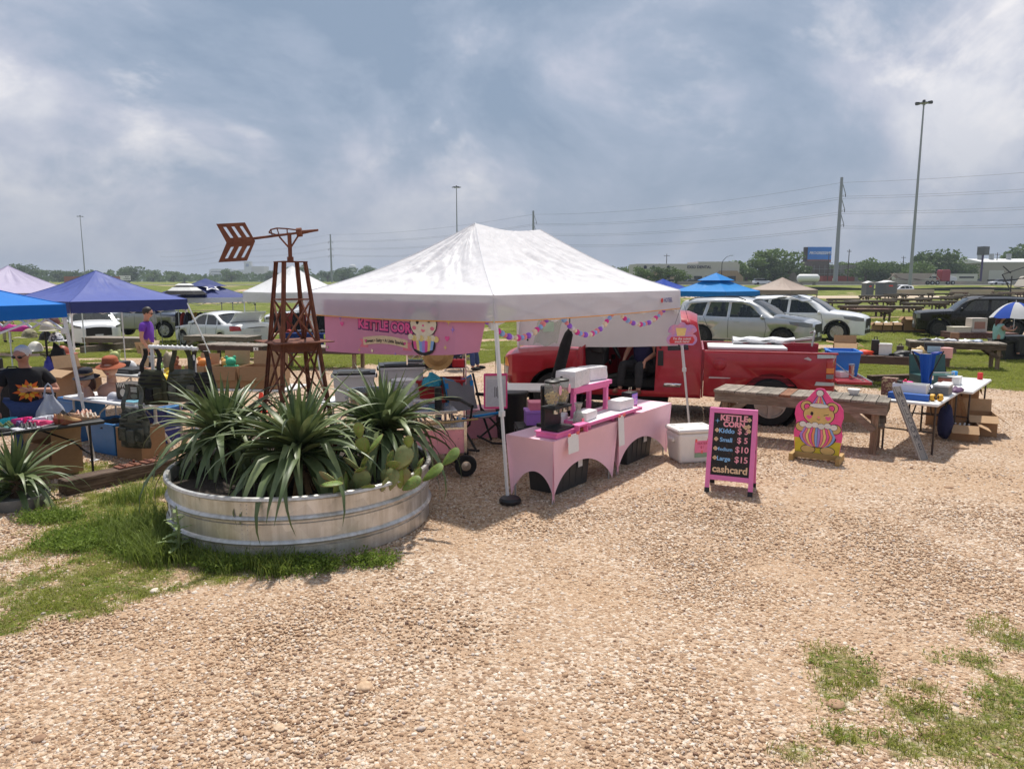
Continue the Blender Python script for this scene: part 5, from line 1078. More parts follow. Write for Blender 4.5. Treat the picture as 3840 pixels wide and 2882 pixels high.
# ---------- small item helpers ----------
def paintm(c,rough=.55):
 k = 'coat_' + '_'.join('%02d' % int(v * 99) for v in lin(c));return M(k,c,rough,var=.08,sc=9)
def item(kind,name,label,cat,loc,rz,d,c,group=None,c2=None,rough=.55):
 """small goods: shaped, two-part objects"""
 m1 = c if not isinstance(c,(tuple,str)) else paintm(c,rough);m2 = (c2 if not isinstance(c2,(tuple,str)) else paintm(c2)) if c2 is not None else m1
 t = thing(name,label,cat,tuple(loc),rz,group);x,y,z = d;b = B();b2 = B()
 if kind == 'box': b.box((0,0,z / 2),d);obj('body',b,m1,t,bevel=min(d) * .06);b2.box((0,-y / 2 - .001,z * .5),(x * .7,.003,z * .5));obj('front_panel',b2,m2,t)
 elif kind == 'lidbox': b.box((0,0,z * .4),(x,y,z * .8));obj('body',b,m1,t,bevel=.006);b2.box((0,0,z * .9),(x * 1.04,y * 1.04,z * .2));obj('lid',b2,m2,t,bevel=.006)
 elif kind == 'can': b.lathe([(x * .5,0),(x * .5,z)],16);obj('body',b,m1,t,smooth=40);b2.lathe([(x * .52,z * .94),(x * .52,z * 1.0),(x * .3,z * 1.04)],16);obj('lid',b2,m2,t,smooth=40)
 elif kind == 'bottle': b.lathe([(x * .5,0),(x * .5,z * .6),(x * .18,z * .82),(x * .18,z * .95)],14);obj('body',b,m1,t,smooth=40);b2.lathe([(x * .2,z * .93),(x * .2,z)],12);obj('cap',b2,m2,t)
 elif kind == 'bowl': b.lathe([(x * .25,0),(x * .42,z * .45),(x * .5,z),(x * .47,z),(x * .38,z * .45),(x * .2,z * .08)],20);obj('body',b,m1,t,smooth=50);b2.lathe([(x * .5,z * .96),(x * .51,z),(x * .48,z * 1.01)],20);obj('rim',b2,m2,t)
 elif kind == 'heap':
  bm = bmesh.new();bmesh.ops.create_icosphere(bm,subdivisions=3,radius=.5)
  for v in bm.verts:
   q = v.co.copy();k = 1 + .5 * noise.noise(q * 3.5 + Vector(loc) * 3) + .25 * noise.noise(q * 8);v.co = Vector((q.x * x * k,q.y * y * k,max(-.02,q.z) * 2 * z * k * .8))
  me = bpy.data.meshes.new('cloth');bm.to_mesh(me);bm.free();me.shade_smooth();me.materials.append(m1);obj('cloth',me,None,t)
  b2.box((x * .1,-y * .2,z * .35),(x * .4,y * .3,z * .3),rz=.5);obj('fold',b2,m2,t,bevel=.01)
 elif kind == 'plush':
  b.ball((0,0,z * .33),(x * .45,y * .45,z * .34),12,8);obj('body',b,m1,t,smooth=70);b2.ball((0,-y * .1,z * .76),(x * .36,y * .36,z * .26),12,8);h = obj('head',b2,m2,t,smooth=70)
  for s in (-1,1): q = B();q.ball((s * x * .26,0,z * .98),(x * .12,y * .08,z * .12),8,6);obj('ear',q,m2,h,smooth=70);q = B();q.ball((s * x * .42,-y * .2,z * .42),(x * .14,y * .14,z * .16),8,6);obj('arm',q,m1,t,smooth=70);q = B();q.ball((s * x * .22,-y * .42,z * .14),(x * .15,y * .2,z * .13),8,6);obj('foot',q,m1,t,smooth=70)
 elif kind == 'book': b.box((0,0,z / 2),(x * .97,y * .97,z * .8));obj('pages',b,white_paper,t);b2.box((0,0,z * .95),(x,y,z * .1));b2.box((0,0,z * .05),(x,y,z * .1));b2.box((-x / 2,0,z / 2),(z * .1,y,z));obj('cover',b2,m1,t)
 elif kind == 'cap':
  b.ball((0,0,0),(x * .5,y * .5,z),14,8);
  for i,v in enumerate(b.v): b.v[i] = (v[0],v[1],max(v[2],0))
  obj('crown',b,m1,t,smooth=70);b2.lathe([(x * .5,.004),(x * .62,-.004),(x * .62,-.010),(x * .5,-.006)],18,c=(x * .28,0,.008),sx=1.15,sy=.9);obj('brim',b2,m2,t,smooth=50)
 elif kind == 'case':
  b.box((0,0,z * .42),(x,y,z * .84));obj('body',b,m1,t,bevel=min(x,y,z) * .12);b2.tube([(-x * .2,0,z * .84),(-x * .16,0,z),(x * .16,0,z),(x * .2,0,z * .84)],.012,6);obj('handle',b2,m2,t)
 return t
def cbox(label,loc,rz,d,flaps=(1,1,1,1),group='cardboard boxes',mt=None,name='cardboard_box',ang=None):
 """open carton with hinged flaps"""
 mt = mt or cardboard;t = thing(name,label,'box',tuple(loc),rz,group);x,y,z = d;th = .008;b = B()
 b.box((0,0,.004),(x,y,th))
 for s in (-1,1): b.box((s * (x / 2 - th / 2),0,z / 2),(th,y,z));b.box((0,s * (y / 2 - th / 2),z / 2 - .0005),(x - 2 * th,th,z))
 obj('carton',b,mt,t)
 ang = ang or (2.2,2.5,2.0,2.3)
 for i,f in enumerate(flaps):
  if not f: continue
  L = (y if i < 2 else x) * .96;w = min(x,y) * .48;a = ang[i];s = 1 if i % 2 == 0 else -1;b = B()
  if i < 2: b.box((s * (x / 2 - th / 2 + math.sin(a) * w / 2),0,z - .002 + math.cos(a) * w / 2 * 1),(th,L,w),rot=(0,s * a,0))
  else: b.box((0,s * (y / 2 - th / 2 + math.sin(a) * w / 2),z - .002 + math.cos(a) * w / 2),(L,th,w),rot=(-s * a,0,0))
  obj('flap',b,cardboard_in if a < 2.4 else mt,t)
 return t
def fold_table(label,loc,rz,L,Wd,h,top_m,leg_m,group='folding tables',name='folding_table'):
 t = thing(name,label,'table',loc,rz,group);b = B();b.box((0,0,h - .022),(L,Wd,.044));obj('table_top',b,top_m,t,bevel=.018)
 for s in (-1,1):
  x = s * (L / 2 - .16);b = B();b.tube([(x,-Wd / 2 + .06,0),(x,-Wd / 2 + .06,h - .05)],.014,8);obj('leg',b,leg_m,t);b = B();b.tube([(x,Wd / 2 - .06,0),(x,Wd / 2 - .06,h - .05)],.014,8);obj('leg',b,leg_m,t)
  b = B();b.tube([(x,-Wd / 2 + .06,h * .42),(x,Wd / 2 - .06,h * .42)],.011,6);obj('cross_bar',b,leg_m,t);b = B();b.tube([(x,0,h * .42),(x - s * .12,0,h * .62),(x - s * L * .26,0,h - .05)],.011,6);obj('brace',b,leg_m,t)
 return t
def wood_mat(name,c1,c2): return M(name,c1,.85,var=.35,sc=2.2,stretch=(9,1.2,9),bump=.5,bsc=7,col2=c2,objrand=.22)
wgrey = wood_mat('weathered_grey_plank',(.20,.17,.145),(.30,.26,.225));wrust = wood_mat('reddish_plank',(.22,.09,.045),(.28,.14,.08));wframe = M('weathered_frame_timber',(.17,.125,.09),.85,var=.4,sc=2.5,stretch=(1.2,9,9),bump=.5,bsc=7,col2=(.26,.21,.165));wpost = M('weathered_post_timber',(.20,.13,.08),.85,var=.35,sc=2.5,stretch=(9,9,1.2),bump=.5,bsc=7,col2=(.29,.21,.14));wmaroon = wood_mat('maroon_painted_plank',(.13,.05,.05),(.20,.12,.10));wbrown = M('brown_painted_timber',(.075,.045,.035),.8,var=.3,sc=3,stretch=(1.2,9,9),bump=.3)
def wood_table(label,loc,rz,L,Wd,h,planks=14,top=None,fr=None,post=None,group='wooden vendor tables',detail=2,odd=(),sag=0):
 top,fr,post = top or wgrey,fr or wframe,post or wpost;t = thing('vendor_table',label,'table',loc,rz,group);r = random.Random(int(loc[0] * 100) + 5)
 if detail:
  w = L / planks;pm = {}
  for i in range(planks):
   b = B();dz = r.uniform(-.004,.004);b.box((0,0,0),(w - .009,Wd * r.uniform(.985,1.02),.034));o = obj('plank',b,wrust if i in odd else top,t);o.location = (-L / 2 + w * (i + .5),r.uniform(-.008,.008),h - .017 + dz - sag * math.sin(PI * (i + .5) / planks));o.rotation_euler = (r.uniform(-.006,.006),r.uniform(-.01,.01),r.uniform(-.006,.006))
 else:
  b = B();b.box((0,0,h - .017),(L,Wd,.034));obj('top',b,top,t)
 for s in (-1,1): b = B();b.box((0,s * (Wd / 2 - .03),h - .034 - .07 - .004),(L * .985,.038,.14));obj('apron',b,fr,t)
 for s in (-1,1): b = B();b.box((s * (L / 2 - .035),0,h - .034 - .07 - .005),(.038,Wd - .105,.138));obj('end_board',b,fr,t)
 for sx in (-1,1):
  for sy in (-1,1):
   x,y = sx * (L / 2 - .16),sy * (Wd / 2 - .10);b = B();b.box((x,y,(h - .04) / 2),(.09,.09,h - .045));obj('leg',b,post,t,bevel=.004)
   if detail > 1:
    b = B();b.beam((x - sx * .02,y + sy * .055,h * .50),(x - sx * .36,y + sy * .055,h - .08),.035,.085,(0,1,0)) if False else b.beam((x,sy * (Wd / 2 - .035) ,h * .46),(x - sx * .34,sy * (Wd / 2 - .035),h - .12),.036,.085);obj('brace',b,fr,t)
  if detail > 1: b = B();b.beam((sx * (L / 2 - .09),-Wd / 2 + .1,h * .5),(sx * (L / 2 - .09),Wd * .12,h - .12),.036,.085,(1,0,0));b.beam((sx * (L / 2 - .09),Wd / 2 - .1,h * .5),(sx * (L / 2 - .09),-Wd * .05,h - .12),.034,.085,(1,0,0));obj('end_brace',b,fr,t)
 return t
wood_table('long weathered grey plank table in front of the red pickup rear wheel',(4.20,10.36,0),R(-31),2.34,.70,.74,15,odd=(6,))
# ---------- A-frame price sign ----------
chalk = M('chalkboard_black',(.012,.011,.011),.7,var=.4,sc=60,col2=(.10,.045,.03),thr=(.56,.66));tan_p = M('chalk_tan',(.80,.55,.33),.7);bl_p = M('chalk_blue',(.25,.50,.80),.7);pk_p = M('chalk_pink',(.90,.35,.42),.7);wht_p = M('chalk_white',(.75,.78,.8),.7)
asn = thing('sandwich_board','pink framed chalkboard price sign standing on the gravel in front of the stall','sign',(2.40,7.745,0),R(-23.6))
for f,(yb,sgn) in enumerate(((0,1),(.42,-1))):
 lean = math.atan2(.20,.93) * sgn;Mx = Matrix.Translation((0,yb,0)) @ Matrix.Rotation(-lean,4,'X');par = asn
 def bx(nm,c_,d_,mt,p=asn,bev=.003): b = B();b.box(c_,d_,mat=Mx);return obj(nm,b,mt,p,bevel=bev)
 for s in (-1,1):
  lg = bx('leg',(s * .232,0,.50),(.05,.022,.90),pink_paint2);bx('foot_cap',(s * .232,0,.028),(.054,.027,.055),black_plastic,lg)
 bx('rail',(0,0,.925),(.514,.0225,.055),pink_paint2);bx('rail',(0,0,.175),(.414,.0215,.055),pink_paint2)
 bd = bx('chalkboard',(0,.002,.55),(.414,.010,.695),chalk,bev=0)
 if f == 0:
  TX = lambda x,z: Mx @ Matrix.Translation((x,-.0045,z)) @ Matrix.Rotation(PI / 2,4,'X')
  for s_,x,z,sz,mt,bo in (('KETTLE',.01,.845,.088,pk_p,.004),('CORN',.015,.775,.08,pk_p,.004),('Kiddo',-.06,.70,.07,bl_p,.002),('$ 3',.115,.705,.09,pk_p,.0015),('Small',-.06,.60,.065,bl_p,.002),('$ 5',.115,.605,.09,pk_p,.0015),('Medium',-.075,.495,.056,bl_p,.001),('$10',.115,.50,.095,pk_p,.0015),('Large',-.075,.39,.066,bl_p,.002),('$15',.115,.39,.095,pk_p,.0015),('cashcard',0,.27,.108,tan_p,.003)): lettering(s_,sz,mt,bd,TX(x,z),bo)
  for x,z in ((-.165,.705),(-.168,.605),(-.17,.50),(-.17,.395),(.175,.84),(.17,.765),(.14,.755),(.178,.715)):
   b = B()
   for k in range(4): b.lathe([(.013,0),(.013,.002)],10,mat=TX(x + .011 * math.cos(k * 1.6),z + .011 * math.sin(k * 1.6)))
   obj('painted_popcorn',b,tan_p,bd)
  b = B();b.add([TX(0,0) @ Vector((-.165 + (.03 if i % 2 == 0 else .006) * math.sin(PI * i / 4),.81 + (.03 if i % 2 == 0 else .006) * math.cos(PI * i / 4),.001)) for i in range(8)],[tuple(range(8))]);obj('painted_star',b,bl_p,bd)
for s in (-1,1): b = B();b.tube([(s * .245,.1,.46),(s * .25,.21,.44),(s * .245,.32,.46)],.004,5);obj('hinge_cord',b,rust,asn)
# ---------- cut-out board on a wooden stand ----------
bp_pink = M('cutout_pink',(.85,.08,.28),.5);bp_yel = M('cutout_yellow',(.62,.50,.03),.5);bp_fur = M('cutout_fur',(.66,.45,.16),.55);bp_w = M('cutout_white',(.76,.73,.68),.55)
bc = thing('cutout_board','pink painted plywood bear cutout with pointed hat on a wooden foot stand','sign',(4.02,9.275,0),R(-33))
half = [(.27,.06),(.285,.20),(.30,.36),(.275,.50),(.30,.60),(.29,.70),(.25,.76),(.17,.80),(.10,.89),(.05,.955),(0,.965)]
outl = half + [(-x,z) for x,z in half[::-1][1:]]
CB = Matrix.Rotation(PI / 2,4,'X')
b = B();b.prism([(x,z) for x,z in outl],.018,CB @ Matrix.Translation((0,0,-.009)));obj('board',b,bp_pink,bc,bevel=.003)
def cut(nm,poly,mt,k,par=bc): b = B();b.prism(poly,.0012,CB @ Matrix.Translation((0,0,.009 + k * .0013)));return obj(nm,b,mt,par)
def blob(nm,x,z,rx,rz_,mt,k,wob=0,ol=.008):
 f = lambda g_: [(x + (rx + g_) * (1 + wob * math.cos(9 * a)) * math.cos(a),z + (rz_ + g_) * (1 + wob * math.cos(9 * a)) * math.sin(a)) for a in [2 * PI * i / 40 for i in range(40)]]
 cut(nm + '_outline',f(ol),ink,k);cut(nm,f(0),mt,k + 1)
cut('yellow_ground',[(-.27,.065),(.27,.065),(.287,.27),(-.287,.29)],bp_yel,0)
for s in (-1,1): blob('ear',s * .155,.715,.07,.07,bp_fur,1);blob('inner_ear',s * .15,.71,.032,.035,bp_pink,3);blob('arm',s * .205,.44,.07,.06,bp_fur,1);blob('foot',s * .12 + .01,.145,.085,.05,bp_fur,1)
blob('head',0,.615,.185,.135,bp_fur,3)
body = lambda a: (.225 * math.cos(a) * (1 if math.sin(a) < 0 else .85),.34 + .17 * math.sin(a) * (.95 if math.sin(a) < 0 else 1.0))
cut('body_outline',[(body(2 * PI * i / 40)[0] * 1.035,.34 + (body(2 * PI * i / 40)[1] - .34) * 1.045) for i in range(40)],ink,3)
cols = [lav,rose,sun_y,hot,M('stripe_orange',(.85,.30,.12),.5),sky_b,lav,rose,sun_y,hot,M('stripe_orange',(0,0,0)),sky_b]
for i in range(12):
 u0,u1 = -1 + i / 6,-1 + (i + 1) / 6 - .025;w_ = lambda u,z: u * .222 * math.sqrt(max(0,1 - ((z - .34) / .172) ** 2)) * (1 if z < .34 else .9)
 zs = [.185 + .31 * k / 8 for k in range(9)];cut('stripe',[(w_(u0,z),z) for z in zs] + [(w_(u1,z),z) for z in zs[::-1]],cols[i],4)
for i in range(6): blob('ruff',-.19 + i * .076,.475 - .012 * (i % 2),.042,.036,bp_w,5,.05,.005)
cut('hat_outline',[(-.105,.73),(.105,.73),(.01,.90),(-.01,.90)],ink,5)
for i in range(6): u0,u1 = -1 + i / 3,-1 + (i + 1) / 3 - .05;cut('hat_stripe',[(u0 * .098,.735),(u1 * .098,.735),(u1 * .008,.89),(u0 * .008,.89)],cols[i],6)
blob('hat_brim',0,.735,.115,.028,bp_w,7,.03,.005);blob('pompom',0,.90,.042,.04,bp_w,7,.05,.005)
blob('eye',-.085,.625,.018,.026,ink,5,0,0);cut('wink',[(.06,.615),(.12,.632),(.12,.624),(.06,.605)],ink,5)
for s in (-1,1): cut('cheek',heart(s * .115,.575,.036),hot,5)
cut('nose',heart(0,.582,.016),rose,5);cut('mouth',[(-.025,.56),(0,.552),(.025,.56),(.02,.553),(0,.545),(-.02,.553)],ink,5)
yw = M('new_pine',(.42,.27,.10),.7,var=.2,sc=3,stretch=(1,8,8))
for yy in (-.035,.035): b = B();b.box((0,yy,.065),(.52,.036,.075));obj('stand_rail',b,yw,bc,bevel=.003)
for s in (-1,1): b = B();b.box((s * .285,0,.05),(.05,.40,.095));obj('stand_foot',b,yw,bc,bevel=.004)
# ---------- cooler ----------
co_ = thing('cooler','white wheeled cooler with a pink water sign beside the pink table','cooler',(2.36,9.30,0),R(13));cw = M('cooler_white',(.76,.75,.71),.4,var=.06,sc=4)
b = B();n = []
for z,k in ((0,.86),(.06,.9),(.36,1),(.40,1)): n.append([(-.27 * k,-.2 * k,z),(.27 * k,-.2 * k,z),(.27 * k,.2 * k,z),(-.27 * k,.2 * k,z)])
vs = sum(n,[]);b.add(vs,[(3,2,1,0),(12,13,14,15)] + [(r_i * 4 + i,r_i * 4 + (i + 1) % 4,(r_i + 1) * 4 + (i + 1) % 4,(r_i + 1) * 4 + i) for r_i in range(3) for i in range(4)]);obj('tub',b,cw,co_,bevel=.035)
b = B();b.box((0,0,.43),(.57,.43,.06));lid = obj('lid',b,cw,co_,bevel=.025)
for x,y in ((-.2,-.12),(.2,-.12),(-.2,.12),(.2,.12)): b = B();b.lathe([(.036,.459),(.036,.463),(.03,.461)],16,(x,y,0));obj('cup_holder',b,M('cup_grey',(.45,.45,.44),.6),lid)
for s in (-1,1): b = B();b.box((s * .285,0,.30),(.035,.16,.05));obj('handle',b,cw,co_,bevel=.012)
b = B();b.box((.06,-.196,.23),(.20,.006,.17),rot=(-.04,0,0));ws = obj('paper_sign',b,M('pink_paper',(.85,.22,.38),.7),co_);b = B();b.box((.07,-.187,.12),(.21,.004,.08));obj('green_label',b,M('green_label',(.28,.42,.28),.6),co_)
lettering('WATER',.042,M('thin_red_ink',(.45,.03,.08),.6),ws,Matrix.Translation((.06,-.2005,.265)) @ Matrix.Rotation(PI / 2,4,'X'));lettering('$1',.05,M('thin_red_ink',(0,0,0)),ws,Matrix.Translation((.06,-.2015,.215)) @ Matrix.Rotation(PI / 2,4,'X'))
for x,z in ((-.025,.305),(.145,.305),(.06,.155)): b = B();b.box((x,-.201,z),(.025,.003,.04));obj('tape',b,tape,ws)
# ---------- leaning WELCOME board ----------
p0,p1 = Vector((5.47,9.30,0)),Vector((5.23,9.62,.80));ax_ = (p1 - p0);Lb = ax_.length * 1.16
wl = thing('welcome_board','grey wooden welcome board leaning against the end of the weathered table','sign',tuple(p0));xw = Vector((.86,.5,0));mwb = plane_mw((0,0,0),xw,ax_);b = B();b.box((0,Lb / 2,-.012),(.185,Lb,.022),mat=mwb);obj('board',b,M('grey_stained_board',(.27,.24,.215),.8,var=.2,sc=3,stretch=(6,6,1)),wl,bevel=.003)
for i,ch in enumerate('WELCOME'): lettering(ch,.125,ink,wl,mwb @ Matrix.Translation((0,Lb * (.88 - i * .118),.0005)) @ Matrix.Rotation(0,4,'Z'),-.001 if False else 0,name='letter')
for s in (-.06,.06): b = B();b.box((s,Lb / 2,.0004),(.005,Lb * .98,.0012),mat=mwb);obj('painted_line',b,ink,wl)
# ---------- white folding tables with bric-a-brac on the right ----------
AT = math.atan2(.758,.652);def_t = Vector((5.66,9.41,0));ua = Vector((.652,.758,0));ub = Vector((-.758,.652,0))
c1 = def_t + ua * .9 + ub * .37;c2_ = def_t + ua * 2.55 + ub * .22
fold_table('white folding table of bric-a-brac beside the weathered plank table',tuple(c1),AT,1.82,.74,.73,white_plastic,dark_bronze_steel);fold_table('white folding table farther back behind the bric-a-brac table',tuple(c2_),AT,1.82,.74,.72,white_plastic,dark_bronze_steel)
def K(u,v,z=.731): return tuple(def_t + ua * u + ub * v + Vector((0,0,z)))
item('box','flat_box','long flat blue box at the near end of the bric-a-brac table','box',K(.17,.40),AT + PI / 2,(.50,.12,.085),(.015,.10,.40),'bric-a-brac',(.02,.13,.5))
t = thing('plastic_basket','white plastic basket with swirl cut outs on the bric-a-brac table','basket',K(.36,.42),AT + PI / 2,'bric-a-brac')
bm = bmesh.new();es = []
for poly in ([(-.21,.0),(.21,.0),(.21,.2),(-.21,.2)],[(-.17,.10),(-.05,.06),(.05,.03),(-.14,.03)],[(-.15,.15),(.0,.13),(.10,.08),(.13,.03),(.08,.03),(-.02,.09)],[(.0,.165),(.12,.13),(.17,.07),(.18,.165)]):
 vv = [bm.verts.new((x,-.11,z)) for x,z in poly];es += [bm.edges.new((vv[i],vv[(i + 1) % len(vv)])) for i in range(len(vv))]
bmesh.ops.triangle_fill(bm,edges=es,use_beauty=True);me = bpy.data.meshes.new('front');bm.to_mesh(me);bm.free();me.materials.append(white_plastic);obj('front',me,None,t,solid=.008)
b = B();b.box((0,.11,.1),(.42,.008,.2));b.box((-.206,0,.1),(.008,.21,.2));b.box((.206,0,.1),(.008,.21,.2));b.box((0,0,.006),(.40,.21,.01));obj('tub',b,white_plastic,t)
item('box','patterned_tin','tall patterned red and brown tin at the left of the bric-a-brac table','tin',K(.42,.70),AT + PI / 2,(.20,.12,.25),M('ethnic_print',(.16,.06,.045),.6,col2=(.45,.33,.18),sc=30,thr=(.5,.56)),'bric-a-brac',(.45,.02,.02))
item('box','black_folder','black upright folder beside the patterned tin','folder',K(.42,.575),AT + PI / 2,(.05,.12,.22),(.012,.012,.012),'bric-a-brac')
item('case','toy_case','bright pink toy case on the bric-a-brac table','toy case',K(.95,.62),AT,(.26,.18,.17),(.75,.05,.30),'bric-a-brac',(.65,.02,.06));item('heap','pink_toys','loose pile of pink plastic toys on the bric-a-brac table','toys',K(.66,.62),AT,(.24,.16,.10),(.80,.06,.33),'bric-a-brac',(.6,.3,.6))
item('heap','black_cap_pile','black cloth pile behind the white basket','clothes',K(.72,.40),AT,(.28,.2,.12),black_fabric,'bric-a-brac');item('heap','black_bag','soft black bag lying on the right side of the bric-a-brac table','bag',K(.55,.16),AT,(.40,.22,.14),black_fabric,'bric-a-brac')
for i,(u,v,lab) in enumerate(((.22,.12,'left yellow and black toy wheel at the table corner'),(.28,.04,'right yellow and black toy wheel at the table corner'))):
 t = thing('toy_roller',lab,'toy',K(u,v),AT + .5 * i,'toy wheels');b = B();b.lathe([(.02,-.02),(.045,-.025),(.05,0),(.045,.025),(.02,.02)],16,mat=Matrix.Translation((0,0,.05)) @ Matrix.Rotation(PI / 2,4,'X'));obj('tread',b,M('toy_yellow',(.75,.40,.03),.5),t,smooth=30);b = B();b.lathe([(.0,-.028),(.02,-.028),(.02,.028),(0,.028)],12,mat=Matrix.Translation((0,0,.05)) @ Matrix.Rotation(PI / 2,4,'X'));obj('axle',b,black_plastic,t)
item('lidbox','white_carton','white and grey carton on the right of the bric-a-brac table','box',K(1.0,.14),AT,(.30,.20,.15),(.20,.20,.20),'bric-a-brac',(.75,.75,.74));item('heap','wrapped_linen','blue and white folded linen on the bric-a-brac table','linen',K(1.35,.30),AT,(.36,.26,.07),M('linen_print',(.65,.66,.75),.8,col2=(.20,.22,.5),sc=14,thr=(.5,.58)),'bric-a-brac');item('box','flat_carton','flat brown carton near the middle of the bric-a-brac table','box',K(1.30,.58),AT,(.28,.2,.07),(.40,.13,.08),'bric-a-brac',(.7,.6,.5));item('box','red_white_box','small red and white box at the far end of the bric-a-brac table','box',K(1.62,.20),AT,(.20,.14,.10),(.72,.68,.66),'bric-a-brac',(.55,.06,.05));item('can','coffee_tin','rusty round tin on the far folding table','tin',K(1.95,.28,.721),AT,(.19,.19,.15),(.20,.05,.03),'bric-a-brac',(.02,.02,.02));item('bowl','white_bowl','white bowl on the right end of the weathered table','bowl',(4.86,10.12,.742),0,(.17,.17,.085),(.75,.75,.74),'bric-a-brac',(.75,.75,.74));item('lidbox','first_aid_box','small white box with a red patch on the far folding table','box',K(2.35,.22,.721),AT,(.24,.18,.13),(.75,.74,.72),'bric-a-brac',(.72,.7,.68));item('can','blue_can','small bright blue can at the far end of the right folding table','can',K(2.85,.30,.721),AT,(.09,.09,.15),(.02,.25,.65),'bric-a-brac',(.03,.3,.7));item('can','red_cup','red cup at the far right corner of the folding table','cup',K(3.30,.0,.721),AT,(.08,.08,.11),(.65,.03,.03),'bric-a-brac',(.6,.02,.02));item('heap','plaid_cloth','purple plaid cloth hanging over the edge of the bric-a-brac table','clothes',K(1.48,.04),AT,(.36,.16,.08),(.10,.04,.10),'bric-a-brac');item('bowl','glass_dish','small glass dish near the middle of the bric-a-brac table','dish',K(1.1,.42),AT,(.14,.14,.06),(.5,.42,.36),'bric-a-brac')
t = thing('camp_stove','open green metal camp stove case on the far folding table','stove',K(2.35,.52,.721),AT + R(-50),'bric-a-brac');gs = M('green_enamel',(.018,.075,.07),.4,var=.15);b = B();b.box((0,0,.07),(.58,.34,.14));obj('case',b,gs,t,bevel=.012);b = B();b.box((0,.19,.27),(.58,.03,.34),rot=(-.15,0,0));obj('lid',b,gs,t,bevel=.008);b = B();b.tube([(-.22,-.172,.1),(-.22,-.2,.19),(.22,-.2,.19),(.22,-.172,.1)],.008,6);obj('handle',b,steel,t);b = B();b.box((-.12,-.174,.1),(.06,.008,.06));obj('latch',b,chrome,t)
t = thing('camp_stool','blue folding camp stool standing on the bric-a-brac table','stool',K(.86,.34),AT + R(-52),'bric-a-brac');bf = cloth_mat('blue_canvas',(.015,.09,.42),.1,bump=.3)
b = B();b.grid(lambda u,v: (lerp(-.20,.20,u),.02 * math.sin(u * 3),.62 - .06 * math.sin(PI * u) - v * .03),10,2);b.grid(lambda u,v: (lerp(-.15,.09,u) * (1 - .45 * v) + .02,-.03 + .03 * math.sin(u * 9),.58 - v * .45),8,8);obj('seat_cloth',b,bf,t,solid=.006)
for p,q in (((-.22,0,.62),(.10,.04,.02)),((.22,0,.62),(-.06,-.04,.02)),((-.12,.1,.55),(.08,-.1,.0)),((.14,.08,.55),(-.02,.1,.0))): b = B();b.cyl(p,q,.010,n=8);obj('leg',b,black_steel,t)
cbox('open cardboard box of bottles in front of the other cartons on the right',(6.78,10.62,0),AT + .25,(.46,.36,.24),ang=(2.1,2.2,2.3,2.0));cbox('open cardboard box with tall raised flaps behind the box of bottles',(7.25,10.98,0),AT + .3,(.50,.40,.32),ang=(.2,2.0,.3,2.2));cbox('tall empty cardboard carton under the far folding table edge',(7.05,11.7,0),AT + .1,(.34,.34,.66),(0,0,0,0));cbox('largest cardboard carton standing beside the far folding table',(7.72,12.2,0),AT + .2,(.55,.45,.68),ang=(2.9,2.9,2.6,2.9))
for i in range(6): item('bottle','small_bottle','small %s bottle in the %s row of the open cardboard box on the right' % (('red','clear','dark')[i % 3],'near' if i < 3 else 'far'),'bottle',(6.68 + .07 * (i % 3),10.55 + .1 * (i // 3),.012),0,(.06,.06,.22),((.30,.03,.03),(.6,.6,.62),(.08,.08,.12))[i % 3],'bottles in the carton',(.7,.7,.7))
t = thing('shoulder_bag','dark blue bag hanging under the bric-a-brac table','bag',K(1.3,.12,.02),AT,None);b = B();b.ball((0,0,.26),(.17,.10,.26),12,8,wob=.25,seed=2);obj('body',b,cloth_mat('navy_canvas',(.015,.018,.06),.05),t,smooth=60);b = B();b.tube([(-.1,0,.48),(0,0,.66),(.1,0,.48)],.012,6);obj('strap',b,black_fabric,t)
cbox('flattened dark cardboard tray on the ground behind the weathered table',(5.4,12.4,0),R(-10),(.95,.6,.16),ang=(2.3,2.4,1.9,2.2))
for (x0,x1,lab) in (((8.37,16.71),(9.93,17.03),'dark reddish timber curb lying behind the pickup tailgate'),):
 b = B();b.beam((*x0,.08),(*x1,.08),.2,.15);tag(obj('timber_curb',b,tie,bevel=.01),lab,'timber')
# ---------- inside the kettle corn stall ----------
fold_table('white folding table behind the popcorn tables next to the red pickup',(.42,11.05,0),R(-4),1.35,.70,.73,white_plastic,black_steel)
t = thing('steel_cart','stainless steel work table with kettle pot behind the yuccas','work table',(-1.42,9.15,0),R(14));b = B();b.box((0,0,.70),(1.35,.62,.04));obj('top',b,steel,t,bevel=.006)
for x in (-.6,.6):
 for y in (-.26,.26): b = B();b.cyl((x,y,0),(x,y,.69),.018,n=10);obj('leg',b,steel,t)
b = B();b.box((0,0,.25),(1.2,.5,.025));obj('lower_shelf',b,steel,t)
t = thing('kettle_pot','wide stainless steel popcorn kettle standing behind the yuccas','pot',(-1.80,9.02,.722),.3);b = B();b.lathe([(.0,0),(.24,0),(.26,.02),(.27,.25),(.285,.255),(.285,.265),(.262,.26),(.25,.02),(0,.015)],36);obj('body',b,steel,t,smooth=40)
for s in (-1,1): b = B();b.tube([(s * .27,-.06,.17),(s * .31,-.05,.17),(s * .31,.05,.17),(s * .27,.06,.17)],.008,6);obj('handle',b,steel,t)
t = thing('bucket','white plastic bucket in front of the lidded bins','bucket',(-1.42,9.28,.722),0);b = B();b.lathe([(.0,0),(.128,0),(.148,.36),(.142,.36),(.124,.012),(0,.012)],28);obj('body',b,milky,t,smooth=40);b = B();[b.lathe([(.146,z),(.158,z + .004),(.158,z + .012),(.146,z + .016)],28) for z in (.26,.30,.345)];obj('rim',b,milky,t,smooth=40)
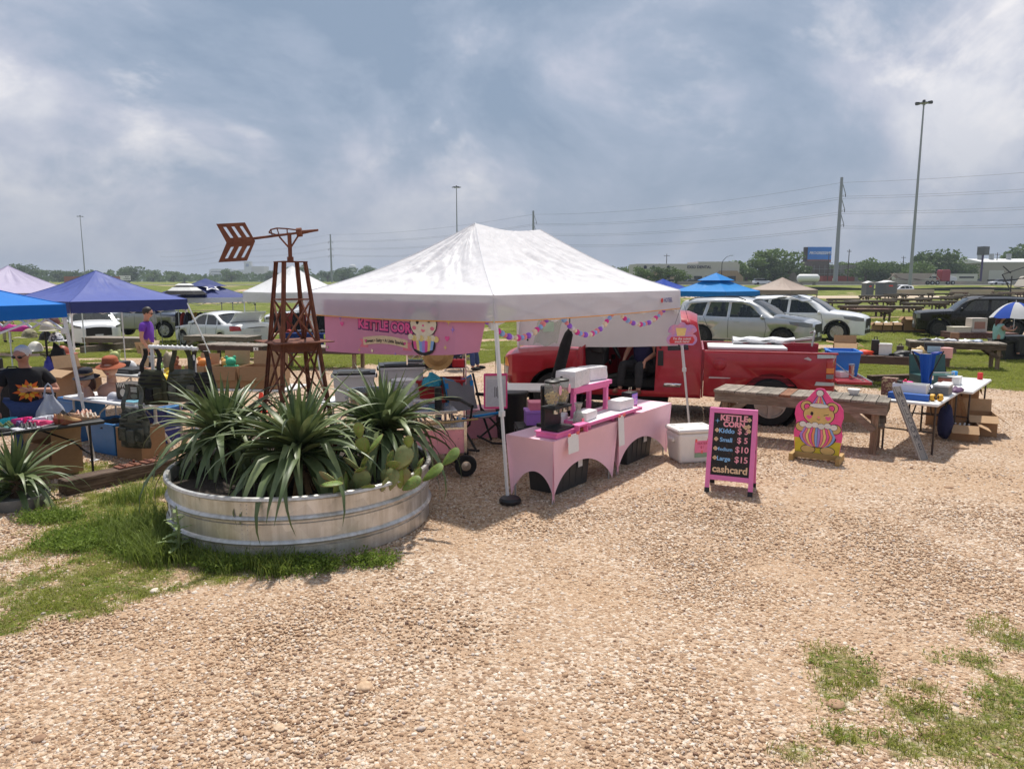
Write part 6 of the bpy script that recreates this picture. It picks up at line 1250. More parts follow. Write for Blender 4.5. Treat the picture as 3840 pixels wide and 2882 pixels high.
for i,ch in enumerate('LOWES'): lettering(ch,.035,ink,t,plane_mw((.11,-.085,.25 - i * .03),(.6,.8,0),(0,0,1)),.001,name='printed_letter')
fold_table('folding table carrying the two lidded milky bins in the stall',(-1.95,10.35,0),R(14),1.6,.7,.66,white_plastic,grey_steel)
tote('lidded_bin','smaller milky bin with black lid behind the kettle pot',(-2.22,10.05,.662),R(10),.56,.40,.40,milky,black_plastic,ribs=0,group='milky bins',taper=.92);tote('lidded_bin','larger milky bin with black lid behind the white bucket',(-1.62,10.45,.662),R(12),.62,.42,.46,milky,black_plastic,ribs=0,group='milky bins',taper=.92)
t = thing('wire_rack','chrome wire shelving rack holding the red tote in the stall','rack',(-1.12,10.55,0),R(8))
for x in (-.42,.42):
 for y in (-.2,.2): b = B();b.cyl((x,y,0),(x,y,1.42),.013,n=8);obj('pole',b,chrome,t)
for z in (.52,1.09):
 b = B();[b.cyl((-.42,-.2 + k * .05,z),(.42,-.2 + k * .05,z),.004,n=5) for k in range(9)];[b.cyl((x,-.2,z),(x,.2,z),.006,n=5) for x in (-.42,-.14,.14,.42)];obj('wire_shelf',b,chrome,t)
redp = M('red_plastic',(.42,.012,.02),.45)
tote('red_tote','red storage tote on the lower shelf of the wire rack',(-1.06,10.50,.53),R(8),.66,.40,.40,redp,redp,lid=False,ribs=0,taper=.86)
item('heap','towel','turquoise towel draped over the red tote','towel',(-1.16,10.24,.86),.3,(.26,.14,.20),(.03,.36,.52),None,(.04,.38,.55));item('heap','backpack','dark purple backpack on the top shelf of the wire rack','backpack',(-1.05,10.5,1.10),.2,(.46,.3,.24),M('dark_purple_print',(.02,.012,.02),.8,col2=(.22,.03,.12),sc=14,thr=(.52,.6)),None);item('case','red_bag','small red bag beside the backpack on the wire rack','bag',(-.78,10.48,1.10),0,(.18,.16,.14),(.55,.02,.03),None,(.02,.02,.02));item('lidbox','white_scale','white and black kitchen scale at the left of the wire rack','scale',(-1.42,10.5,1.10),0,(.22,.2,.10),(.7,.7,.7),None,(.015,.015,.015))
item('can','black_tumbler','tall black tumbler standing on the steel work table','tumbler',(-.95,9.15,.722),0,(.095,.095,.27),(.008,.008,.008),None,(.01,.01,.01))
item('heap','grey_rag','crumpled blue grey rag beside the white bucket','rag',(-1.18,9.22,.722),0,(.18,.14,.08),(.22,.24,.36))
item('bottle','blue_jug','blue jug under the steel work table','jug',(-.98,9.42,.262),0,(.24,.24,.32),(.02,.04,.22),None,(.6,.6,.6));item('bottle','clear_jug','clear fuel jug beside the blue jug under the work table','jug',(-1.0,9.85,.0),0,(.26,.22,.40),milky,None,(.02,.03,.2))
t = thing('straw_hat','round straw hat hanging below the pink banner','hat',(-1.05,10.2,1.30),0);strw = M('straw',(.48,.30,.12),.85,var=.25,sc=25,bump=.4,bsc=60);b = B();b.lathe([(0,0),(.16,0),(.22,.012),(.22,.02),(.16,.012),(.1,.1),(0,.12)],28,mat=Matrix.Rotation(R(75),4,'X'));obj('crown',b,strw,t,smooth=30);b = B();b.lathe([(.102,.03),(.104,.06)],24,mat=Matrix.Rotation(R(75),4,'X'));obj('band',b,black_fabric,t)
dia = M('pink_diamond_plate',(.75,.36,.46),.3,.5,var=.1);t = thing('kettle_cart','low wheeled cart with pink diamond plate sides beside the planter','cart',(-.92,8.75,0),R(12));b = B();b.box((0,0,.42),(.62,.46,.30));bx_ = obj('box',b,dia,t)
for i in range(7):
 for j in range(5):
  b = B();b.box((-.26 + i * .085,-.2315,.30 + j * .06),(.04,.004,.011),rot=(0,.7 if (i + j) % 2 else -.7,0));obj('tread_lug',b,dia,bx_)
for x in (-.31,.31):
 for y in (-.23,.23): b = B();b.box((x,y,.35),(.035,.035,.62));obj('post',b,steel,t)
b = B();b.box((0,0,.58),(.66,.50,.025));obj('tray',b,steel,t)
for x in (-.22,.30):
 for y in (-.32,.32):
  b = B();mm = Matrix.Translation((x,y,.135)) @ Matrix.Rotation(PI / 2,4,'X');b.lathe([(.06,-.035),(.125,-.04),(.135,0),(.125,.04),(.06,.035)],22,mat=mm);w_ = obj('wheel',b,tyre_m,t,smooth=35);b = B();b.lathe([(0,-.042),(.06,-.036),(.06,.036),(0,.042)],14,mat=mm);obj('hub',b,steel,w_)
t = thing('wood_paddle','long wooden stirring paddle lying on the pink cart','paddle',(-.75,8.65,.605),R(20));b = B();b.cyl((-.5,0,.012),(.35,0,.05),.012,n=8);obj('shaft',b,yw,t);b = B();b.box((-.6,0,.01),(.22,.07,.015));obj('blade',b,yw,t)
item('lidbox','pink_cooler_box','pale pink cooler box behind the blue chair','cooler',(-.42,10.85,0),R(10),(.62,.42,.44),(.75,.33,.42),None,(.78,.40,.48))
t = thing('camp_chair','blue and grey folding camp rocking chair in the stall','chair',(-.50,10.02,0),R(-48));chb = cloth_mat('bright_blue_canvas',(.02,.24,.58),.1,bump=.2);chg = cloth_mat('grey_mesh',(.20,.20,.22),.1)
b = B();b.grid(lambda u,v: (-.27 + .10 * v * 0 - .16 * v,lerp(-.24,.24,u),.50 + .46 * v - .05 * math.sin(PI * u) * v),8,8);obj('back_mesh',b,chg,t,solid=.006)
b = B();b.grid(lambda u,v: (-.385 - .05 * v - .01,lerp(-.26,.26,u),lerp(.84,.99,v) - .07 * math.sin(PI * u)),8,4);obj('head_band',b,chb,t,solid=.012)
for s in (-1,1): b = B();b.grid(lambda u,v: (-.35 - .05 * v,s * lerp(.20,.26,u),lerp(.62,.9,v)),2,4);obj('back_side_band',b,chb,t,solid=.01)
b = B();b.grid(lambda u,v: (lerp(-.26,.26,v),lerp(-.25,.25,u),.46 + .05 * v - .04 * math.sin(PI * u)),8,6);obj('seat',b,chg,t,solid=.01);b = B();b.box((.25,0,.515),(.06,.5,.02));obj('seat_edge',b,chb,t)
for s in (-1,1):
 y = s * .29
 for nm,pts in (('back_post',[(-.44,y,1.0),(-.24,y,.45),(-.02,y,.06)]),('front_leg',[(.26,y,.66),(.20,y,.40),(-.30,y,.05)]),('cross_leg',[(-.25,y,.5),(.10,y,.3),(.36,y,.05)]),('arm_rest',[(-.36,y,.70),(.0,y,.72),(.27,y,.66)]),('rocker',[(-.34,y,.07),(.0,y,.02),(.40,y,.07)])): b = B();b.tube(pts,.016 if nm != 'arm_rest' else .026,8);obj(nm,b,black_steel,t)
b = B();b.box((.05,-.31,.40),(.18,.04,.16));obj('side_pocket',b,chb,t)
t = thing('certificate','pink framed certificate hanging on a cord behind the front leg','certificate',(-.22,9.5,.66),R(4));b = B();b.box((0,0,.235),(.30,.012,.45));obj('sheet',b,white_paper,t)
for c_,d_ in (((0,-.004,.455),(.31,.02,.03)),((0,-.004,.008),(.31,.02,.025)),((-.148,-.004,.23),(.02,.021,.44)),((.148,-.004,.23),(.02,.021,.44))): b = B();b.box(c_,d_);obj('frame',b,bp_pink,t)
b = B();b.box((0,-.0075,.21),(.24,.003,.36));obj('document',b,M('document_grey',(.62,.66,.68),.7),t);b = B();[b.box((.07 - k * .02,-.0095,.22),(.008,.001,.25 if k == 0 else .12 + .02 * (k % 3))) for k in range(5)];tag(obj('printed_text',b,ink,t),None,kind='stuff')
b = B();b.cyl((0,0,.46),(0,0,1.25),.003,n=5);obj('cord',b,black_fabric,t)
t = thing('trash_bin','tall black rubbish bin behind the hanging certificate','bin',(-.02,10.7,0),0);b = B();b.lathe([(0,0),(.20,0),(.25,.66),(.265,.67),(.265,.70),(.24,.70),(.19,.02)],24);obj('body',b,black_plastic,t,smooth=40);b = B();b.lathe([(.262,.69),(.275,.70),(.262,.715)],24);obj('rim',b,black_plastic,t)
tote('storage_bin','large black tote stacked under the purple crate behind the first pink table',(.42,9.75,0),R(6),.70,.46,.36,char,black_plastic)
item('lidbox','purple_crate','purple folding crate on top of the black tote','crate',(.38,9.72,.41),R(6),(.40,.30,.20),(.36,.17,.62),None,(.40,.20,.66));item('lidbox','cash_box','pink metal cash box on top of the purple crate','cash box',(.40,9.72,.612),R(6),(.34,.24,.11),(.75,.22,.32),None,(.78,.25,.35))
b = B();b.tube([(.80,10.0,1.70),(.79,10.0,1.62),(.74,10.0,1.45),(.62,10.0,.95),(.52,10.0,.58),(.50,10.0,.54)],[.012,.06,.078,.085,.08,.06],14);t = thing('flag_sleeve','long black canvas sleeve hanging from the canopy frame','sleeve',(.65,10,1.1));o = obj('sleeve',b,black_fabric,t,smooth=60);o.location = (-.65,-10,-1.1);b = B();b.cyl((.15,0,.58),(.15,0,.80),.008,n=6);obj('strap',b,black_fabric,t)
t = thing('clear_bag','clear plastic bag with green print hanging under the back of the canopy','bag',(.55,11.9,1.3));b = B();b.grid(lambda u,v: (lerp(-.2,.2,u) + .1 * v,.02 * math.sin(u * 8),.5 * v + .03 * math.sin(u * 9)),8,8);obj('film',b,clear,t,solid=.003);b = B();b.box((.05,-.03,.3),(.18,.004,.16));obj('printed_panel',b,M('pale_green_print',(.45,.6,.48),.5),t)
t = thing('hanging_sign','pink cloud shaped sign hung on cords at the right leg of the canopy','sign',(2.62,11.1,1.36),R(4));cs = M('cloud_sign_pink',(.72,.30,.40),.5,col2=(.50,.28,.60),sc=9,thr=(.42,.6));poly = []
for (cx_,cz_,r_c,a0,a1) in ((-.15,.09,.09,100,280),(.0,.07,.07,230,310),(.15,.09,.09,260,440),(.13,.22,.10,0,110),(0,.30,.06,20,160),(-.12,.22,.10,70,190)): poly += [(cx_ + r_c * math.cos(R(lerp(a0,a1,k / 6))),cz_ + r_c * math.sin(R(lerp(a0,a1,k / 6)))) for k in range(7)]
b = B();b.prism(poly,.014,CB);obj('board',b,cs,t);b = B();b.prism([(-.18,.03),(.17,.03),(.20,.08),(.17,.135),(-.17,.135),(-.20,.08)],.003,CB @ Matrix.Translation((0,0,.0145)));sb = obj('speech_bubble',b,M('bubble_red',(.65,.05,.06),.5),t)
lettering("I'm the cutest",.05,wht_p,sb,CB @ Matrix.Translation((0,.105,.019)),.001);lettering('snack here!',.05,wht_p,sb,CB @ Matrix.Translation((0,.06,.019)),.001)
b = B();b.prism([(-.06,.15),(.06,.15),(.085,.27),(-.085,.27)],.003,CB @ Matrix.Translation((-.02,0,.0145)));obj('painted_bag',b,sun_y,t)
for s in (-1,1): b = B();b.cyl((s * .12,0,.31),(s * .02,.0,.62),.003,n=5);obj('cord',b,black_fabric,t)
# ---------- canopies on the left ----------
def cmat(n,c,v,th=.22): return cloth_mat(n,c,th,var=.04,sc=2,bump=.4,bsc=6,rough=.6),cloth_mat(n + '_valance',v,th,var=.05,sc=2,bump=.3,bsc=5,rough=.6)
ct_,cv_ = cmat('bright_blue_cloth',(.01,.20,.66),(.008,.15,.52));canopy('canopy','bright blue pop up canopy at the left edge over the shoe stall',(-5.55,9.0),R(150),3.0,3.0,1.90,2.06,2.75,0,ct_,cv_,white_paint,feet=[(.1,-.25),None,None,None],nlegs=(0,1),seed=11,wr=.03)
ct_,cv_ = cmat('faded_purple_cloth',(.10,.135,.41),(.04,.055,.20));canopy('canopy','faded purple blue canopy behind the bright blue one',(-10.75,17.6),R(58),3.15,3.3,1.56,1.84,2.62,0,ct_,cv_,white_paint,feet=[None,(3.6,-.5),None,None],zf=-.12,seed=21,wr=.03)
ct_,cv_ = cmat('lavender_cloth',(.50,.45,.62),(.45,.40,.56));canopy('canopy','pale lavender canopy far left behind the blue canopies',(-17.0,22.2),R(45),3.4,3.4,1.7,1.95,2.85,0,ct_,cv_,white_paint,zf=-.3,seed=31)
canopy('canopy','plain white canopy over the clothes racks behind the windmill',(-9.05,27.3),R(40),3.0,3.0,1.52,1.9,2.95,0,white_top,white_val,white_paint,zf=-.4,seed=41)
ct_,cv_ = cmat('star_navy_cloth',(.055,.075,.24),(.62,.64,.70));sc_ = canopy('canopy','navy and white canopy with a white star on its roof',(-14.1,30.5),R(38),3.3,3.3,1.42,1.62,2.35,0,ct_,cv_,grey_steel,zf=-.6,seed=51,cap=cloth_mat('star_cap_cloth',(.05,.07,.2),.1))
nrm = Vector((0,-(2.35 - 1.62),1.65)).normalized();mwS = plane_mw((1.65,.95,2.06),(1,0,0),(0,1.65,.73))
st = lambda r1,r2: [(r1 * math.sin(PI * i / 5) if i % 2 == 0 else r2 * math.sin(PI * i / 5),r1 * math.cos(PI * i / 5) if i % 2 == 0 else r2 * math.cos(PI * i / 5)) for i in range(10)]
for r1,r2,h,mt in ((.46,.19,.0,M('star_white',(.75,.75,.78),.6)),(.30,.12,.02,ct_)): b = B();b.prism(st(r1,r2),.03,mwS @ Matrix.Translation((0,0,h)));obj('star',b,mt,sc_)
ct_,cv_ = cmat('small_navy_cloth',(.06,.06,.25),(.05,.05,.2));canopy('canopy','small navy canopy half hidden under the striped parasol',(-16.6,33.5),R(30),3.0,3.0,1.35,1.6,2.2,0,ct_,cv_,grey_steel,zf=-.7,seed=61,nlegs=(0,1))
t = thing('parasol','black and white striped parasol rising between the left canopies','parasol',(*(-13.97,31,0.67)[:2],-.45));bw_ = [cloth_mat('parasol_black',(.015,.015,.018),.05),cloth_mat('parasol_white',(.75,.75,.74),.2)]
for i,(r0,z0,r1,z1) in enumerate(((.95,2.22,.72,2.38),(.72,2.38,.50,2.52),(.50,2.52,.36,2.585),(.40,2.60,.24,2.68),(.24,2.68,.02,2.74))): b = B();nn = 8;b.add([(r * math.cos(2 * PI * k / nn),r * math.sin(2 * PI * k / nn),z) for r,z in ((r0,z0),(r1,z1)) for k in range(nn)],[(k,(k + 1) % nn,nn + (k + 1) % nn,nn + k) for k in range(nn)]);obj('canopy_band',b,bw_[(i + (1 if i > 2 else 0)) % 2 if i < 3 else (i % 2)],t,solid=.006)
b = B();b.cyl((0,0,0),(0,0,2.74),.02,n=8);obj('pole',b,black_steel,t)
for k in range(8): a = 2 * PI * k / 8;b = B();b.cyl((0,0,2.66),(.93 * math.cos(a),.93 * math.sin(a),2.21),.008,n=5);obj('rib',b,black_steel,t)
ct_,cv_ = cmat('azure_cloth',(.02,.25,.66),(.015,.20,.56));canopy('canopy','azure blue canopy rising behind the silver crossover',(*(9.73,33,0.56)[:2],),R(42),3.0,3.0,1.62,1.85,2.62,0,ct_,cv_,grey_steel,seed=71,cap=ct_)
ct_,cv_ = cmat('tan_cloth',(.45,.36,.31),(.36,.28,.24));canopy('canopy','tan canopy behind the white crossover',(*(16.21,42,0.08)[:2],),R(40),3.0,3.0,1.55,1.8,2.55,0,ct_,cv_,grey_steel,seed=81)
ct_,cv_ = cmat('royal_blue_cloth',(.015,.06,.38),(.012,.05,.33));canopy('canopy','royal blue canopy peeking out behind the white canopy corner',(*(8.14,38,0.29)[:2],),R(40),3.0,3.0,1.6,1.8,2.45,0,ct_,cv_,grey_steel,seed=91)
# ---------- shoe stall ----------
SA = R(45);sc0 = Vector((-5.80,8.02,0));sx_,sy_ = Vector((math.cos(SA),math.sin(SA),0)),Vector((-math.sin(SA),math.cos(SA),0))
fold_table('black folding table heaped with shoes at the left edge',tuple(sc0),SA,1.95,.70,.70,M('black_table_top',(.02,.021,.02),.5),black_steel)
def shoe_pair(lab,u,v,rz,c,c2,L=.25,heel=0,strap=False,z=.702):
 p = sc0 + sx_ * u + sy_ * v;t = thing('shoe_pair',lab,'shoes',(p.x,p.y,z),SA + rz,'pairs of shoes');m1,m2 = paintm(c),paintm(c2)
 for s in (-1,1):
  y = s * .05;b = B();pr = [(-.5,.034),(-.3,.036),(0,.032),(.25,.042),(.42,.036),(.5,.012)]
  vs = [];n = len(pr)
  for k,(x,w) in enumerate(pr):
   hz_ = heel * max(0,-x * 1.6 + .05)
   for (yy,zz) in ((-w,0),(w,0),(w,.018 + hz_),(-w,.018 + hz_)): vs.append((x * L,y + yy,zz if zz else (0 if heel == 0 or x < -.15 else hz_ * .0)))
  b.add(vs,[(k * 4 + j,k * 4 + (j + 1) % 4,(k + 1) * 4 + (j + 1) % 4,(k + 1) * 4 + j) for k in range(n - 1) for j in range(4)] + [(3,2,1,0),tuple((n - 1) * 4 + j for j in range(4))]);so = obj('sole',b,m2,t,bevel=.004)
  b = B()
  if strap:
   for x0 in (-.12,.12,.26): b.tube([(x0 * L,y - .036,.018 + heel * .1),(x0 * L + .01,y,.062),(x0 * L,y + .036,.018 + heel * .1)],.011,6)
  else:
   ups = [(-.48,.03,.075),(-.3,.033,.07),(-.05,.032,.066),(.15,.036,.058),(.33,.034,.042),(.47,.014,.024)];vs = []
   for x,w,h in ups:
    hz_ = heel * max(0,-x * 1.6 + .05)
    for a in range(7): q = PI * a / 6;vs.append((x * L,y + w * math.cos(q),.016 + hz_ + (h - .016) * (math.sin(q) if x > .05 else min(1,math.sin(q) * 3) * (1 if a not in (3,) else .55))))
   b.add(vs,[(k * 7 + j,k * 7 + j + 1,(k + 1) * 7 + j + 1,(k + 1) * 7 + j) for k in range(5) for j in range(6)] + [tuple(range(7)),tuple(range(35,42))])
  obj('upper',b,m1,so,smooth=60)
for a in (('tan wedge heeled shoes at the front corner of the shoe table',.62,-.22,.5,(.42,.25,.11),(.20,.06,.025),.25,.06),('gold strapped cork wedge sandals at the right end of the shoe table',.84,-.10,.3,(.55,.46,.36),(.42,.26,.15),.26,.05,True),('pale pink cork slides at the far right corner of the shoe table',.86,.16,.2,(.62,.36,.26),(.48,.28,.17),.26,.04,True),('bright pink canvas shoes near the front of the shoe table',.36,-.20,.7,(.65,.05,.17),(.72,.6,.6),.24),('black and white checked sandals at the front edge of the shoe table',.18,-.30,.2,(.06,.06,.06),(.62,.62,.64),.25,0,True),('black soft boots lying at the front left of the shoe table',-.12,-.26,.3,(.008,.008,.008),(.01,.01,.01),.30),('white running shoes in the middle of the shoe table',.40,.06,2.2,(.66,.66,.68),(.62,.62,.62),.26),('hot pink running shoes in the middle of the shoe table',.20,.14,2.0,(.80,.04,.22),(.6,.1,.25),.26),('turquoise running shoes behind the pink ones',.06,.22,2.2,(.02,.50,.52),(.7,.7,.7),.26),('brown woven sandals at the left of the turquoise shoes',-.22,.12,2.4,(.30,.13,.06),(.22,.10,.05),.26,0,True),('olive and teal sandals in front of the turquoise shoes',.0,-.05,1.1,(.12,.16,.05),(.10,.25,.22),.25,0,True),('dark brown sandals beside the white running shoes',.62,.06,.9,(.11,.06,.035),(.08,.04,.03),.26,.03,True),('black strappy sandals at the back right of the shoe table',.72,.26,1.2,(.015,.015,.015),(.03,.025,.02),.26,0,True),('cream and brown flat sandals at the far left front',-.36,-.24,.4,(.58,.46,.30),(.40,.25,.13),.25,0,True),('black loafers behind the woven sandals',-.38,.24,2.2,(.012,.012,.012),(.02,.02,.02),.27),('black and silver heels at the back left of the shoe table',-.55,.10,2.4,(.02,.02,.02),(.4,.4,.4),.26),('purple and black trainers behind the pink canvas shoes',.22,-.06,1.4,(.10,.05,.16),(.05,.05,.06),.25),('grey flat shoes at the left end of the shoe table',-.7,-.2,.6,(.16,.16,.15),(.1,.1,.1),.26)): shoe_pair(*a)
cbox('open cardboard box on the ground under the shoe table',(-5.62,8.62,0),R(-20),(.46,.40,.42),ang=(.1,.2,.15,2.9),group='cardboard boxes')
# ---------- hat and surplus stall ----------
WA = math.atan2(-.481,.876);w0 = Vector((-6.46,10.22,0));wx,wy = Vector((.876,-.481,0)),Vector((.481,.876,0))
fold_table('white folding table with mannequin heads and army surplus',tuple(w0 + wx * .9 + wy * .37),WA,1.82,.74,.71,white_plastic,grey_steel)
def Wp(u,v,z=.711): return tuple(w0 + wx * u + wy * v + Vector((0,0,z)))
skinp = M('mannequin_skin',(.50,.27,.18),.45,sss=.0,var=.06)
def mannequin(lab,loc,rz,s,hatc,bandc,hair=None,bust=False):
 t = thing('mannequin_head',lab,'mannequin',loc,rz,'mannequin heads');t.scale = (s,s,s);b = B()
 pr = ([(.0,0),(.16,0),(.17,.06),(.13,.12)] if bust else [(0,0),(.085,0),(.08,.03)]) + [(.055,.15 if bust else .07),(.05,.22 if bust else .13)]
 z0 = .22 if bust else .13;b.lathe(pr + [(.045,z0 + .01)],20,sx=1,sy=.8 if bust else 1);obj('neck',b,skinp,t,smooth=60)
 b = B();b.ball((0,-.015,z0 + .10),(.078,.095,.118),18,14)
 for i,v in enumerate(b.v):
  x,y,z = v;
  if z < z0 + .08: k = 1 - .45 * smooth(z0 + .08,z0 - .02,z);x *= k
  if y < -.06: y -= .018 * math.exp(-((x / .012) ** 2 + ((z - z0 - .085) / .022) ** 2));y += .008 * math.exp(-(((abs(x) - .032) / .016) ** 2 + ((z - z0 - .11) / .012) ** 2))
  b.v[i] = (x,y,z)
 hd_ = obj('head',b,skinp,t,smooth=80)
 for s_ in (-1,1): b = B();b.ball((s_ * .03,-.098,z0 + .108),(.013,.005,.006),8,5);obj('eye',b,white_paper,hd_);b = B();b.ball((s_ * .03,-.1025,z0 + .108),(.005,.003,.005),6,4);obj('pupil',b,ink,hd_);b = B();b.box((s_ * .031,-.1,z0 + .127),(.03,.004,.004));obj('brow',b,ink,hd_)
 b = B();b.ball((0,-.098,z0 + .047),(.018,.007,.008),8,5);obj('lips',b,M('lip_red',(.45,.07,.06),.4),hd_)
 if hair: b = B();b.ball((0,.035,z0 + .07),(.09,.085,.155),14,10,wob=.25,seed=3);obj('hair',b,M('auburn_wig',(.05,.014,.008),.6,var=.4,sc=20,stretch=(6,6,1)),hd_,smooth=60)
 b = B();b.lathe([(.0,.09),(.06,.09),(.085,.07),(.092,0),(.16,-.03),(.165,-.035),(.16,-.04),(.09,-.012)],26,mat=Matrix.Translation((0,.0,z0 + .16)) @ Matrix.Rotation(R(8),4,'X'));ht = obj('hat',b,M('hat_' + lab[:5],hatc,.85,bump=.2),t,smooth=50);b = B();b.lathe([(.094,.004),(.0935,.03),(.091,.03)],26,mat=Matrix.Translation((0,0,z0 + .16)) @ Matrix.Rotation(R(8),4,'X'));obj('hat_band',b,M('band_' + lab[:5],bandc,.8),ht)
mannequin('bust mannequin wearing an orange brown felt hat',Wp(.52,.42),R(8),1.2,(.33,.08,.03),(.28,.07,.03),bust=True);mannequin('short mannequin head with auburn wig and black brimmed hat',Wp(.34,.16),R(-8),1.08,(.010,.011,.022),(.35,.22,.10),hair=True)
t = thing('surplus_carton','dark printed carton lettered WWII on the surplus table','box',Wp(1.22,.30),WA + .12);b = B();b.box((0,0,.12),(.42,.24,.24));obj('carton',b,M('dark_brown_print',(.035,.024,.018),.6,col2=(.08,.06,.04),sc=20),t);lettering('WWII',.085,M('print_bone',(.66,.60,.50),.6),t,Matrix.Translation((-.08,-.122,.205)) @ Matrix.Rotation(PI / 2,4,'X'),.004);b = B();b.lathe([(.055,0),(.055,.003)],20,mat=Matrix.Translation((-.08,-.1205,.11)) @ Matrix.Rotation(PI / 2,4,'X'));obj('printed_disc',b,M('print_bone',(0,0,0)),t)
for z in (.19,.165,.14): b = B();b.box((.13,-.1215,z),(.12,.002,.014));obj('printed_line',b,M('print_bone',(0,0,0)),t)
b = B();b.lathe([(.07,0),(.07,.003)],16,mat=Matrix.Translation((.13,-.1205,.07)) @ Matrix.Rotation(PI / 2,4,'X') @ Matrix.Diagonal((1,.5,1,1)));obj('printed_helmet',b,M('helmet_olive',(.16,.16,.11),.6),t)
for a in (('heap','white_cap_pile','pile of white and black caps beside the mannequin bust','caps',Wp(.92,.38),.3,(.30,.22,.15),M('cap_print',(.62,.62,.64),.8,col2=(.03,.03,.06),sc=10,thr=(.5,.56)),None),('cap','baseball_hat','grey baseball cap in front of the WWII carton','cap',Wp(.95,.16),-.5,(.19,.17,.11),(.45,.45,.50),None),('book','blue_book','book with pale blue cover on the table edge','book',Wp(1.50,.09),WA,(.26,.17,.035),(.12,.33,.42),None),('cap','camo_helmet','green camouflage helmet right of the WWII carton','helmet',Wp(1.56,.30),-.4,(.24,.22,.15),M('camo_green',(.10,.14,.07),.8,col2=(.25,.28,.18),sc=9),None),('plush','yellow_plush','large yellow plush toy with pointed ears behind the WWII carton','plush toy',Wp(1.36,.62),.2,(.42,.30,.34),(.80,.55,.02),None),('plush','pale_plush','pale cream plush toy left of the yellow plush','plush toy',Wp(1.06,.66),-.2,(.30,.24,.24),(.62,.60,.42),None),('heap','papers','loose pile of leaflets beside the mannequin heads','papers',Wp(.66,.12),0,(.34,.18,.03),white_paper,None),('book','paperback','small tan paperback at the right end of the surplus table','book',Wp(1.68,.14),WA - .2,(.16,.11,.03),(.40,.22,.10),None),('heap','tan_boots','tan suede pouches near the right end of the surplus table','pouches',Wp(1.70,.46),0,(.26,.2,.18),(.38,.24,.12),None)): item(*a)
bin_b = M('mid_blue_plastic',(.03,.17,.42),.45,var=.06)
tote('storage_bin','mid blue storage bin of black clothes under the surplus table',(-5.50,9.80,0),WA,.62,.44,.45,bin_b,M('grey_handle',(.25,.27,.3),.5),lid=False,ribs=0,group='blue bins',taper=.84);item('heap','black_clothes','black clothes heaped in the blue bin under the surplus table','clothes',(-5.50,9.80,.36),WA,(.54,.38,.12),black_fabric)
tote('storage_bin','tall blue bin with white label behind the shoe table',(-6.42,10.62,0),WA,.40,.46,.62,bin_b,bin_b,ribs=0,group='blue bins');tote('storage_bin','dark blue bin deep under the surplus table',(-5.25,10.45,0),WA,.6,.4,.5,M('dark_blue_plastic',(.012,.03,.22),.5),bin_b,ribs=0,group='blue bins')
cbox('closed plain cardboard box next to the blue bin under the surplus table',(-5.02,9.56,0),WA + .1,(.44,.38,.42),(1,1,1,1),ang=(1.6,1.6,1.6,1.6)) if False else None
t = thing('cardboard_box','plain brown cardboard box next to the blue bin under the surplus table','box',(-5.0,9.50,0),WA + .1,'cardboard boxes');b = B();b.box((0,0,.21),(.46,.38,.42));obj('carton',b,cardboard,t);b = B();b.box((0,0,.4215),(.46,.05,.003));obj('packing_tape',b,M('packing_tape',(.42,.28,.15),.3),t)
cbox('open cardboard box on the ground behind the mannequin heads',(-6.75,11.1,.55),WA,(.52,.42,.45),ang=(2.2,.3,2.3,2.0))
t = thing('pvc_rack','white PVC pipe rack holding military vests','rack',(-4.55,9.62,0),R(-8))
for s in (-1,1): b = B();b.tube([(s * .32,.0,.42),(s * .30,0,1.47)],.022,8);obj('upright',b,white_plastic,t);b = B();b.tube([(s * .32,0,.45),(s * .34 - .1,-.25,.02)],.022,8);obj('foot',b,white_plastic,t);b = B();b.tube([(s * .32,0,.45),(s * .34 + .05,.3,.02)],.022,8);obj('foot',b,white_plastic,t)
b = B();b.tube([(-.34,0,1.47),(.36,0,1.45)],.026,8);obj('top_bar',b,white_plastic,t);[obj('ring',B().lathe([(.026,-.012),(.034,0),(.026,.012)],10,mat=Matrix.Translation((-.28 + k * .07,0,1.465)) @ Matrix.Rotation(PI / 2,4,'Y')),white_plastic,t) for k in range(9)]
olive = M('olive_canvas',(.045,.047,.025),.9,var=.25,sc=6,bump=.4,bsc=12);camo = M('camo_canvas',(.11,.115,.09),.9,var=.2,sc=7,col2=(.035,.04,.03),thr=(.46,.54),bump=.4,bsc=12);greyg = M('grey_green_canvas',(.075,.085,.07),.9,var=.25,sc=7,col2=(.13,.13,.11),bump=.4,bsc=12)
def vest(lab,loc,rz,w,h,mt,mt2,tilt=0):
 t = thing('tactical_vest',lab,'vest',loc,rz,'military vests');
 b = B();b.grid(lambda u,v: (lerp(-.5,.5,u) * w * (.8 + .25 * math.sin(v * 2.4)),-.05 - .04 * math.sin(PI * u) + .015 * math.sin(v * 11 + u * 4),-h * .35 - v * h * .6),12,10);obj('front',b,mt,t,solid=.025,smooth=60)
 for s in (-1,1): b = B();b.grid(lambda u,v: (s * w * (.20 + .12 * math.sin(v * 1.6)) + (u - .5) * .06,-.05 + .03 * math.sin(v * 6),-v * h * .4),2,8);obj('shoulder_strap',b,mt2,t,solid=.015)
 for i in range(3): b = B();b.box((-.3 * w + i * .3 * w,-.125,-h * (.74 + .03 * (i % 2))),(w * .26,.05,h * .2));obj('pouch',b,mt2 if i % 2 else mt,t,bevel=.014)
 for k in range(3): b = B();b.box((0,-.105,-h * (.45 + .07 * k)),(w * .82,.012,.022));obj('webbing',b,mt2,t)
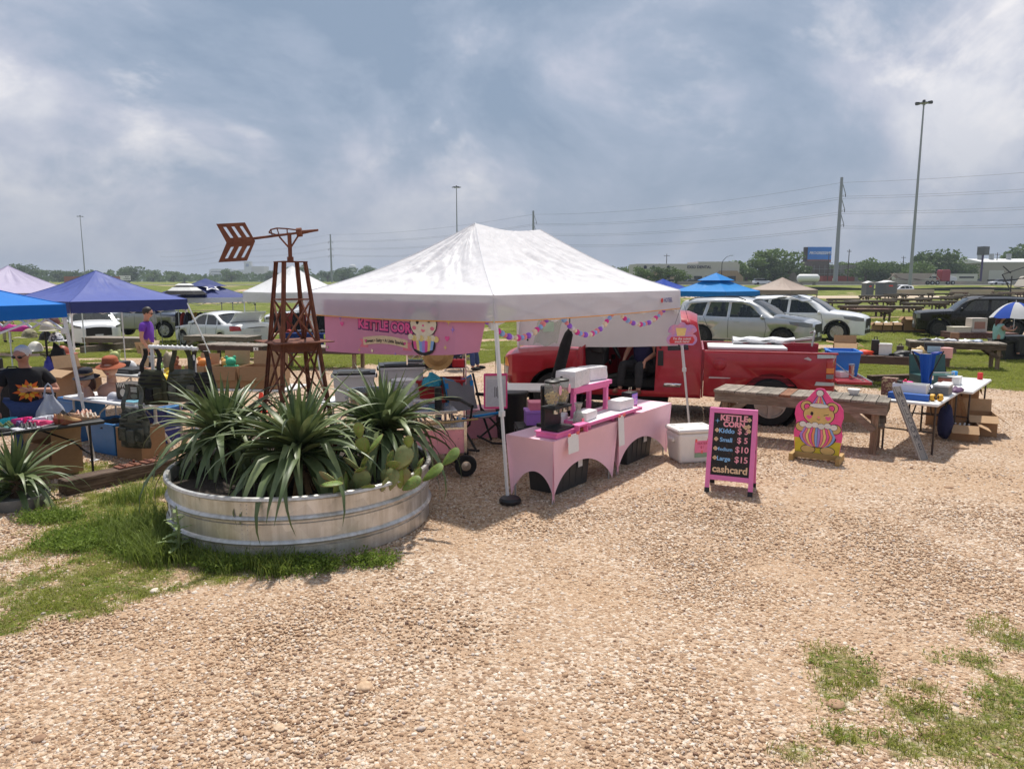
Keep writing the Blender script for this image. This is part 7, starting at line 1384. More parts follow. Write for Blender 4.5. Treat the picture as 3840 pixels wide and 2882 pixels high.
vest('olive canvas vest with a large pouch on the left of the PVC rack',(-4.76,9.52,1.46),R(-14),.42,.78,olive,black_fabric);vest('grey green vest hanging in the middle of the PVC rack',(-4.40,9.56,1.44),R(8),.38,.72,greyg,olive);vest('black tactical vest at the right end of the PVC rack',(-4.18,9.62,1.42),R(20),.34,.80,black_fabric,black_plastic);vest('camouflage vest hanging low at the left front of the PVC rack',(-4.92,9.30,1.02),R(-18),.46,.88,camo,greyg)
item('heap','khaki_pouch','khaki canvas strap bundle over the top of the PVC rack','straps',(-4.58,9.55,1.22),0,(.14,.10,.26),(.32,.26,.17));item('heap','camo_hat_pile','grey camouflage pile below the PVC rack','hats',(-4.25,9.7,.62),0,(.42,.3,.22),greyg)
fold_table('folding table under the three cardboard boxes of soft toys',(-4.25,11.3,0),R(-8),1.82,.7,.70,white_plastic,grey_steel)
for i,(x,y,lab) in enumerate(((-4.88,11.28,'leftmost of the three cardboard boxes of soft toys'),(-4.42,11.22,'middle of the three cardboard boxes of soft toys'),(-3.86,11.15,'rightmost of the three cardboard boxes of soft toys'))): cbox(lab,(x,y,.702),R(-8),((.34,.44,.60)[i],.44,.34),ang=(3.0,3.0,.15,2.95),group='boxes of soft toys')
for a in (('orange_plush','orange plush in the left box',(-4.86,11.3,.86),(.26,.2,.28),(.75,.25,.05)),('green_plush','green and white plush ball in the middle box',(-4.42,11.25,.88),(.22,.2,.28),(.05,.45,.25)),('white_plush','white and red plush in the left toy box',(-5.0,11.2,.84),(.16,.16,.26),(.7,.66,.62)),('gold_plush','golden plush between the toy boxes',(-4.55,11.4,.86),(.22,.2,.26),(.72,.42,.12))): item('plush',a[0],a[1],'plush toy',a[2],.4,a[3],a[4],'soft toys in boxes')
t = thing('traffic_cone','orange red traffic cone on the gravel behind the planter','cone',(-4.55,12.9,0));conm = M('cone_orange',(.80,.07,.03),.5);b = B();b.lathe([(.11,.02),(.03,.34),(.026,.35),(.02,.34)],20);obj('cone_body',b,conm,t,smooth=40);b = B();b.box((0,0,.012),(.28,.28,.024));obj('cone_foot',b,conm,t,bevel=.006)
TA = math.atan2(-.54,1.27);tx_ = Vector((math.cos(TA),math.sin(TA),0));ty_ = Vector((-math.sin(TA),math.cos(TA),0));tt0 = Vector((-7.6,12.9,0))
fold_table('grey folding table of toys and electronics behind the surplus table',tuple(tt0 + tx_ * .92 + ty_ * .37),TA,1.85,.74,.71,M('grey_table_top',(.45,.45,.44),.5),grey_steel)
def Tp(u,v,z=.711): return tuple(tt0 + tx_ * u + ty_ * v + Vector((0,0,z)))
for a in (('box','tape_deck','long flat black tape deck on the toy table','tape deck',Tp(.62,.22),TA,(.62,.26,.08),(.012,.012,.014),None,(.12,.12,.12)),('box','radio','second flat black player on the toy table','player',Tp(.62,.48),TA,(.5,.24,.07),(.02,.02,.022),None,(.25,.1,.04)),('box','dark_box','dark box of video games at the left of the toy table','box',Tp(.20,.45),TA,(.26,.24,.17),(.03,.03,.035),None,(.3,.3,.32)),('cap','silver_helmet','silver toy helmet on the toy table','helmet',Tp(.28,.60),0,(.22,.2,.17),(.6,.6,.6),None),('book','white_album','white album lying on the toy table','album',Tp(1.15,.30),TA,(.34,.25,.03),(.66,.62,.66),None),('plush','brown_plush','brown plush standing at the right end of the toy table','plush toy',Tp(1.62,.40),.3,(.20,.18,.30),(.20,.06,.025),None),('plush','white_plush','white and green plush at the right end of the toy table','plush toy',Tp(1.52,.18),0,(.17,.16,.22),(.66,.66,.62),None,(.3,.5,.15)),('plush','blue_plush','blue plush lying at the front of the toy table','plush toy',Tp(1.32,.10),.6,(.20,.2,.14),(.04,.18,.48),None,(.3,.12,.05)),('plush','yellow_small_plush','small yellow plush at the right corner of the toy table','plush toy',Tp(1.76,.16),0,(.16,.15,.24),(.75,.52,.05),None),('plush','green_plush','pale green plush with wide ears on the toy table','plush toy',Tp(.02,.5),0,(.28,.2,.34),(.42,.46,.16),None,(.46,.50,.18))): item(*a)
def figurine(lab,loc,rz,c,c2):
 t = thing('toy_figure',lab,'figurine',loc,rz,'toy figures');m1,m2 = paintm(c),paintm(c2)
 for nm,p,q,r0,r1,mt in (('leg',(-.04,0,0),(-.015,0,.16),.016,.022,m1),('leg',(.055,-.02,0),(.015,0,.16),.016,.022,m1),('torso',(0,0,.15),(0,0,.27),.028,.038,m2),('arm',(-.03,0,.26),(-.11,-.03,.24),.014,.010,m2),('arm',(.03,0,.26),(.10,-.05,.27),.014,.010,m2)): b = B();b.cyl(p,q,r0,r1,8);obj(nm,b,mt,t,smooth=50)
 b = B();b.ball((0,0,.315),(.026,.028,.034),10,8);obj('head',b,m1,t,smooth=60);b = B();b.lathe([(.06,0),(.06,.008)],14);obj('base',b,black_plastic,t);b = B();b.cyl((.10,-.05,.27),(.05,-.12,.36),.004,n=5);obj('staff',b,m1,t)
figurine('dark toy figure in a white coat on the toy table',Tp(.78,.62),.3,(.02,.018,.016),(.5,.48,.44));figurine('all black toy figure with a cape on the toy table',Tp(1.05,.60),-.3,(.010,.010,.010),(.015,.013,.012))
t = thing('hat_tree','black hat stand crowded with caps under the blue canopy','hat stand',(-7.78,12.0,0));b = B();b.cyl((0,0,0),(0,0,1.72),.018,n=8);obj('pole',b,black_steel,t)
for k in range(3): a = k * 2.1;b = B();b.tube([(0,0,.1),(.25 * math.cos(a),.25 * math.sin(a),.0)],.014,6);obj('foot',b,black_steel,t)
for k in range(10): a = k * 2.4;b = B();b.tube([(0,0,.95 + k * .07),(.2 * math.cos(a),.2 * math.sin(a),1.02 + k * .07)],.007,5);obj('peg',b,black_steel,t)
for k,(c,lab) in enumerate(((M('camo_tan',(.33,.30,.19),.85,col2=(.12,.12,.07),sc=14),'camouflage cap on the left of the hat stand'),(M('cap_check',(.6,.6,.62),.8,col2=(.05,.05,.07),sc=25,thr=(.48,.53)),'black and white checked cap on the hat stand'),((.016,.016,.018),'black wide cap on the right of the hat stand'),((.62,.60,.52),'cream cap low on the hat stand'),((.28,.05,.02),'red brown cap at the bottom of the hat stand'),((.55,.55,.56),'silver grey cap low on the hat stand'),((.40,.36,.28),'tan cap near the top of the hat stand'),((.10,.03,.02),'maroon cap at the top of the hat stand'))):
 a = k * 2.4 + 3.6;item('cap','cap',lab,'cap',(-7.78 + .22 * math.cos(a),12.0 + .22 * math.sin(a),(1.42,1.36,1.36,1.22,1.12,1.18,1.54,1.62)[k]),a,(.24,.22,.15),c,'caps on the hat stand')
item('heap','blue_bag','long blue cloth bag hanging on the hat stand','bag',(-7.62,11.8,.78),0,(.20,.16,.40),(.05,.05,.30));item('heap','black_coat','black coat hanging on the hat stand','coat',(-7.58,11.95,.95),0,(.26,.22,.40),black_fabric)
b = B();b.grid(lambda u,v: (lerp(-1.3,1.3,u),-.42 - .03 * math.sin(u * 14),lerp(.0,.76,v)),24,4);b.grid(lambda u,v: (lerp(-1.3,1.3,u),lerp(-.42,.42,v),.76),6,2);b.grid(lambda u,v: (1.3,lerp(-.42,.42,u),lerp(0,.76,v)),6,3)
t = thing('draped_table','table under a black floor length cloth behind the woman','table',(-8.6,11.9,0),R(-6));obj('cloth',b,black_fabric,t,solid=.006);b = B();[b.box((x,y,.37),(.04,.04,.74)) for x in (-1.2,1.2) for y in (-.35,.35)];obj('legs',b,grey_steel,t)
for a in (('box','black_crate','black speaker box on the draped table','speaker',(-8.9,11.9,.765),-.1,(.62,.4,.30),black_plastic),('heap','magenta_sleeping_bag','magenta sleeping bag hanging below the blue canopy edge','sleeping bag',(-9.0,13.0,1.45),0,(.62,.22,.14),(.42,.01,.20)),('case','dark_case','dark case on the left of the draped table','case',(-8.25,11.8,.765),.2,(.4,.24,.18),black_fabric)): item(*a)
# ---------- people ----------
def skin_mesh(name,J,E,mat,parent,grow=0,root=0,sub=2):
 """connected joints -> Skin + Subdivision surface"""
 bm = bmesh.new();ly = bm.verts.layers.skin.verify();vv = {}
 for k,(p,r) in J.items():
  v = bm.verts.new(p);rr = r if isinstance(r,tuple) else (r,r);v[ly].radius = (rr[0] + grow,rr[1] + grow);v[ly].use_root = False;vv[k] = v
 for a,b_ in E: bm.edges.new((vv[a],vv[b_]))
 k0 = next(iter(J));vv[k0][ly].use_root = True
 me = bpy.data.meshes.new(name);bm.to_mesh(me);bm.free();me.materials.append(mat);o = obj(name,me,None,parent)
 md = o.modifiers.new('skin','SKIN');md.use_smooth_shade = True;md.branch_smoothing = .3
 md = o.modifiers.new('subdivision','SUBSURF');md.levels = md.render_levels = sub
 return o
skin_m = M('skin',(.50,.25,.17),.55,var=.10,sc=8,sss=.08)
def person(label,loc,rz,arms,legs,shirt,pants,shoes,hairm,head_yaw=0,nod=0,s=1.0,z0=0,lean=0,hair='short',glasses=None,sleeve=.55,belly=0.0,leg_skin=False,back=None):
 """arms = ((elbow, wrist, fingertip direction) for -1, +1); legs = ((knee, ankle) ...); local -Y is forward"""
 t = thing('person',label,'person',loc,rz);t.scale = (s,s,s);V = Vector;P = V((0,0,.95 + z0))
 up = lambda z,y=0: P + V((0,y - lean * z,z))
 J = {'pel': (P,(.165 + belly * .3,.12 + belly * .5)),'waist': (up(.17,-belly * .4),(.15 + belly * .6,.115 + belly)),'chest': (up(.38,-.01 - belly * .2),(.165,.12)),'neck0': (up(.50),.075),'neck': (up(.57,-.015),.055)}
 hc = up(.70,-.03 - nod * .06);J['jaw'] = (up(.64,-.03 - nod * .05),(.066,.075));J['head'] = (hc,(.076,.092));J['crown'] = (hc + V((0,.01,.075)),(.062,.075))
 E = [('pel','waist'),('waist','chest'),('chest','neck0'),('neck0','neck'),('neck','jaw'),('jaw','head'),('head','crown')]
 sh = {};lo = {};SE = [];LE = []
 for sd,(el,wr,fd) in zip((-1,1),arms):
  k = 'L' if sd < 0 else 'R';J['sh' + k] = (up(.45) + V((sd * .185,0,0)),.062);J['el' + k] = (V(el),.043);J['fo' + k] = (V(el).lerp(V(wr),.3),.044);J['wr' + k] = (V(wr),(.029,.025));fd = V(fd).normalized();pa = V(wr) + fd * .055;J['pa' + k] = (pa,(.036,.018));E += [('chest','sh' + k),('sh' + k,'el' + k),('el' + k,'fo' + k),('fo' + k,'wr' + k),('wr' + k,'pa' + k)]
  sx,u = frame(fd,(0,1,0))
  for i,(o,L) in enumerate(((-.03,.075),(-.010,.088),(.010,.082),(.028,.064))): J['f%d%s' % (i,k)] = (pa + sx * o + fd * .045,.0095);J['g%d%s' % (i,k)] = (pa + sx * o * 1.1 + fd * (.045 + L * .45) + u * .014,.0085);J['h%d%s' % (i,k)] = (pa + sx * o * 1.05 + fd * (.04 + L * .7) + u * .04,.0075);E += [('pa' + k,'f%d%s' % (i,k)),('f%d%s' % (i,k),'g%d%s' % (i,k)),('g%d%s' % (i,k),'h%d%s' % (i,k))]
  J['t' + k] = (V(wr) + fd * .04 - sx * .045 + u * .012,.011);J['u' + k] = (V(wr) + fd * .08 - sx * .052 + u * .03,.009);E += [('pa' + k,'t' + k),('t' + k,'u' + k)]
 for sd,(kn,an) in zip((-1,1),legs):
  k = 'L' if sd < 0 else 'R';J['hp' + k] = (P + V((sd * .095,0,-.05)),.098);J['th' + k] = ((P + V((sd * .095,0,-.05))).lerp(V(kn),.5),.082);J['kn' + k] = (V(kn),.060);J['ca' + k] = (V(kn).lerp(V(an),.3),.058);J['an' + k] = (V(an),.040);J['to' + k] = (V(an) + V((sd * .02,-.15,-.045)),.032);E += [('pel','hp' + k),('hp' + k,'th' + k),('th' + k,'kn' + k),('kn' + k,'ca' + k),('ca' + k,'an' + k),('an' + k,'to' + k)]
 skin_mesh('body',J,E,skin_m,t)
 SJ = {k: J[k] for k in ('pel','waist','chest','neck0')};SJ['pel'] = (J['pel'][0] + V((0,0,-.13)),J['pel'][1]);SE = [('pel','waist'),('waist','chest'),('chest','neck0')]
 for k in 'LR': SJ['sh' + k] = J['sh' + k];SJ['sl' + k] = (J['sh' + k][0].lerp(J['el' + k][0],sleeve),.062);SE += [('chest','sh' + k),('sh' + k,'sl' + k)]
 skin_mesh('shirt',SJ,SE,shirt,t,.016)
 PJ = {'pel': J['pel']};PE = []
 for k in 'LR':
  for q in ('hp','th','kn'): PJ[q + k] = J[q + k]
  PE += [('pel','hp' + k),('hp' + k,'th' + k),('th' + k,'kn' + k)]
  if not leg_skin: PJ['ca' + k] = J['ca' + k];PJ['an' + k] = (J['an' + k][0] + V((0,0,.02)),.05);PE += [('kn' + k,'ca' + k),('ca' + k,'an' + k)]
 skin_mesh('trousers',PJ,PE,pants,t,.018)
 for k in 'LR':
  a = J['an' + k][0];to = J['to' + k][0];d = (to - a).normalized();b = B();b.ball(a.lerp(to,.55) + V((0,0,-.005)),(.052,.14,.05),12,8)
  for i,v in enumerate(b.v): b.v[i] = (v[0],v[1],max(v[2],a.z - .09))
  obj('shoe',b,shoes,t,smooth=60)
 hd_ = bpy.data.objects.new('face',None);COL.objects.link(hd_);hd_.parent = t;hd_.location = hc;hd_.rotation_euler = (nod,0,head_yaw)
 b = B();b.ball((0,-.012,.0),(.078,.098,.112),18,14)
 for i,v in enumerate(b.v):
  x,y,z = v
  if z < -.02: x *= 1 - .3 * smooth(-.02,-.11,z)
  if y < -.05: y -= .022 * math.exp(-((x / .013) ** 2 + ((z + .012) / .024) ** 2));y += .010 * math.exp(-(((abs(x) - .032) / .016) ** 2 + ((z - .012) / .013) ** 2))
  b.v[i] = (x,y,z)
 f = obj('face_skin',b,skin_m,hd_,smooth=80)
 for sd in (-1,1):
  b = B();b.ball((sd * .078,.01,-.005),(.010,.020,.030),8,6);obj('ear',b,skin_m,hd_,smooth=60)
  if glasses: b = B();b.ball((sd * .036,-.104,.014),(.034,.012,.024),10,6);obj('lens',b,glasses,hd_,smooth=60);b = B();b.cyl((sd * .068,-.095,.018),(sd * .08,.01,.012),.004,n=5);obj('temple',b,glasses,hd_)
  else: b = B();b.ball((sd * .032,-.098,.012),(.012,.006,.006),8,5);obj('eye',b,white_paper,hd_);b = B();b.ball((sd * .032,-.103,.012),(.005,.003,.005),6,4);obj('pupil',b,ink,hd_)
 b = B();b.ball((0,-.100,-.055),(.022,.008,.006),8,5);obj('mouth',b,M('lips',(.38,.13,.11),.5),hd_)
 b = B();b.ball((0,.018,.025),(.090,.104,.108),16,12,wob=.12,seed=4)
 for i,v in enumerate(b.v):
  x,y,z = v
  if y < -.045 and z < .075: y = -.045 + (y + .045) * .1
  if z < -.04 and hair == 'short': z = -.04 + (z + .04) * .6
  if hair == 'long' and z < 0: z *= 3.6;y = max(y,.0) + .02;x *= 1.05
  b.v[i] = (x,y,z)
 obj('hair',b,hairm,hd_,smooth=70)
 return t
white_hair = M('white_hair',(.72,.70,.68),.6,var=.25,sc=14,stretch=(1,1,5),bump=.4,bsc=30);dark_hair = M('dark_hair',(.02,.014,.010),.6,var=.3,sc=14);red_hair = M('dark_red_hair',(.09,.012,.010),.55,var=.4,sc=14,stretch=(6,6,1));blackg = M('black_lens',(.006,.006,.007),.1,coat=.5);blk_tee = M('black_tee',(.010,.010,.012),.9,bump=.2);jeans = M('blue_jeans',(.035,.06,.16),.9,var=.2,sc=12);khaki = M('khaki_trousers',(.40,.32,.21),.9,var=.08);purple_tee = M('purple_tee',(.13,.03,.36),.85,bump=.2);navy_tee = M('navy_tee',(.022,.02,.075),.9);brown_boot = M('brown_boot',(.16,.05,.025),.6);dkpant = M('dark_trousers',(.03,.028,.026),.9)
stand = (((-.10,.01,.50),(-.11,.03,.09)),((.10,-.02,.50),(.11,0,.09)))
t = person('white haired woman in sunglasses and a black flower t-shirt holding a carrier bag',(-6.16,9.02,0),R(33),(((-.30,-.02,1.12),(-.30,-.16,.92),(0,-.4,-.9)),((.33,-.04,1.10),(.10,-.30,1.16),(-.9,-.3,.1))),stand,blk_tee,jeans,brown_boot,white_hair,R(-35),R(24),s=.87,belly=.06,glasses=blackg,sleeve=.75);t.scale = (1.02,.95,.87)
fl = [M('flower_orange',(.70,.13,.015),.7),M('flower_yellow',(.80,.45,.03),.7)]
for i in range(16):
 a = 2 * PI * i / 16 + .1;L = .12 if i % 2 else .165;b = B();c0 = Vector((.03,-.225,1.14));d = Vector((math.cos(a),0,math.sin(a)));sd_ = Vector((-math.sin(a),0,math.cos(a)))
 dep = lambda q: Vector((0,.55 * (q.x - .0) ** 2 + .5 * (q.z - 1.12) ** 2,0));P4 = [c0 + d * .03,c0 + d * L * .6 + sd_ * .026,c0 + d * L,c0 + d * L * .6 - sd_ * .026];b.add([q + dep(q) + Vector((0,-.004 * (i % 2),0)) for q in P4],[(0,1,2,3)]);obj('flower_petal',b,fl[i % 2],t,solid=.002)
b = B();b.ball((.03,-.23,1.14),(.035,.006,.035),12,6);obj('flower_centre',b,ink,t)
bag_m = cloth_mat('grey_carrier_bag',(.50,.53,.60),.35,var=.06,bump=.5,bsc=14,rough=.4)
bgp = Matrix.Translation((-6.16,9.02,0)) @ Matrix.Rotation(R(33),4,'Z') @ Vector((.24,-.30,1.02));t = thing('carrier_bag','thin grey plastic carrier bag hanging from the woman\'s wrist','bag',tuple(bgp),R(33));b = B();b.grid(lambda u,v: ((.05 + .11 * smooth(0,.6,v)) * math.cos(2 * PI * u) * (1 - .5 * smooth(.8,1,v)),(.03 + .06 * smooth(0,.6,v)) * math.sin(2 * PI * u) * (1 - .5 * smooth(.8,1,v)) + .012 * math.sin(u * 40),-.08 - v * .40 + .01 * math.sin(u * 22)),28,12);obj('pouch',b,bag_m,t,smooth=60);b = B();b.tube([(-.05,0,-.09),(-.03,0,.02),(.0,0,.06),(.03,0,.02),(.05,0,-.09)],.012,6);obj('handles',b,bag_m,t)
person('man in purple t-shirt and khaki trousers standing in profile',(-8.3,16.35,-.02),R(96),(((-.27,.02,1.10),(-.26,-.10,.88),(0,-.3,-1)),((.27,.04,1.10),(.26,-.12,.88),(0,-.3,-1))),stand,purple_tee,khaki,brown_boot,dark_hair,R(8),R(22),s=1.0,belly=.03,glasses=blackg,sleeve=.6)
dp = TW(2.46,.46,0);sit = lambda kx=.16,ky=-.46,az=-.42: (((-kx,ky,.52),(-kx - .02,ky - .03,.10)),((kx,ky,.52),(kx + .02,ky - .05,.10)))
person('driver in a navy t-shirt sitting sideways in the open pickup cab',(dp.x,dp.y,.42),R(-38),(((-.26,-.10,.72),(-.20,-.34,.58),(0,-.6,-.6)),((.27,-.08,.70),(.22,-.36,.60),(0,-.6,-.6))),sit(),navy_tee,M('charcoal_trousers',(.025,.025,.028),.9),brown_boot,dark_hair,R(20),R(15),z0=-.45,lean=-.05,belly=.05)
for lab,x,y,rz,sh_,pn in (('seated man in blue jeans half hidden behind the pink banner',-1.45,19.0,75,M('blue_shirt',(.10,.22,.42),.9),jeans),('seated man in dark trousers seen under the canopy beyond the pickup',.85,19.6,-80,M('grey_shirt',(.3,.3,.3),.9),dkpant),('seated person in shorts behind the wire rack',-2.6,19.4,60,M('pale_shirt',(.5,.48,.45),.9),M('tan_shorts',(.4,.34,.25),.9))):
 person(lab,(x,y,0),R(rz),(((-.26,-.12,.80),(-.14,-.36,.66),(.3,-.8,-.2)),((.26,-.12,.80),(.14,-.36,.66),(-.3,-.8,-.2))),sit(),sh_,pn,black_fabric,dark_hair,z0=-.47,leg_skin='shorts' in lab)
 t = thing('folding_chair','folding chair under the ' + lab.split(' half')[0].split(' seen')[0].split(' behind')[0],'chair',(x,y,0),R(rz),'folding chairs');b = B();b.box((0,.0,.40),(.48,.46,.03));obj('seat',b,M('tan_vinyl',(.42,.36,.29),.7) if rz < 0 else black_fabric,t,bevel=.01);b = B();b.box((0,.25,.78),(.46,.03,.26),rot=(-.15,0,0));obj('backrest',b,M('tan_vinyl',(.42,.36,.29),.7) if rz < 0 else black_fabric,t,bevel=.01)
 for s_ in (-1,1): b = B();b.tube([(s_ * .24,.30,.9),(s_ * .24,.2,.42),(s_ * .24,-.24,.0)],.012,6);obj('leg',b,grey_steel,t);b = B();b.tube([(s_ * .24,-.2,.42),(s_ * .24,.28,0)],.012,6);obj('leg',b,grey_steel,t)
ux_,uy_ = (14.53,21.5,0.87)[:2]
person('woman with dark red hair sitting under a blue and white umbrella',(ux_,uy_,.1),R(80),(((-.27,-.10,.80),(-.12,-.34,.80),(.2,-.6,.4)),((.27,-.10,.80),(.12,-.34,.84),(-.2,-.6,.4))),sit(),M('mint_top',(.30,.52,.48),.9),dkpant,black_fabric,red_hair,R(5),R(20),z0=-.47,hair='long',sleeve=.15,belly=.04)
t = thing('umbrella','blue and white panelled umbrella over the woman at the right edge','umbrella',(ux_ + .42,uy_ - .02,.1));ub_ = [cloth_mat('umbrella_blue',(.03,.09,.45),.3),cloth_mat('umbrella_white',(.70,.70,.72),.35)]
for k in range(8):
 b = B();b.grid(lambda u,v: (lambda a,r: (r * math.cos(a),r * math.sin(a),1.62 - .42 * (r / .62) ** 2 - .02 * math.sin(PI * u) * (r / .6)))(2 * PI * (k + u) / 8,.64 * v + .001),4,6);obj('panel',b,ub_[k % 2],t,smooth=60)
b = B();b.cyl((0,0,.75),(0,0,1.68),.009,n=6);obj('shaft',b,white_paint,t)
person('standing shopper in khaki trousers beneath the far left canopy',(*(-23.15,33,-0.27)[:2],-.45),R(60),(((-.27,.02,1.10),(-.26,-.1,.88),(0,-.3,-1)),((.27,.04,1.10),(.26,-.12,.88),(0,-.3,-1))),stand,navy_tee,khaki,black_fabric,dark_hair)
# ---------- right hand market tables ----------
wood_table('brown plank table of household goods beyond the red pickup',(8.45,16.3,0),R(-22),2.55,.75,.68,14,top=wbrown,fr=wbrown);wood_table('tall dark plank table in front of the woman with the umbrella',(12.0,19.5,0),R(-21),2.25,.85,.72,13,top=wgrey,fr=tie)
wood_table('maroon table with goods beside the woman with the umbrella',(15.1,23.3,0),R(-6),2.0,.8,.70,12,top=wmaroon,fr=wmaroon,detail=1)
b0 = Vector((8.45,16.3,.682));bx0,by0 = Vector((math.cos(R(-22)),math.sin(R(-22)),0)),Vector((math.sin(R(22)),math.cos(R(22)),0))
for a in (('lidbox','white_box','stack of two white boxes','box',.02,.0,(.26,.2,.26),(.70,.69,.66)),('heap','orange_vest','bright orange life vest','vest',-.45,-.1,(.5,.2,.12),(.85,.07,.02)),('case','coffee_grinder','black coffee grinder with a steel knob','grinder',-.18,.05,(.16,.16,.40),(.015,.015,.015)),('heap','black_shoes','heap of black shoes','shoes',.42,-.1,(.55,.3,.14),(.012,.012,.012)),('can','white_mug','white printed mug','mug',.62,-.28,(.22,.22,.15),(.68,.66,.66)),('heap','tan_hat','tan straw purse','purse',.72,.1,(.34,.26,.22),(.52,.36,.16)),('box','picture_box','black picture box with pale blue print','box',1.0,.12,(.38,.12,.30),(.02,.02,.025)),('heap','blue_cloth','blue cloth','cloth',1.1,.0,(.4,.26,.12),(.05,.06,.30)),('can','pink_canister','pink canister','canister',1.2,-.22,(.24,.24,.22),(.62,.34,.32)),('bowl','pewter_dish','flat grey dish','dish',.85,-.2,(.34,.3,.06),(.3,.33,.35)),('case','little_jug','dark jug holding brushes','jug',.35,.25,(.14,.12,.24),(.10,.07,.05)),('heap','white_rags','crumpled pale rags','rags',-.85,.0,(.3,.3,.16),(.55,.48,.45))): item(a[0],a[1],a[2] + ' on the brown goods table behind the pickup',a[3],tuple(b0 + bx0 * a[4] + by0 * a[5]),R(-22),a[6],a[7],'household goods',(.35,.5,.55) if a[1] == 'picture_box' else None)
cbox('open cardboard box on the brown goods table behind the pickup',tuple(b0 + bx0 * -.8 + by0 * .15),R(-22),(.50,.34,.24),ang=(2.1,1.4,.2,2.3),group='household goods')
for i,(dx,c) in enumerate(((-.6,(.03,.03,.04)),(-.35,(.66,.66,.68)),(-.05,(.6,.62,.66)),(.3,(.70,.70,.70)),(.55,(.35,.4,.5)))): item('heap','folded_linen','folded %s linen, number from the left %s on the tall dark table' % (('dark','white','pale blue','bright white','grey blue')[i],('first','second','third','fourth','fifth')[i]),'linen',(12.0 + dx,19.6 - dx * .38,.722),.2 * i,(.34,.3,.08),c,'folded linen')
item('box','wood_clock','small brown wooden box on the tall dark table','box',(12.15,19.75,.722),-.3,(.2,.12,.22),(.22,.11,.05));item('box','printed_carton','pale printed carton on the maroon table','box',(15.0,23.3,.702),0,(.5,.36,.46),(.55,.48,.42),None,(.4,.2,.15));item('lidbox','flat_cartons','flat pale cartons left of the printed carton','box',(14.45,23.3,.702),0,(.55,.4,.18),(.62,.56,.44));item('bottle','green_bottle','green glass bottle beside the umbrella','bottle',(15.0,22.2,.75),0,(.09,.09,.34),(.25,.5,.38));item('lidbox','black_tub','large black tub beside the seated woman','tub',(15.1,21.6,0),0,(.9,.6,.72),black_plastic)
r = random.Random(2)
for i,(sx,h) in enumerate(((0.42,0.34),(0.46,0.34),(0.46,0.36),(0.55,0.62),(0.7,0.58))):
 pp = ((16.75,33.1),(17.12,33.0),(17.52,32.9),(18.0,32.8),(18.55,32.7))[i];sx *= .8
 cbox('%s of the five cardboard boxes of white bags on the grass' % ('first','second','third','fourth tall one','fifth wide one')[i],(*pp,.12),R(-12),(sx,.45,h),ang=(2.4,2.4,2.6,2.2),group='boxes on the grass');item('heap','white_bags','white bags spilling from the %s box on the grass' % ('first','second','third','fourth','fifth')[i],'bags',(*pp,.12 + h * .75),0,(sx * .8,.38,.14),white_paper,'white bags')
b = B();b.box((0,0,.06),(2.6,.7,.12));o = obj('pallet',b,tie,loc=(17.65,33.0,0));o.rotation_euler = (0,0,R(-12));tag(o,'low dark timber pallet under the five cardboard boxes','pallet')
# ---------- bench tables in the field ----------
proto = wood_table('weathered bench table nearest the parked white crossover',(0,0,0),0,2.3,.8,.74,1,top=wood_mat('dark_grey_plank',(.12,.10,.085),(.18,.155,.13)),fr=tie,post=tie,detail=2);bm_ = wood_table('maroon topped bench table nearest the parked white crossover',(0,0,0),0,2.3,.8,.70,8,top=wmaroon,fr=tie,post=tie,detail=2)
FT = [(25.19,46.59),(22.99,47.64),(30.83,54.09),(35.16,58.54),(28.8,59.63),(30.04,60.19),(34.84,65.75),(36.58,65.75),(40.88,70.06),(45.98,75.86),(50.75,80.62),(56.92,87.18),(63.0,93.53),(69.22,100.86),(56.04,94.91),(64.11,104.12),(73.92,109.44),(73.6,105.84),(48.26,87.18),(48.05,90.88),(41.07,80.62),(39.34,79.62),(30.04,65.75),(25.42,56.98)]
names = ['%s bench table from the front in the %s of the grass field' % (a,b_) for b_ in ('left','middle','right') for a in ('first','second','third','fourth','fifth','sixth','seventh','eighth')];order = sorted(range(24),key=lambda i: FT[i][0] / FT[i][1]);lab = {}
for k in range(3):
 for j,i in enumerate(sorted(order[k * 8:(k + 1) * 8],key=lambda i: FT[i][1])): lab[i] = names[k * 8 + j]
for i,(x,y) in enumerate(FT):
 if i == 0: proto.location = (x,y,0);proto['label'] = lab[i];proto['group'] = 'bench tables in the field'
 else: dup(proto,(x,y,0),R((-7,5,9,-4,12)[i % 5]),lab[i],'bench tables in the field',scale=(1.0 + .25 * (i % 3),1,1))
bm_.location = (*(21.24,42.84),0);bm_['label'] = 'red topped bench table just behind the white crossover bonnet';bm_['group'] = 'bench tables in the field'
T4 = wood_table('low plank bench table marked with the number four',(-8.6,22.6,-.12),R(-16),2.35,.9,.50,14,top=wgrey,fr=wbrown,post=wbrown,detail=1);b = B();b.box((.95,-.46,.40),(.16,.02,.12));pl = obj('number_plate',b,white_paper,T4);lettering('4',.12,ink,pl,Matrix.Translation((.95,-.4712,.40)) @ Matrix.Rotation(PI / 2,4,'X'),.004)
wood_table('old plank table with red paint between the white saloon and the marked table',(-10.3,25.6,-.2),R(-14),2.6,.9,.62,12,top=wgrey,post=wpost);wood_table('grey plank bench behind the hat stand on the left',(-14.2,26.0,-.22),R(-10),2.4,.8,.55,10,detail=0);wood_table('plank bench frame behind the lidded bins',(-5.2,19.6,-.03),R(-8),2.4,.85,.62,12,detail=1,fr=wbrown)
for lab_,p,q in (('long grey timber curb in front of the white crossover on the left',(-14.9,24.88),(-14.44,27.97)),): b = B();b.beam((*p,-.02),(*q,-.1),.18,.22);tag(obj('timber_curb',b,wframe),lab_,'timber')
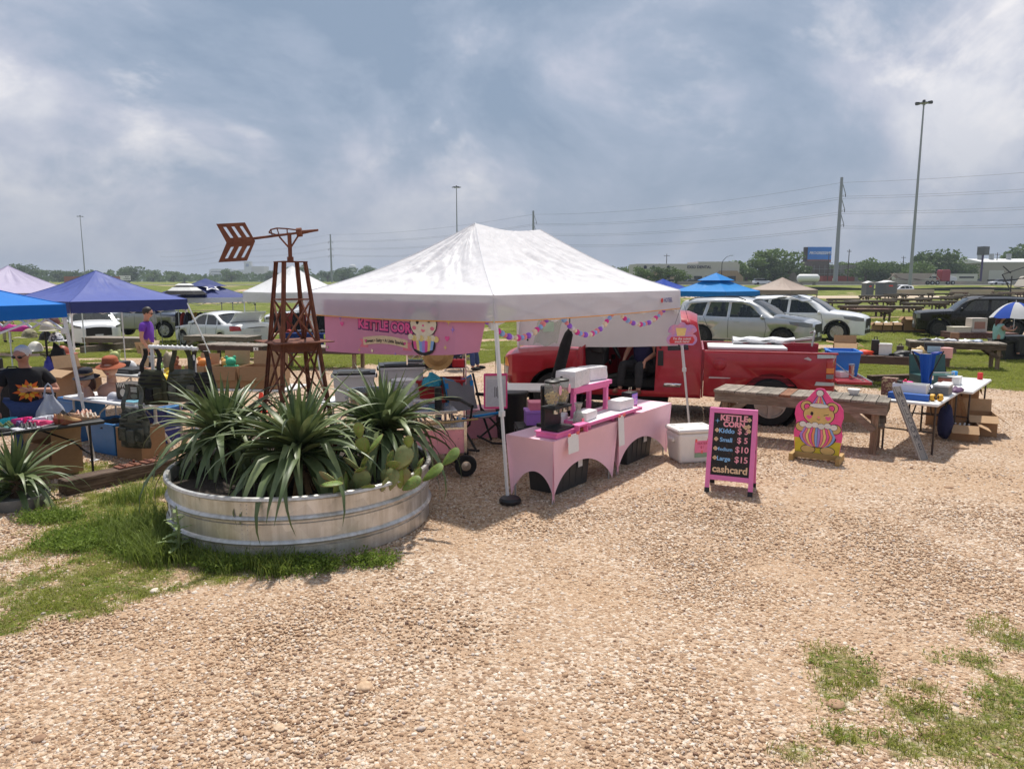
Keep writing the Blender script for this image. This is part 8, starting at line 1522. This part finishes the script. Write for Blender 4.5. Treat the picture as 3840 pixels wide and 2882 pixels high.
# ---------- clothes racks ----------
gm_ = [M('garment_%d' % i,c,.9,var=.15,bump=.3,bsc=8) for i,c in enumerate(((.010,.010,.012),(.02,.018,.02),(.30,.04,.03),(.012,.012,.014),(.55,.55,.55),(.05,.05,.08),(.45,.25,.05),(.015,.014,.016),(.10,.10,.09),(.20,.14,.22)))]
def rack(lab_,loc,rz,L,n,h,seed,cols=None):
 t = thing('clothes_rack',lab_,'clothes rack',loc,rz,'clothes racks');b = B();b.cyl((-L / 2,0,h),(L / 2,0,h),.014,n=6);obj('rail',b,grey_steel,t)
 for s in (-1,1): b = B();b.cyl((s * L / 2,0,0),(s * L / 2,0,h),.014,n=6);obj('post',b,grey_steel,t)
 r = random.Random(seed)
 for i in range(n):
  x = lerp(-L / 2 + .1,L / 2 - .1,i / (n - 1));ln = r.uniform(.55,.95);w = r.uniform(.32,.44);b = B();b.grid(lambda u,v: (x + .03 * math.sin(v * 5 + i) + (u - .5) * w * .55 * (1 if v > .12 else .4 + v * 5),(u - .5) * w * .6 + .03 * math.sin(u * 9 + v * 4 + i),h - .05 - .10 * abs(u - .5) * (v < .2) - v * ln),6,7);obj('garment',b,(cols or gm_)[r.randrange(len(cols or gm_))],t,solid=.02,smooth=60)
rack('rack of black clothes under the plain white canopy',(-8.1,28.2,-.35),R(-8),2.6,22,1.52,5,gm_[:4] + gm_[:2] + gm_[7:8] * 4);rack('rack of mixed clothes under the star canopy',(-12.9,31.6,-.5),R(0),3.6,18,1.55,6);rack('short rack of dark clothes behind the pink banner',(-6.4,27.4,-.3),R(-20),1.2,9,1.6,7,gm_[:2])
for lab_,x,y,c in (('table under a dark blue cloth below the clothes rack',-7.8,27.2,(.012,.035,.16)),('table under a rust red cloth behind the pink banner',-5.9,26.6,(.34,.05,.02))):
 t = thing('draped_table',lab_,'table',(x,y,-.3),R(-8));b = B();b.box((0,0,.68),(1.7,.7,.03));obj('table_top',b,grey_steel,t);b = B();b.grid(lambda u,v: (lerp(-.87,.87,u),-.37 - .02 * math.sin(u * 22),lerp(.22 + .1 * math.sin(u * 4),.70,v)),24,4);b.grid(lambda u,v: (lerp(-.87,.87,u),lerp(-.37,.37,v),.70),4,2);obj('cloth',b,cloth_mat('cloth_' + lab_[14:18],c,.05),t,solid=.005)
 for i in range(4): item('heap','folded_clothes','%s heap of clothes on the %s' % (('first','second','third','fourth')[i],lab_.split(' below')[0].split(' behind')[0]),'clothes',(x - .6 + i * .4,y,.41),i,(.3,.26,.14),gm_[(i * 3 + 2) % 10],'heaps of clothes')
# ---------- highway, buildings and poles ----------
G = 1.3
def blk(name,lab_,cat,loc,d,m_,rz=0,group=None): t = thing(name,lab_,cat,loc,rz,group);b = B();b.box((0,0,d[2] / 2),d);obj('wall',b,m_,t);return t
conc = M('concrete',(.34,.31,.28),.9,var=.15,sc=.6);asph = M('asphalt',(.10,.10,.10),.9,var=.15);steel_g = M('galvanised_pole',(.30,.32,.33),.55,.3,var=.1);woodp = M('utility_pole_wood',(.06,.045,.035),.9,var=.2)
b = B();b.grid(lambda u,v: (lerp(20,1500,u),lerp(172,196,v),G + .012),2,1);b.grid(lambda u,v: (lerp(-1500,20,u),lerp(172,196,v),G + .012),2,1);struct('highway',b,asph)
b = B();b.grid(lambda u,v: (lerp(8,400,u),lerp(100,113,v),.012),2,1);struct('dirt_road',b,M('pale_dirt',(.50,.40,.30),.95,var=.12,sc=.5,bump=.3))
b = B();b.box((0,0,.45),(420,.5,.9));t = obj('highway_barrier',b,conc,loc=(255,198,G));tag(t,'long concrete highway barrier across the right background','barrier')
b = B();b.grid(lambda u,v: (lerp(52,330,u),140 + 2 * math.sin(u * 30),ground_z(60,140) + v * (.55 + .2 * math.sin(u * 60))),120,1);tag(obj('silt_fence',b,M('black_film',(.012,.012,.013),.6),solid=.02),'low black silt fence running below the highway','fence')
for i in range(6): blk('concrete_block','%s tan concrete block from the left along the dirt road' % ('first','second','third','fourth','fifth','sixth')[i],'barrier',(64 + i * 9.5,116,0),(6.4,.8,.95),M('tan_concrete',(.42,.35,.26),.9,var=.1),R(-2),'concrete blocks')
for lab_,x,w,dp_,hgt in (('narrow grey portable toilet with a blue side',51.9,1.2,1.2,2.2),('wide grey portable toilet with a rounded roof',54.6,2.1,2.0,2.3)):
 y = 106;t = thing('portable_toilet',lab_,'portable toilet',(x,y,0),R(8),'portable toilets');b = B();b.box((0,0,hgt * .45),(w,dp_,hgt * .9));obj('cabin',b,M('toilet_grey',(.085,.10,.105),.6),t,bevel=.05);b = B();b.grid(lambda p,q: (lerp(-.52,.52,p) * w,lerp(-.52,.52,q) * dp_,hgt * .9 + .3 * math.sin(PI * p) * math.sin(PI * min(1,max(0,.1 + q * .8)))),10,6);obj('roof',b,white_plastic,t,solid=.04,smooth=50);b = B();b.box((-.1 * w,-dp_ / 2 - .02,hgt * .43),(w * .6,.04,hgt * .78));obj('door',b,M('toilet_grey',(0,0,0)) if w > 2 else M('toilet_grey',(0,0,0)),t);b = B();b.box((0,-dp_ / 2 - .045,hgt * .7),(w * .3,.02,.2));obj('sign_plate',b,M('sign_red',(.5,.05,.04),.6),t);b = B();b.box((w / 2 + .01,0,hgt * .45),(.02,dp_ * .9,hgt * .8));obj('side_panel',b,M('toilet_blue',(.05,.22,.45),.6) if w < 2 else M('toilet_grey',(0,0,0)),t)
def mast(lab_,x,y,h,z=G):
 t = thing('high_mast_light',lab_,'light mast',(x,y,z),0,'high mast lights');b = B();b.cyl((0,0,0),(0,0,h),.38,.16,12);obj('pole',b,steel_g,t,smooth=40);b = B();b.lathe([(.9,h - .15),(1.0,h - .15),(1.0,h + .05),(.9,h + .05)],16);obj('ring',b,steel_g,t)
 for k in range(6): a = k * PI / 3;b = B();b.box((1.45 * math.cos(a),1.45 * math.sin(a),h - .05),(.75,.55,.28),rz=a);obj('floodlight',b,black_steel,t)
 b = B();b.lathe([(.3,h),(.3,h + .55),(.05,h + .7)],10);obj('head_cap',b,black_steel,t)
mast('tallest light mast standing at the right beside the highway',90.3,165,39.6);mast('light mast rising behind the peak of the white canopy',-22.5,300,38.5);mast('light mast far away above the purple canopy',-258,440,39)
TP = [(168.5,106),(88.9,200),(8.5,294),(-104,420),(-217,546),(-330,672)];lv = [28.0,24.4,20.4,16.5]
for i,(x,y) in enumerate(TP[1:4]):
 t = thing('transmission_pole',('tall steel transmission pole at the right with arms on one side','transmission pole just above the white canopy roof','transmission pole with double arms right of the windmill')[i],'pylon',(x,y,G if i < 2 else 0),0,'transmission poles');h = 28.6;b = B();b.cyl((0,0,0),(0,0,h),.62,.36,12);obj('pole',b,steel_g,t,smooth=40)
 for z in lv[1:]:
  for s in ((1,) if i < 2 else (-1,1)): b = B();b.tube([(s * .3,0,z + (2.6 if i < 2 else .4)),(s * 1.3,0,z - .2),(s * .3,0,z - .8 if i < 2 else z - .3)],.11,6);obj('arm',b,steel_g,t);b = B();b.cyl((s * 1.3,0,z - .2),(s * 1.3,0,z - 1.0),.10,n=6);obj('insulator',b,black_steel,t)
wire_m = M('power_wire',(.10,.10,.11),.6)
for i,z in enumerate(lv):
 for k in range(1 if i == 0 else 2):
  pts = []
  for a,c_ in zip(TP,TP[1:]): pts += [(lerp(a[0],c_[0],u / 10) + (1.3 if i else 0),lerp(a[1],c_[1],u / 10),z + G - .8 - k * .55 - 4 * 2.2 * (u / 10) * (1 - u / 10)) for u in range(10)]
  b = B();b.tube(pts,.032,4,cap=False);tag(obj('power_line',b,wire_m),('single top earth wire of the transmission line','upper power wire of the %s pair on the transmission line','lower power wire of the %s pair on the transmission line')[0 if i == 0 else 1 + k] % (() if i == 0 else (('','top','middle','bottom')[i],)),'power line','power lines')
up = thing('utility_pole','x','utility pole',(0,0,0));b = B();b.cyl((0,0,0),(0,0,11),.17,.12,8);obj('pole',b,woodp,up);b = B();b.box((0,0,10.3),(2.2,.12,.14));obj('crossarm',b,woodp,up)
for s in (-1,0,1): b = B();b.cyl((s * .9,0,10.35),(s * .9,0,10.65),.07,n=6);obj('insulator',b,steel_g,up)
UPS = [(57.1,269.7,1.3,0.98,'left of the street lamp above the shopping strip'),(111.6,257.4,1.3,0.98,'touching the billboard'),(107.0,232.1,1.3,0.99,'just right of the steel transmission pole'),(167.2,354.0,1.3,0.95,'short one between the two steel poles'),(154.9,289.0,1.3,0.97,'directly left of the tallest light mast'),(155.7,262.2,1.3,0.98,'left one of the pair beyond the highway truck'),(162.9,269.7,1.3,0.98,'right one of the pair beyond the highway truck'),(170.9,257.4,1.3,0.98,'bare one right of the grey sign box'),(-203.8,520,1.3,0.66,'in front of the far hospital'),(-222.4,520,1.3,0.36,'left of the far hospital'),(-350.5,520,1.3,0.66,'above the lavender canopy'),(-179.1,520,1.3,0.31,'right of the far hospital')]
for i,(x,Y,zz_,sc_,w_) in enumerate(UPS):
 if i == 0: up.location = (x,Y,zz_);up['label'] = 'wooden utility pole ' + w_;up['group'] = 'utility poles';up.scale = (1,1,sc_)
 else: dup(up,(x,Y,zz_),.3 * (i % 3),'wooden utility pole ' + w_,'utility poles',(1,1,sc_))
t = thing('street_lamp','curved arm street lamp above the blue canopy','street lamp',(59,205,G));b = B();b.tube([(0,0,0),(0,0,5.8),(.25,0,6.6),(1.2,0,7.6),(2.3,0,8.0)],[.12,.09,.08,.06,.05],8);obj('pole',b,black_steel,t);b = B();b.box((2.6,0,8.0),(.8,.3,.16));obj('lamp_head',b,steel_g,t)
t = thing('billboard','blue insurance billboard with white lettering on a rust brown post','billboard',(126,300,G),R(6));b = B();b.box((0,0,11.6),(10.2,.7,6.2));obj('panel',b,M('billboard_blue',(.02,.20,.62),.5,var=.1,sc=.3),t);b = B();b.box((0,-.38,9.05),(10.2,.1,1.1));obj('lower_strip',b,M('rust_strip',(.30,.12,.07),.8),t);b = B();b.cyl((-.5,0,0),(-.5,0,8.6),.75,n=12);obj('post',b,M('rust_brown_steel',(.12,.055,.04),.7),t);b = B();b.box((-5.6,.5,11.6),(1.2,1.6,6.0));obj('side_face',b,M('dark_steel_face',(.05,.035,.03),.8),t);lettering('PROGRESSIVE',1.5,white_paper,t,Matrix.Translation((.1,-.37,12.2)) @ Matrix.Rotation(PI / 2,4,'X'),.05,shear=.25);b = B();b.box((-1,-.8,8.2),(13,1.2,.15));obj('catwalk',b,black_steel,t)
off_w = M('pale_stucco',(.50,.48,.45),.9,var=.06,sc=.4);stone = M('tan_stone',(.34,.25,.18),.9,var=.25,sc=1.2);bglass = M('shop_glass',(.03,.035,.045),.2)
t = thing('shopping_strip','pale stucco shopping strip with sign lettering and stone gables','building',(52.5,224,G),R(2));b = B();b.box((0,0,3.0),(31,12,6.0));b.box((9,0,3.2),(12,12.2,6.9));obj('wall',b,off_w,t)
for x in (-8,12): b = B();b.prism([(-4.5,0),(4.5,0),(4.5,2.0),(2.5,4.0),(-2.5,4.0),(-4.5,2.0)],.8,Matrix.Translation((x,-6.0,0)) @ CB);obj('stone_gable',b,stone,t)
for i in range(9): b = B();b.box((-13.5 + i * 3.3,-6.95 if i in (1,2,7,8) else -6.15,1.3),(2.4,.2,2.2));obj('shop_window',b,bglass,t)
lettering('EXIO DENTAL',1.15,M('sign_dark',(.02,.02,.06),.6),t,Matrix.Translation((3.2,-6.35,5.0)) @ Matrix.Rotation(PI / 2,4,'X'),.03)
for x in (-13,-10.5,-6): b = B();b.lathe([(.5,0),(.5,.1)],14,mat=Matrix.Translation((x,-6.1,5.0)) @ Matrix.Rotation(PI / 2,4,'X'));obj('round_sign',b,M('sign_dark',(0,0,0)),t)
t = thing('unfinished_building','dark unfinished building wrapped in scaffolding under the billboard','building',(119,285,G));b = B();b.box((-2,0,2.8),(16,12,5.6));b.box((-.8,0,4.3),(6.5,11,8.6));obj('wall',b,M('bare_dark_wall',(.11,.085,.075),.9,var=.2,sc=.4),t);b = B();b.box((10,0,3.5),(8,10,7));obj('grey_wing',b,M('grey_block',(.22,.21,.20),.9),t)
for z in (1.8,3.6,5.4): b = B();b.box((-2,-7.2,z),(17,1.0,.1));obj('scaffold_deck',b,steel_g,t)
for k in range(9): b = B();b.cyl((-10.2 + k * 2.05,-7.6,0),(-10.2 + k * 2.05,-7.6,6.8),.06,n=5);obj('scaffold_post',b,steel_g,t)
blk('white_block','plain white block building right of the construction site','building',(136,292,G),(9,9,7.4),M('white_block_wall',(.60,.60,.59),.9));t = blk('shipping_container','red shipping container in front of the construction site','container',(117,262,G),(11.5,2.6,2.7),M('container_red',(.26,.03,.025),.7));lettering('K',1.5,white_paper,t,Matrix.Translation((-1.8,-1.32,1.3)) @ Matrix.Rotation(PI / 2,4,'X'),.02)
t = thing('propane_tank','white cylindrical tank behind the tan canopy','tank',(70,172,G),0);b = B();b.lathe([(0,-2.6),(.6,-2.5),(.95,-2.1),(.95,2.1),(.6,2.5),(0,2.6)],20,mat=Matrix.Translation((0,0,1.6)) @ Matrix.Rotation(PI / 2,4,'Y'));obj('shell',b,white_plastic,t,smooth=50);[obj('saddle',B().box((s,0,.35),(.3,1.6,.7)),conc,t) for s in (-1.5,1.5)]
t = thing('warehouse','beige metal warehouse with white roof at the far right','building',(181,262,G),R(-3));b = B();b.box((0,0,3.6),(34,18,7.2));obj('wall',b,M('beige_metal',(.36,.33,.28),.8,var=.06,sc=1,stretch=(6,1,.2)),t);b = B();b.prism([(-9.2,0),(9.2,0),(9.2,.3),(0,1.6),(-9.2,.3)],34.6,Matrix.Translation((-17.3,0,7.2)) @ Matrix.Rotation(PI / 2,4,'Z') @ Matrix.Rotation(PI / 2,4,'X'));obj('roof',b,white_plastic,t)
for x in (-12,1): b = B();b.box((x,-9.06,2.3),(5,.15,4.6));obj('roller_door',b,M('door_pale',(.52,.51,.48),.7),t)
for x in (-14,-10,-4,6): b = B();b.cyl((x,-2,8),(x,-2,10.5),.8,n=10);obj('roof_vent',b,steel_g,t)
t = thing('sign_pylon','dark grey box sign on a purple post before the warehouse','sign',(143,222,G));b = B();b.cyl((0,0,0),(0,0,9),.3,n=8);obj('post',b,M('purple_post',(.05,.03,.12),.6),t);b = B();b.box((0,0,10),(2.6,2.2,2.5),rz=.5);obj('sign_box',b,M('sign_box_grey',(.09,.095,.10),.6),t)
hos = M('hospital_white',(.55,.55,.56),.8);t = thing('hospital','pale hospital block with a tall tower on the left horizon','building',(-560,1500,0));b = B();b.box((0,0,12),(110,40,24));b.box((-30,-3,13),(42,38,26));obj('wall',b,hos,t);b = B();b.box((26,-22,20),(13,12,41));obj('tower',b,hos,t);b = B();b.box((46,-10,15.5),(24,30,31));obj('wing',b,M('hospital_tan',(.48,.44,.40),.8),t);b = B();b.box((26,-28.2,33),(6,.4,6));obj('emblem',b,M('hospital_blue',(.1,.15,.3),.6),t)
for k in range(4): b = B();b.box((-20,-22.3,5 + k * 5),(60,.4,1.6));obj('window_band',b,bglass,t)
t = thing('water_tower','small white water tower on the horizon right of the windmill','water tower',(-328,1500,0));b = B();b.lathe([(0,20),(6,21),(8,26),(7.5,32),(4,35),(0,36)],18);obj('tank',b,hos,t,smooth=60);[obj('leg',B().cyl((6 * math.cos(a),6 * math.sin(a),0),(5 * math.cos(a),5 * math.sin(a),22),.7,n=6),hos,t) for a in (.4,1.97,3.5,5.1)]
t = thing('road_sign_board','white board sign with dark print above the purple canopy','sign',(-202,380,0),R(8));b = B();b.box((0,0,3.6),(6.2,.4,3.0));obj('panel',b,M('board_dark',(.03,.03,.04),.6),t);b = B();b.box((0,-.25,3.7),(5.7,.1,2.5));pl = obj('face',b,white_paper,t);lettering('BLUE',.75,ink,pl,Matrix.Translation((1.0,-.32,4.2)) @ Matrix.Rotation(PI / 2,4,'X'),.02);lettering('COMPASS',.75,ink,pl,Matrix.Translation((.9,-.32,3.3)) @ Matrix.Rotation(PI / 2,4,'X'),.02);[obj('post',B().box((s * 2,0,1.1),(.3,.3,2.2)),black_steel,t) for s in (-1,1)]
for i,(x,y,w_,h_) in enumerate(((-620,1400,90,12),(-760,1450,60,16),(-190,330,14,4.2))): blk('far_building',('long low pale building left of the hospital','flat pale building farthest left on the horizon','low brick building behind the striped parasol')[i],'building',(x,y,0),(w_,20,h_),hos if i < 2 else M('brick_orange',(.30,.12,.07),.9))
t = thing('semi_truck','red and white semi truck pulling a tan hopper trailer on the highway','truck',(103,185,G),0);tanm = M('tan_steel',(.45,.38,.30),.7,var=.1)
b = B();b.box((6.6,0,2.2),(2.2,2.4,2.6));b.box((6.6,0,3.6),(2.0,2.2,.4));obj('cab',b,M('truck_red',(.32,.02,.03),.4,coat=.5),t,bevel=.15);b = B();b.prism([(7.7,1.0),(9.6,1.0),(9.6,1.9),(7.7,2.3)],2.0,Matrix.Translation((0,1.0,0)) @ CB);obj('bonnet',b,white_plastic,t,bevel=.1);b = B();b.box((7.55,0,2.9),(.3,2.1,.9));obj('windscreen',b,glass,t);b = B();b.box((-1,0,1.15),(15,.9,.3));obj('chassis',b,tanm,t)
b = B();b.prism([(-6.5,2.9),(3.5,2.9),(2.2,1.6),(.2,1.3),(-1.2,1.6),(-2.6,1.3),(-4.8,1.6)],2.3,Matrix.Translation((0,1.15,0)) @ CB);obj('hopper',b,tanm,t)
for p,q in (((-8,1.3),(-6,2.9)),((-6.5,2.9),(-7.8,1.3)),((3.5,2.9),(5,1.4)),((-6,1.3),(-4.4,2.9)),((3.4,1.4),(2.2,2.9))): b = B();b.beam((p[0],-1.2,p[1]),(q[0],-1.2,q[1]),.15,.15);obj('strut',b,tanm,t)
for x in (-8.2,-6.9,3.3,4.6,8.5):
 for s in (-1,1): b = B();b.lathe([(0,-.15),(.5,-.15),(.5,.15),(0,.15)],16,mat=Matrix.Translation((x,s * 1.05,.5)) @ Matrix.Rotation(PI / 2,4,'X'));w_ = obj('wheel',b,tyre_m,t,smooth=35);b = B();b.lathe([(0,-.16),(.25,-.155),(.25,.155),(0,.16)],12,mat=Matrix.Translation((x,s * 1.05,.5)) @ Matrix.Rotation(PI / 2,4,'X'));obj('hub',b,rim_m,w_)
def mini(lab_,loc,rz,m_,suv,group):
 t = thing('parked_car',lab_,'car',loc,rz,group);h = 1.0 if suv else .85;b = B();b.prism([(-2.3,.3),(2.3,.3),(2.3,.7),(1.3,h),(-2.2,h + .03),(-2.3,.7)],1.76,Matrix.Translation((0,.88,0)) @ CB);obj('body',b,m_,t,bevel=.08);b = B();b.prism([(1.2,h - .02),(.5,h + .52),(-1.4 if not suv else -1.9,h + .55),(-2.0 if not suv else -2.2,h)],1.5,Matrix.Translation((0,.75,0)) @ CB);c_ = obj('cabin_glass',b,glass,t,bevel=.05);b = B();b.box((-.55 if not suv else -.75,0,h + .555),(1.7 if not suv else 2.2,1.4,.05));obj('roof',b,m_,t,bevel=.02)
 for x in (-1.4,1.4):
  for s in (-1,1): b = B();b.lathe([(0,-.1),(.33,-.1),(.33,.1),(0,.1)],14,mat=Matrix.Translation((x,s * .82,.33)) @ Matrix.Rotation(PI / 2,4,'X'));obj('wheel',b,tyre_m,t)
 return t
pal = [pw,psil,pblk,pgr,paint('dark_red_paint',(.2,.02,.02)),paint('dark_blue_paint',(.02,.03,.08))];kinds = {}
mini('white saloon driving on the highway at the right',(122,182,G),PI,pw,0,'far cars');mini('white car on the highway left of the tan canopy',(62,180,G),0,pw,1,'far cars');mini('silver car on the highway behind the blue canopy',(52,184,G),0,psil,0,'far cars')
k = 0
for row in range(3):
 for j in range(9):
  x,y = 143 + j * 5.4 + row * 2,214 + row * 13;key = (k * 7 % 6,k % 2);lab_ = '%s car from the left in the %s row of the distant car lot' % (('first','second','third','fourth','fifth','sixth','seventh','eighth','ninth')[j],('front','middle','back')[row]);k += 1
  if key not in kinds: kinds[key] = mini(lab_,(x,y,G),1.2,pal[key[0]],key[1],'distant parked cars')
  else: dup(kinds[key],(x,y,G),1.1 + .1 * (j % 4),lab_,'distant parked cars')
for j in range(4): dup(kinds[(0,0)] if (0,0) in kinds else list(kinds.values())[0],(39 + j * 6,205,G),.2,'%s car from the left in front of the shopping strip' % ('first','second','third','fourth')[j],'distant parked cars')
for j,(x,y) in enumerate(((121,212),(130,214),(139,213))): t = blk('camper_trailer','%s white camper trailer parked behind the semi truck' % ('left','middle','right')[j],'trailer',(x * .95,y,G + .5),(7.5,2.4,2.5),M('camper_white',(.55,.54,.52),.6),.1 * j,'camper trailers');b = B();b.box((0,-1.22,1.5),(5,.06,.5));obj('stripe_window',b,bglass,t)
t = thing('scrap_stairway','dark twisted steel stair frame rising from the bushes at the right edge','steel frame',(74,104,0));
for p,q in (((-4,0,3.2),(3,0,5.6)),((-4,0,3.2),(-2.5,0,.8)),((-4,0,4.4),(-2.8,0,3.4)),((-3.8,0,2.2),(4,0,3.6)),((-2.5,0,1.2),(4,0,2.2)),((2.5,0,5.4),(4,0,2.6)),((-1,0,2.6),(1,0,4.8)),((0,1,0),(1,0,4)),((-2.6,0,0),(-2.6,0,3)),((2,0,0),(2.4,0,3.4))): b = B();b.beam(p,q,.12,.12);obj('bar',b,M('dark_iron',(.02,.02,.02),.8),t)
t = thing('boat_hull','pale hull lying behind the steel stair frame','boat',(79,108,0),.1);b = B();b.prism([(-4,1.4),(5,1.4),(5,3.2),(-3,3.0)],2.4,Matrix.Translation((0,1.2,0)) @ CB);obj('hull',b,M('hull_tan',(.40,.37,.32),.7),t,bevel=.2);b = B();b.box((1,-1.25,2.6),(5,.1,.4));obj('window_strip',b,bglass,t)
# ---------- trees ----------
leafA,leafB = leafy('tree_leaf_mid',(.10,.17,.045),(.17,.23,.07),.3),leafy('tree_leaf_dark',(.06,.11,.035),(.12,.17,.05),.3);bark = M('bark',(.07,.05,.035),.95,var=.3)
def tree(seed,mt):
 r = random.Random(seed);t = thing('tree','x','tree',(0,0,0));b = B();b.tube([(0,0,0),(.1,0,1.6),(0,.1,3.6)],[.28,.22,.12],7)
 for k in range(5): a = k * 1.3 + seed;b.tube([(0,0,1.6 + .3 * k),(1.1 * math.cos(a),1.1 * math.sin(a),3 + .35 * k)],[.12,.04],5)
 obj('trunk',b,bark,t);b = B();lobes = [(r.uniform(-1.9,1.9),r.uniform(-1.9,1.9),r.uniform(1.1,5.5),r.uniform(.9,1.6)) for _ in range(13)]
 for cx_,cy_,cz_,rr in lobes:
  for _ in range(110):
   d = Vector((r.gauss(0,1),r.gauss(0,1),r.gauss(0,1))).normalized() * rr * r.uniform(.55,1.08);c_ = Vector((cx_,cy_,cz_)) + Vector((d.x,d.y,d.z * .8));m_ = Matrix.Translation(c_) @ Euler((r.uniform(0,6),r.uniform(0,6),r.uniform(0,6))).to_matrix().to_4x4();q = r.uniform(.16,.34);b.add([(-q,0,0),(0,q * .6,.05),(q,0,0),(0,-q * .6,.05)],[(0,1,2,3)],m_)
 obj('crown',b,mt,t);return t
TK_ = [tree(1,leafA),tree(2,leafB),tree(3,leafA),tree(4,leafB)]
r = random.Random(8);TL = []
for i in range(62): TL.append((lerp(26,215,i / 61) + r.uniform(-2,2),300 + r.uniform(-22,22),r.choice((.8,.9,1.0,1.1,1.35))))
TL += [(34.8,196,0.75),(40.9,197,0.8),(45.9,200,0.7),(71.2,236,1.3),(77.3,240,1.4),(84.0,244,1.3),(89.6,248,1.9),(92.5,246,1.5),(127.8,230,1.1),(145.4,250,1.9),(150.3,252,1.6),(151.2,246,1.2),(212.8,300,2.3),(216.7,300,2.6),(196.0,290,1.4),(121.3,250,1.3),(128.4,255,1.4),(130.6,250,1.2)]
for i in range(56): TL.append((lerp(-640,-20,i / 55) + r.uniform(-6,6),r.uniform(480,620),r.choice((1.1,1.3,1.6,2.1))))
ords = ('first','second','third','fourth','fifth','sixth','seventh','eighth','ninth','tenth');rank = {i: n for n,i in enumerate(sorted(range(len(TL)),key=lambda i: TL[i][0] / TL[i][1]))}
for i,(x,y,s) in enumerate(TL):
 n = rank[i];lab_ = '%s tree in the %s ten of the horizon tree line counted from the left' % (ords[n % 10],(ords + ('eleventh','twelfth','thirteenth','fourteenth','fifteenth'))[n // 10]);z = G - .05 if y > 160 else 0
 if y > 450: z = .9
 if i < 4: TK_[i].location = (x,y,z);TK_[i].scale = (s * 1.5,s * 1.5,s);TK_[i]['label'] = lab_;TK_[i]['group'] = 'trees on the horizon'
 else: o = dup(TK_[i % 4],(x,y,z),r.uniform(0,6),lab_,'trees on the horizon',(s * 1.55,s * 1.55,s))
b = B();r = random.Random(5)
for i in range(9000):
 a = lerp(-1.05,1.05,r.random());d = r.uniform(640,900);x,y = d * math.sin(a),d * math.cos(a);hgt = 7 + 4 * noise.noise(Vector((x * .01,y * .01,0)));z = 1.2 + r.random() ** 1.3 * hgt;q = r.uniform(1.4,3.0);m_ = Matrix.Translation((x,y,z)) @ Euler((r.uniform(-.6,.6) + 1.3,r.uniform(-.6,.6),r.uniform(0,6))).to_matrix().to_4x4();b.add([(-q,0,0),(0,q * .7,.05),(q,0,0),(0,-q * .7,.05)],[(0,1,2,3)],m_)
tag(obj('distant_woods',b,leafB),'low dark woods closing the whole horizon','woods',kind='stuff')
# ---------- hazy air ----------
hm = bpy.data.materials.new('haze');hm.use_nodes = True;t = hm.node_tree;t.nodes.clear();o_ = t.nodes.new('ShaderNodeOutputMaterial');v_ = t.nodes.new('ShaderNodeVolumePrincipled')
v_.inputs['Color'].default_value = (.66,.74,.86,1);v_.inputs['Density'].default_value = .00036;v_.inputs['Anisotropy'].default_value = .2;t.links.new(v_.outputs[0],o_.inputs['Volume'])
b = B();b.box((0,1750,21),(5200,3700,47));hz_o = obj('haze',b,hm);tag(hz_o,'thin pale haze in the air over the whole market','haze',kind='stuff')
SC.cycles.volume_bounces = 0;SC.cycles.volume_step_rate = 4;SC.cycles.volume_max_steps = 64
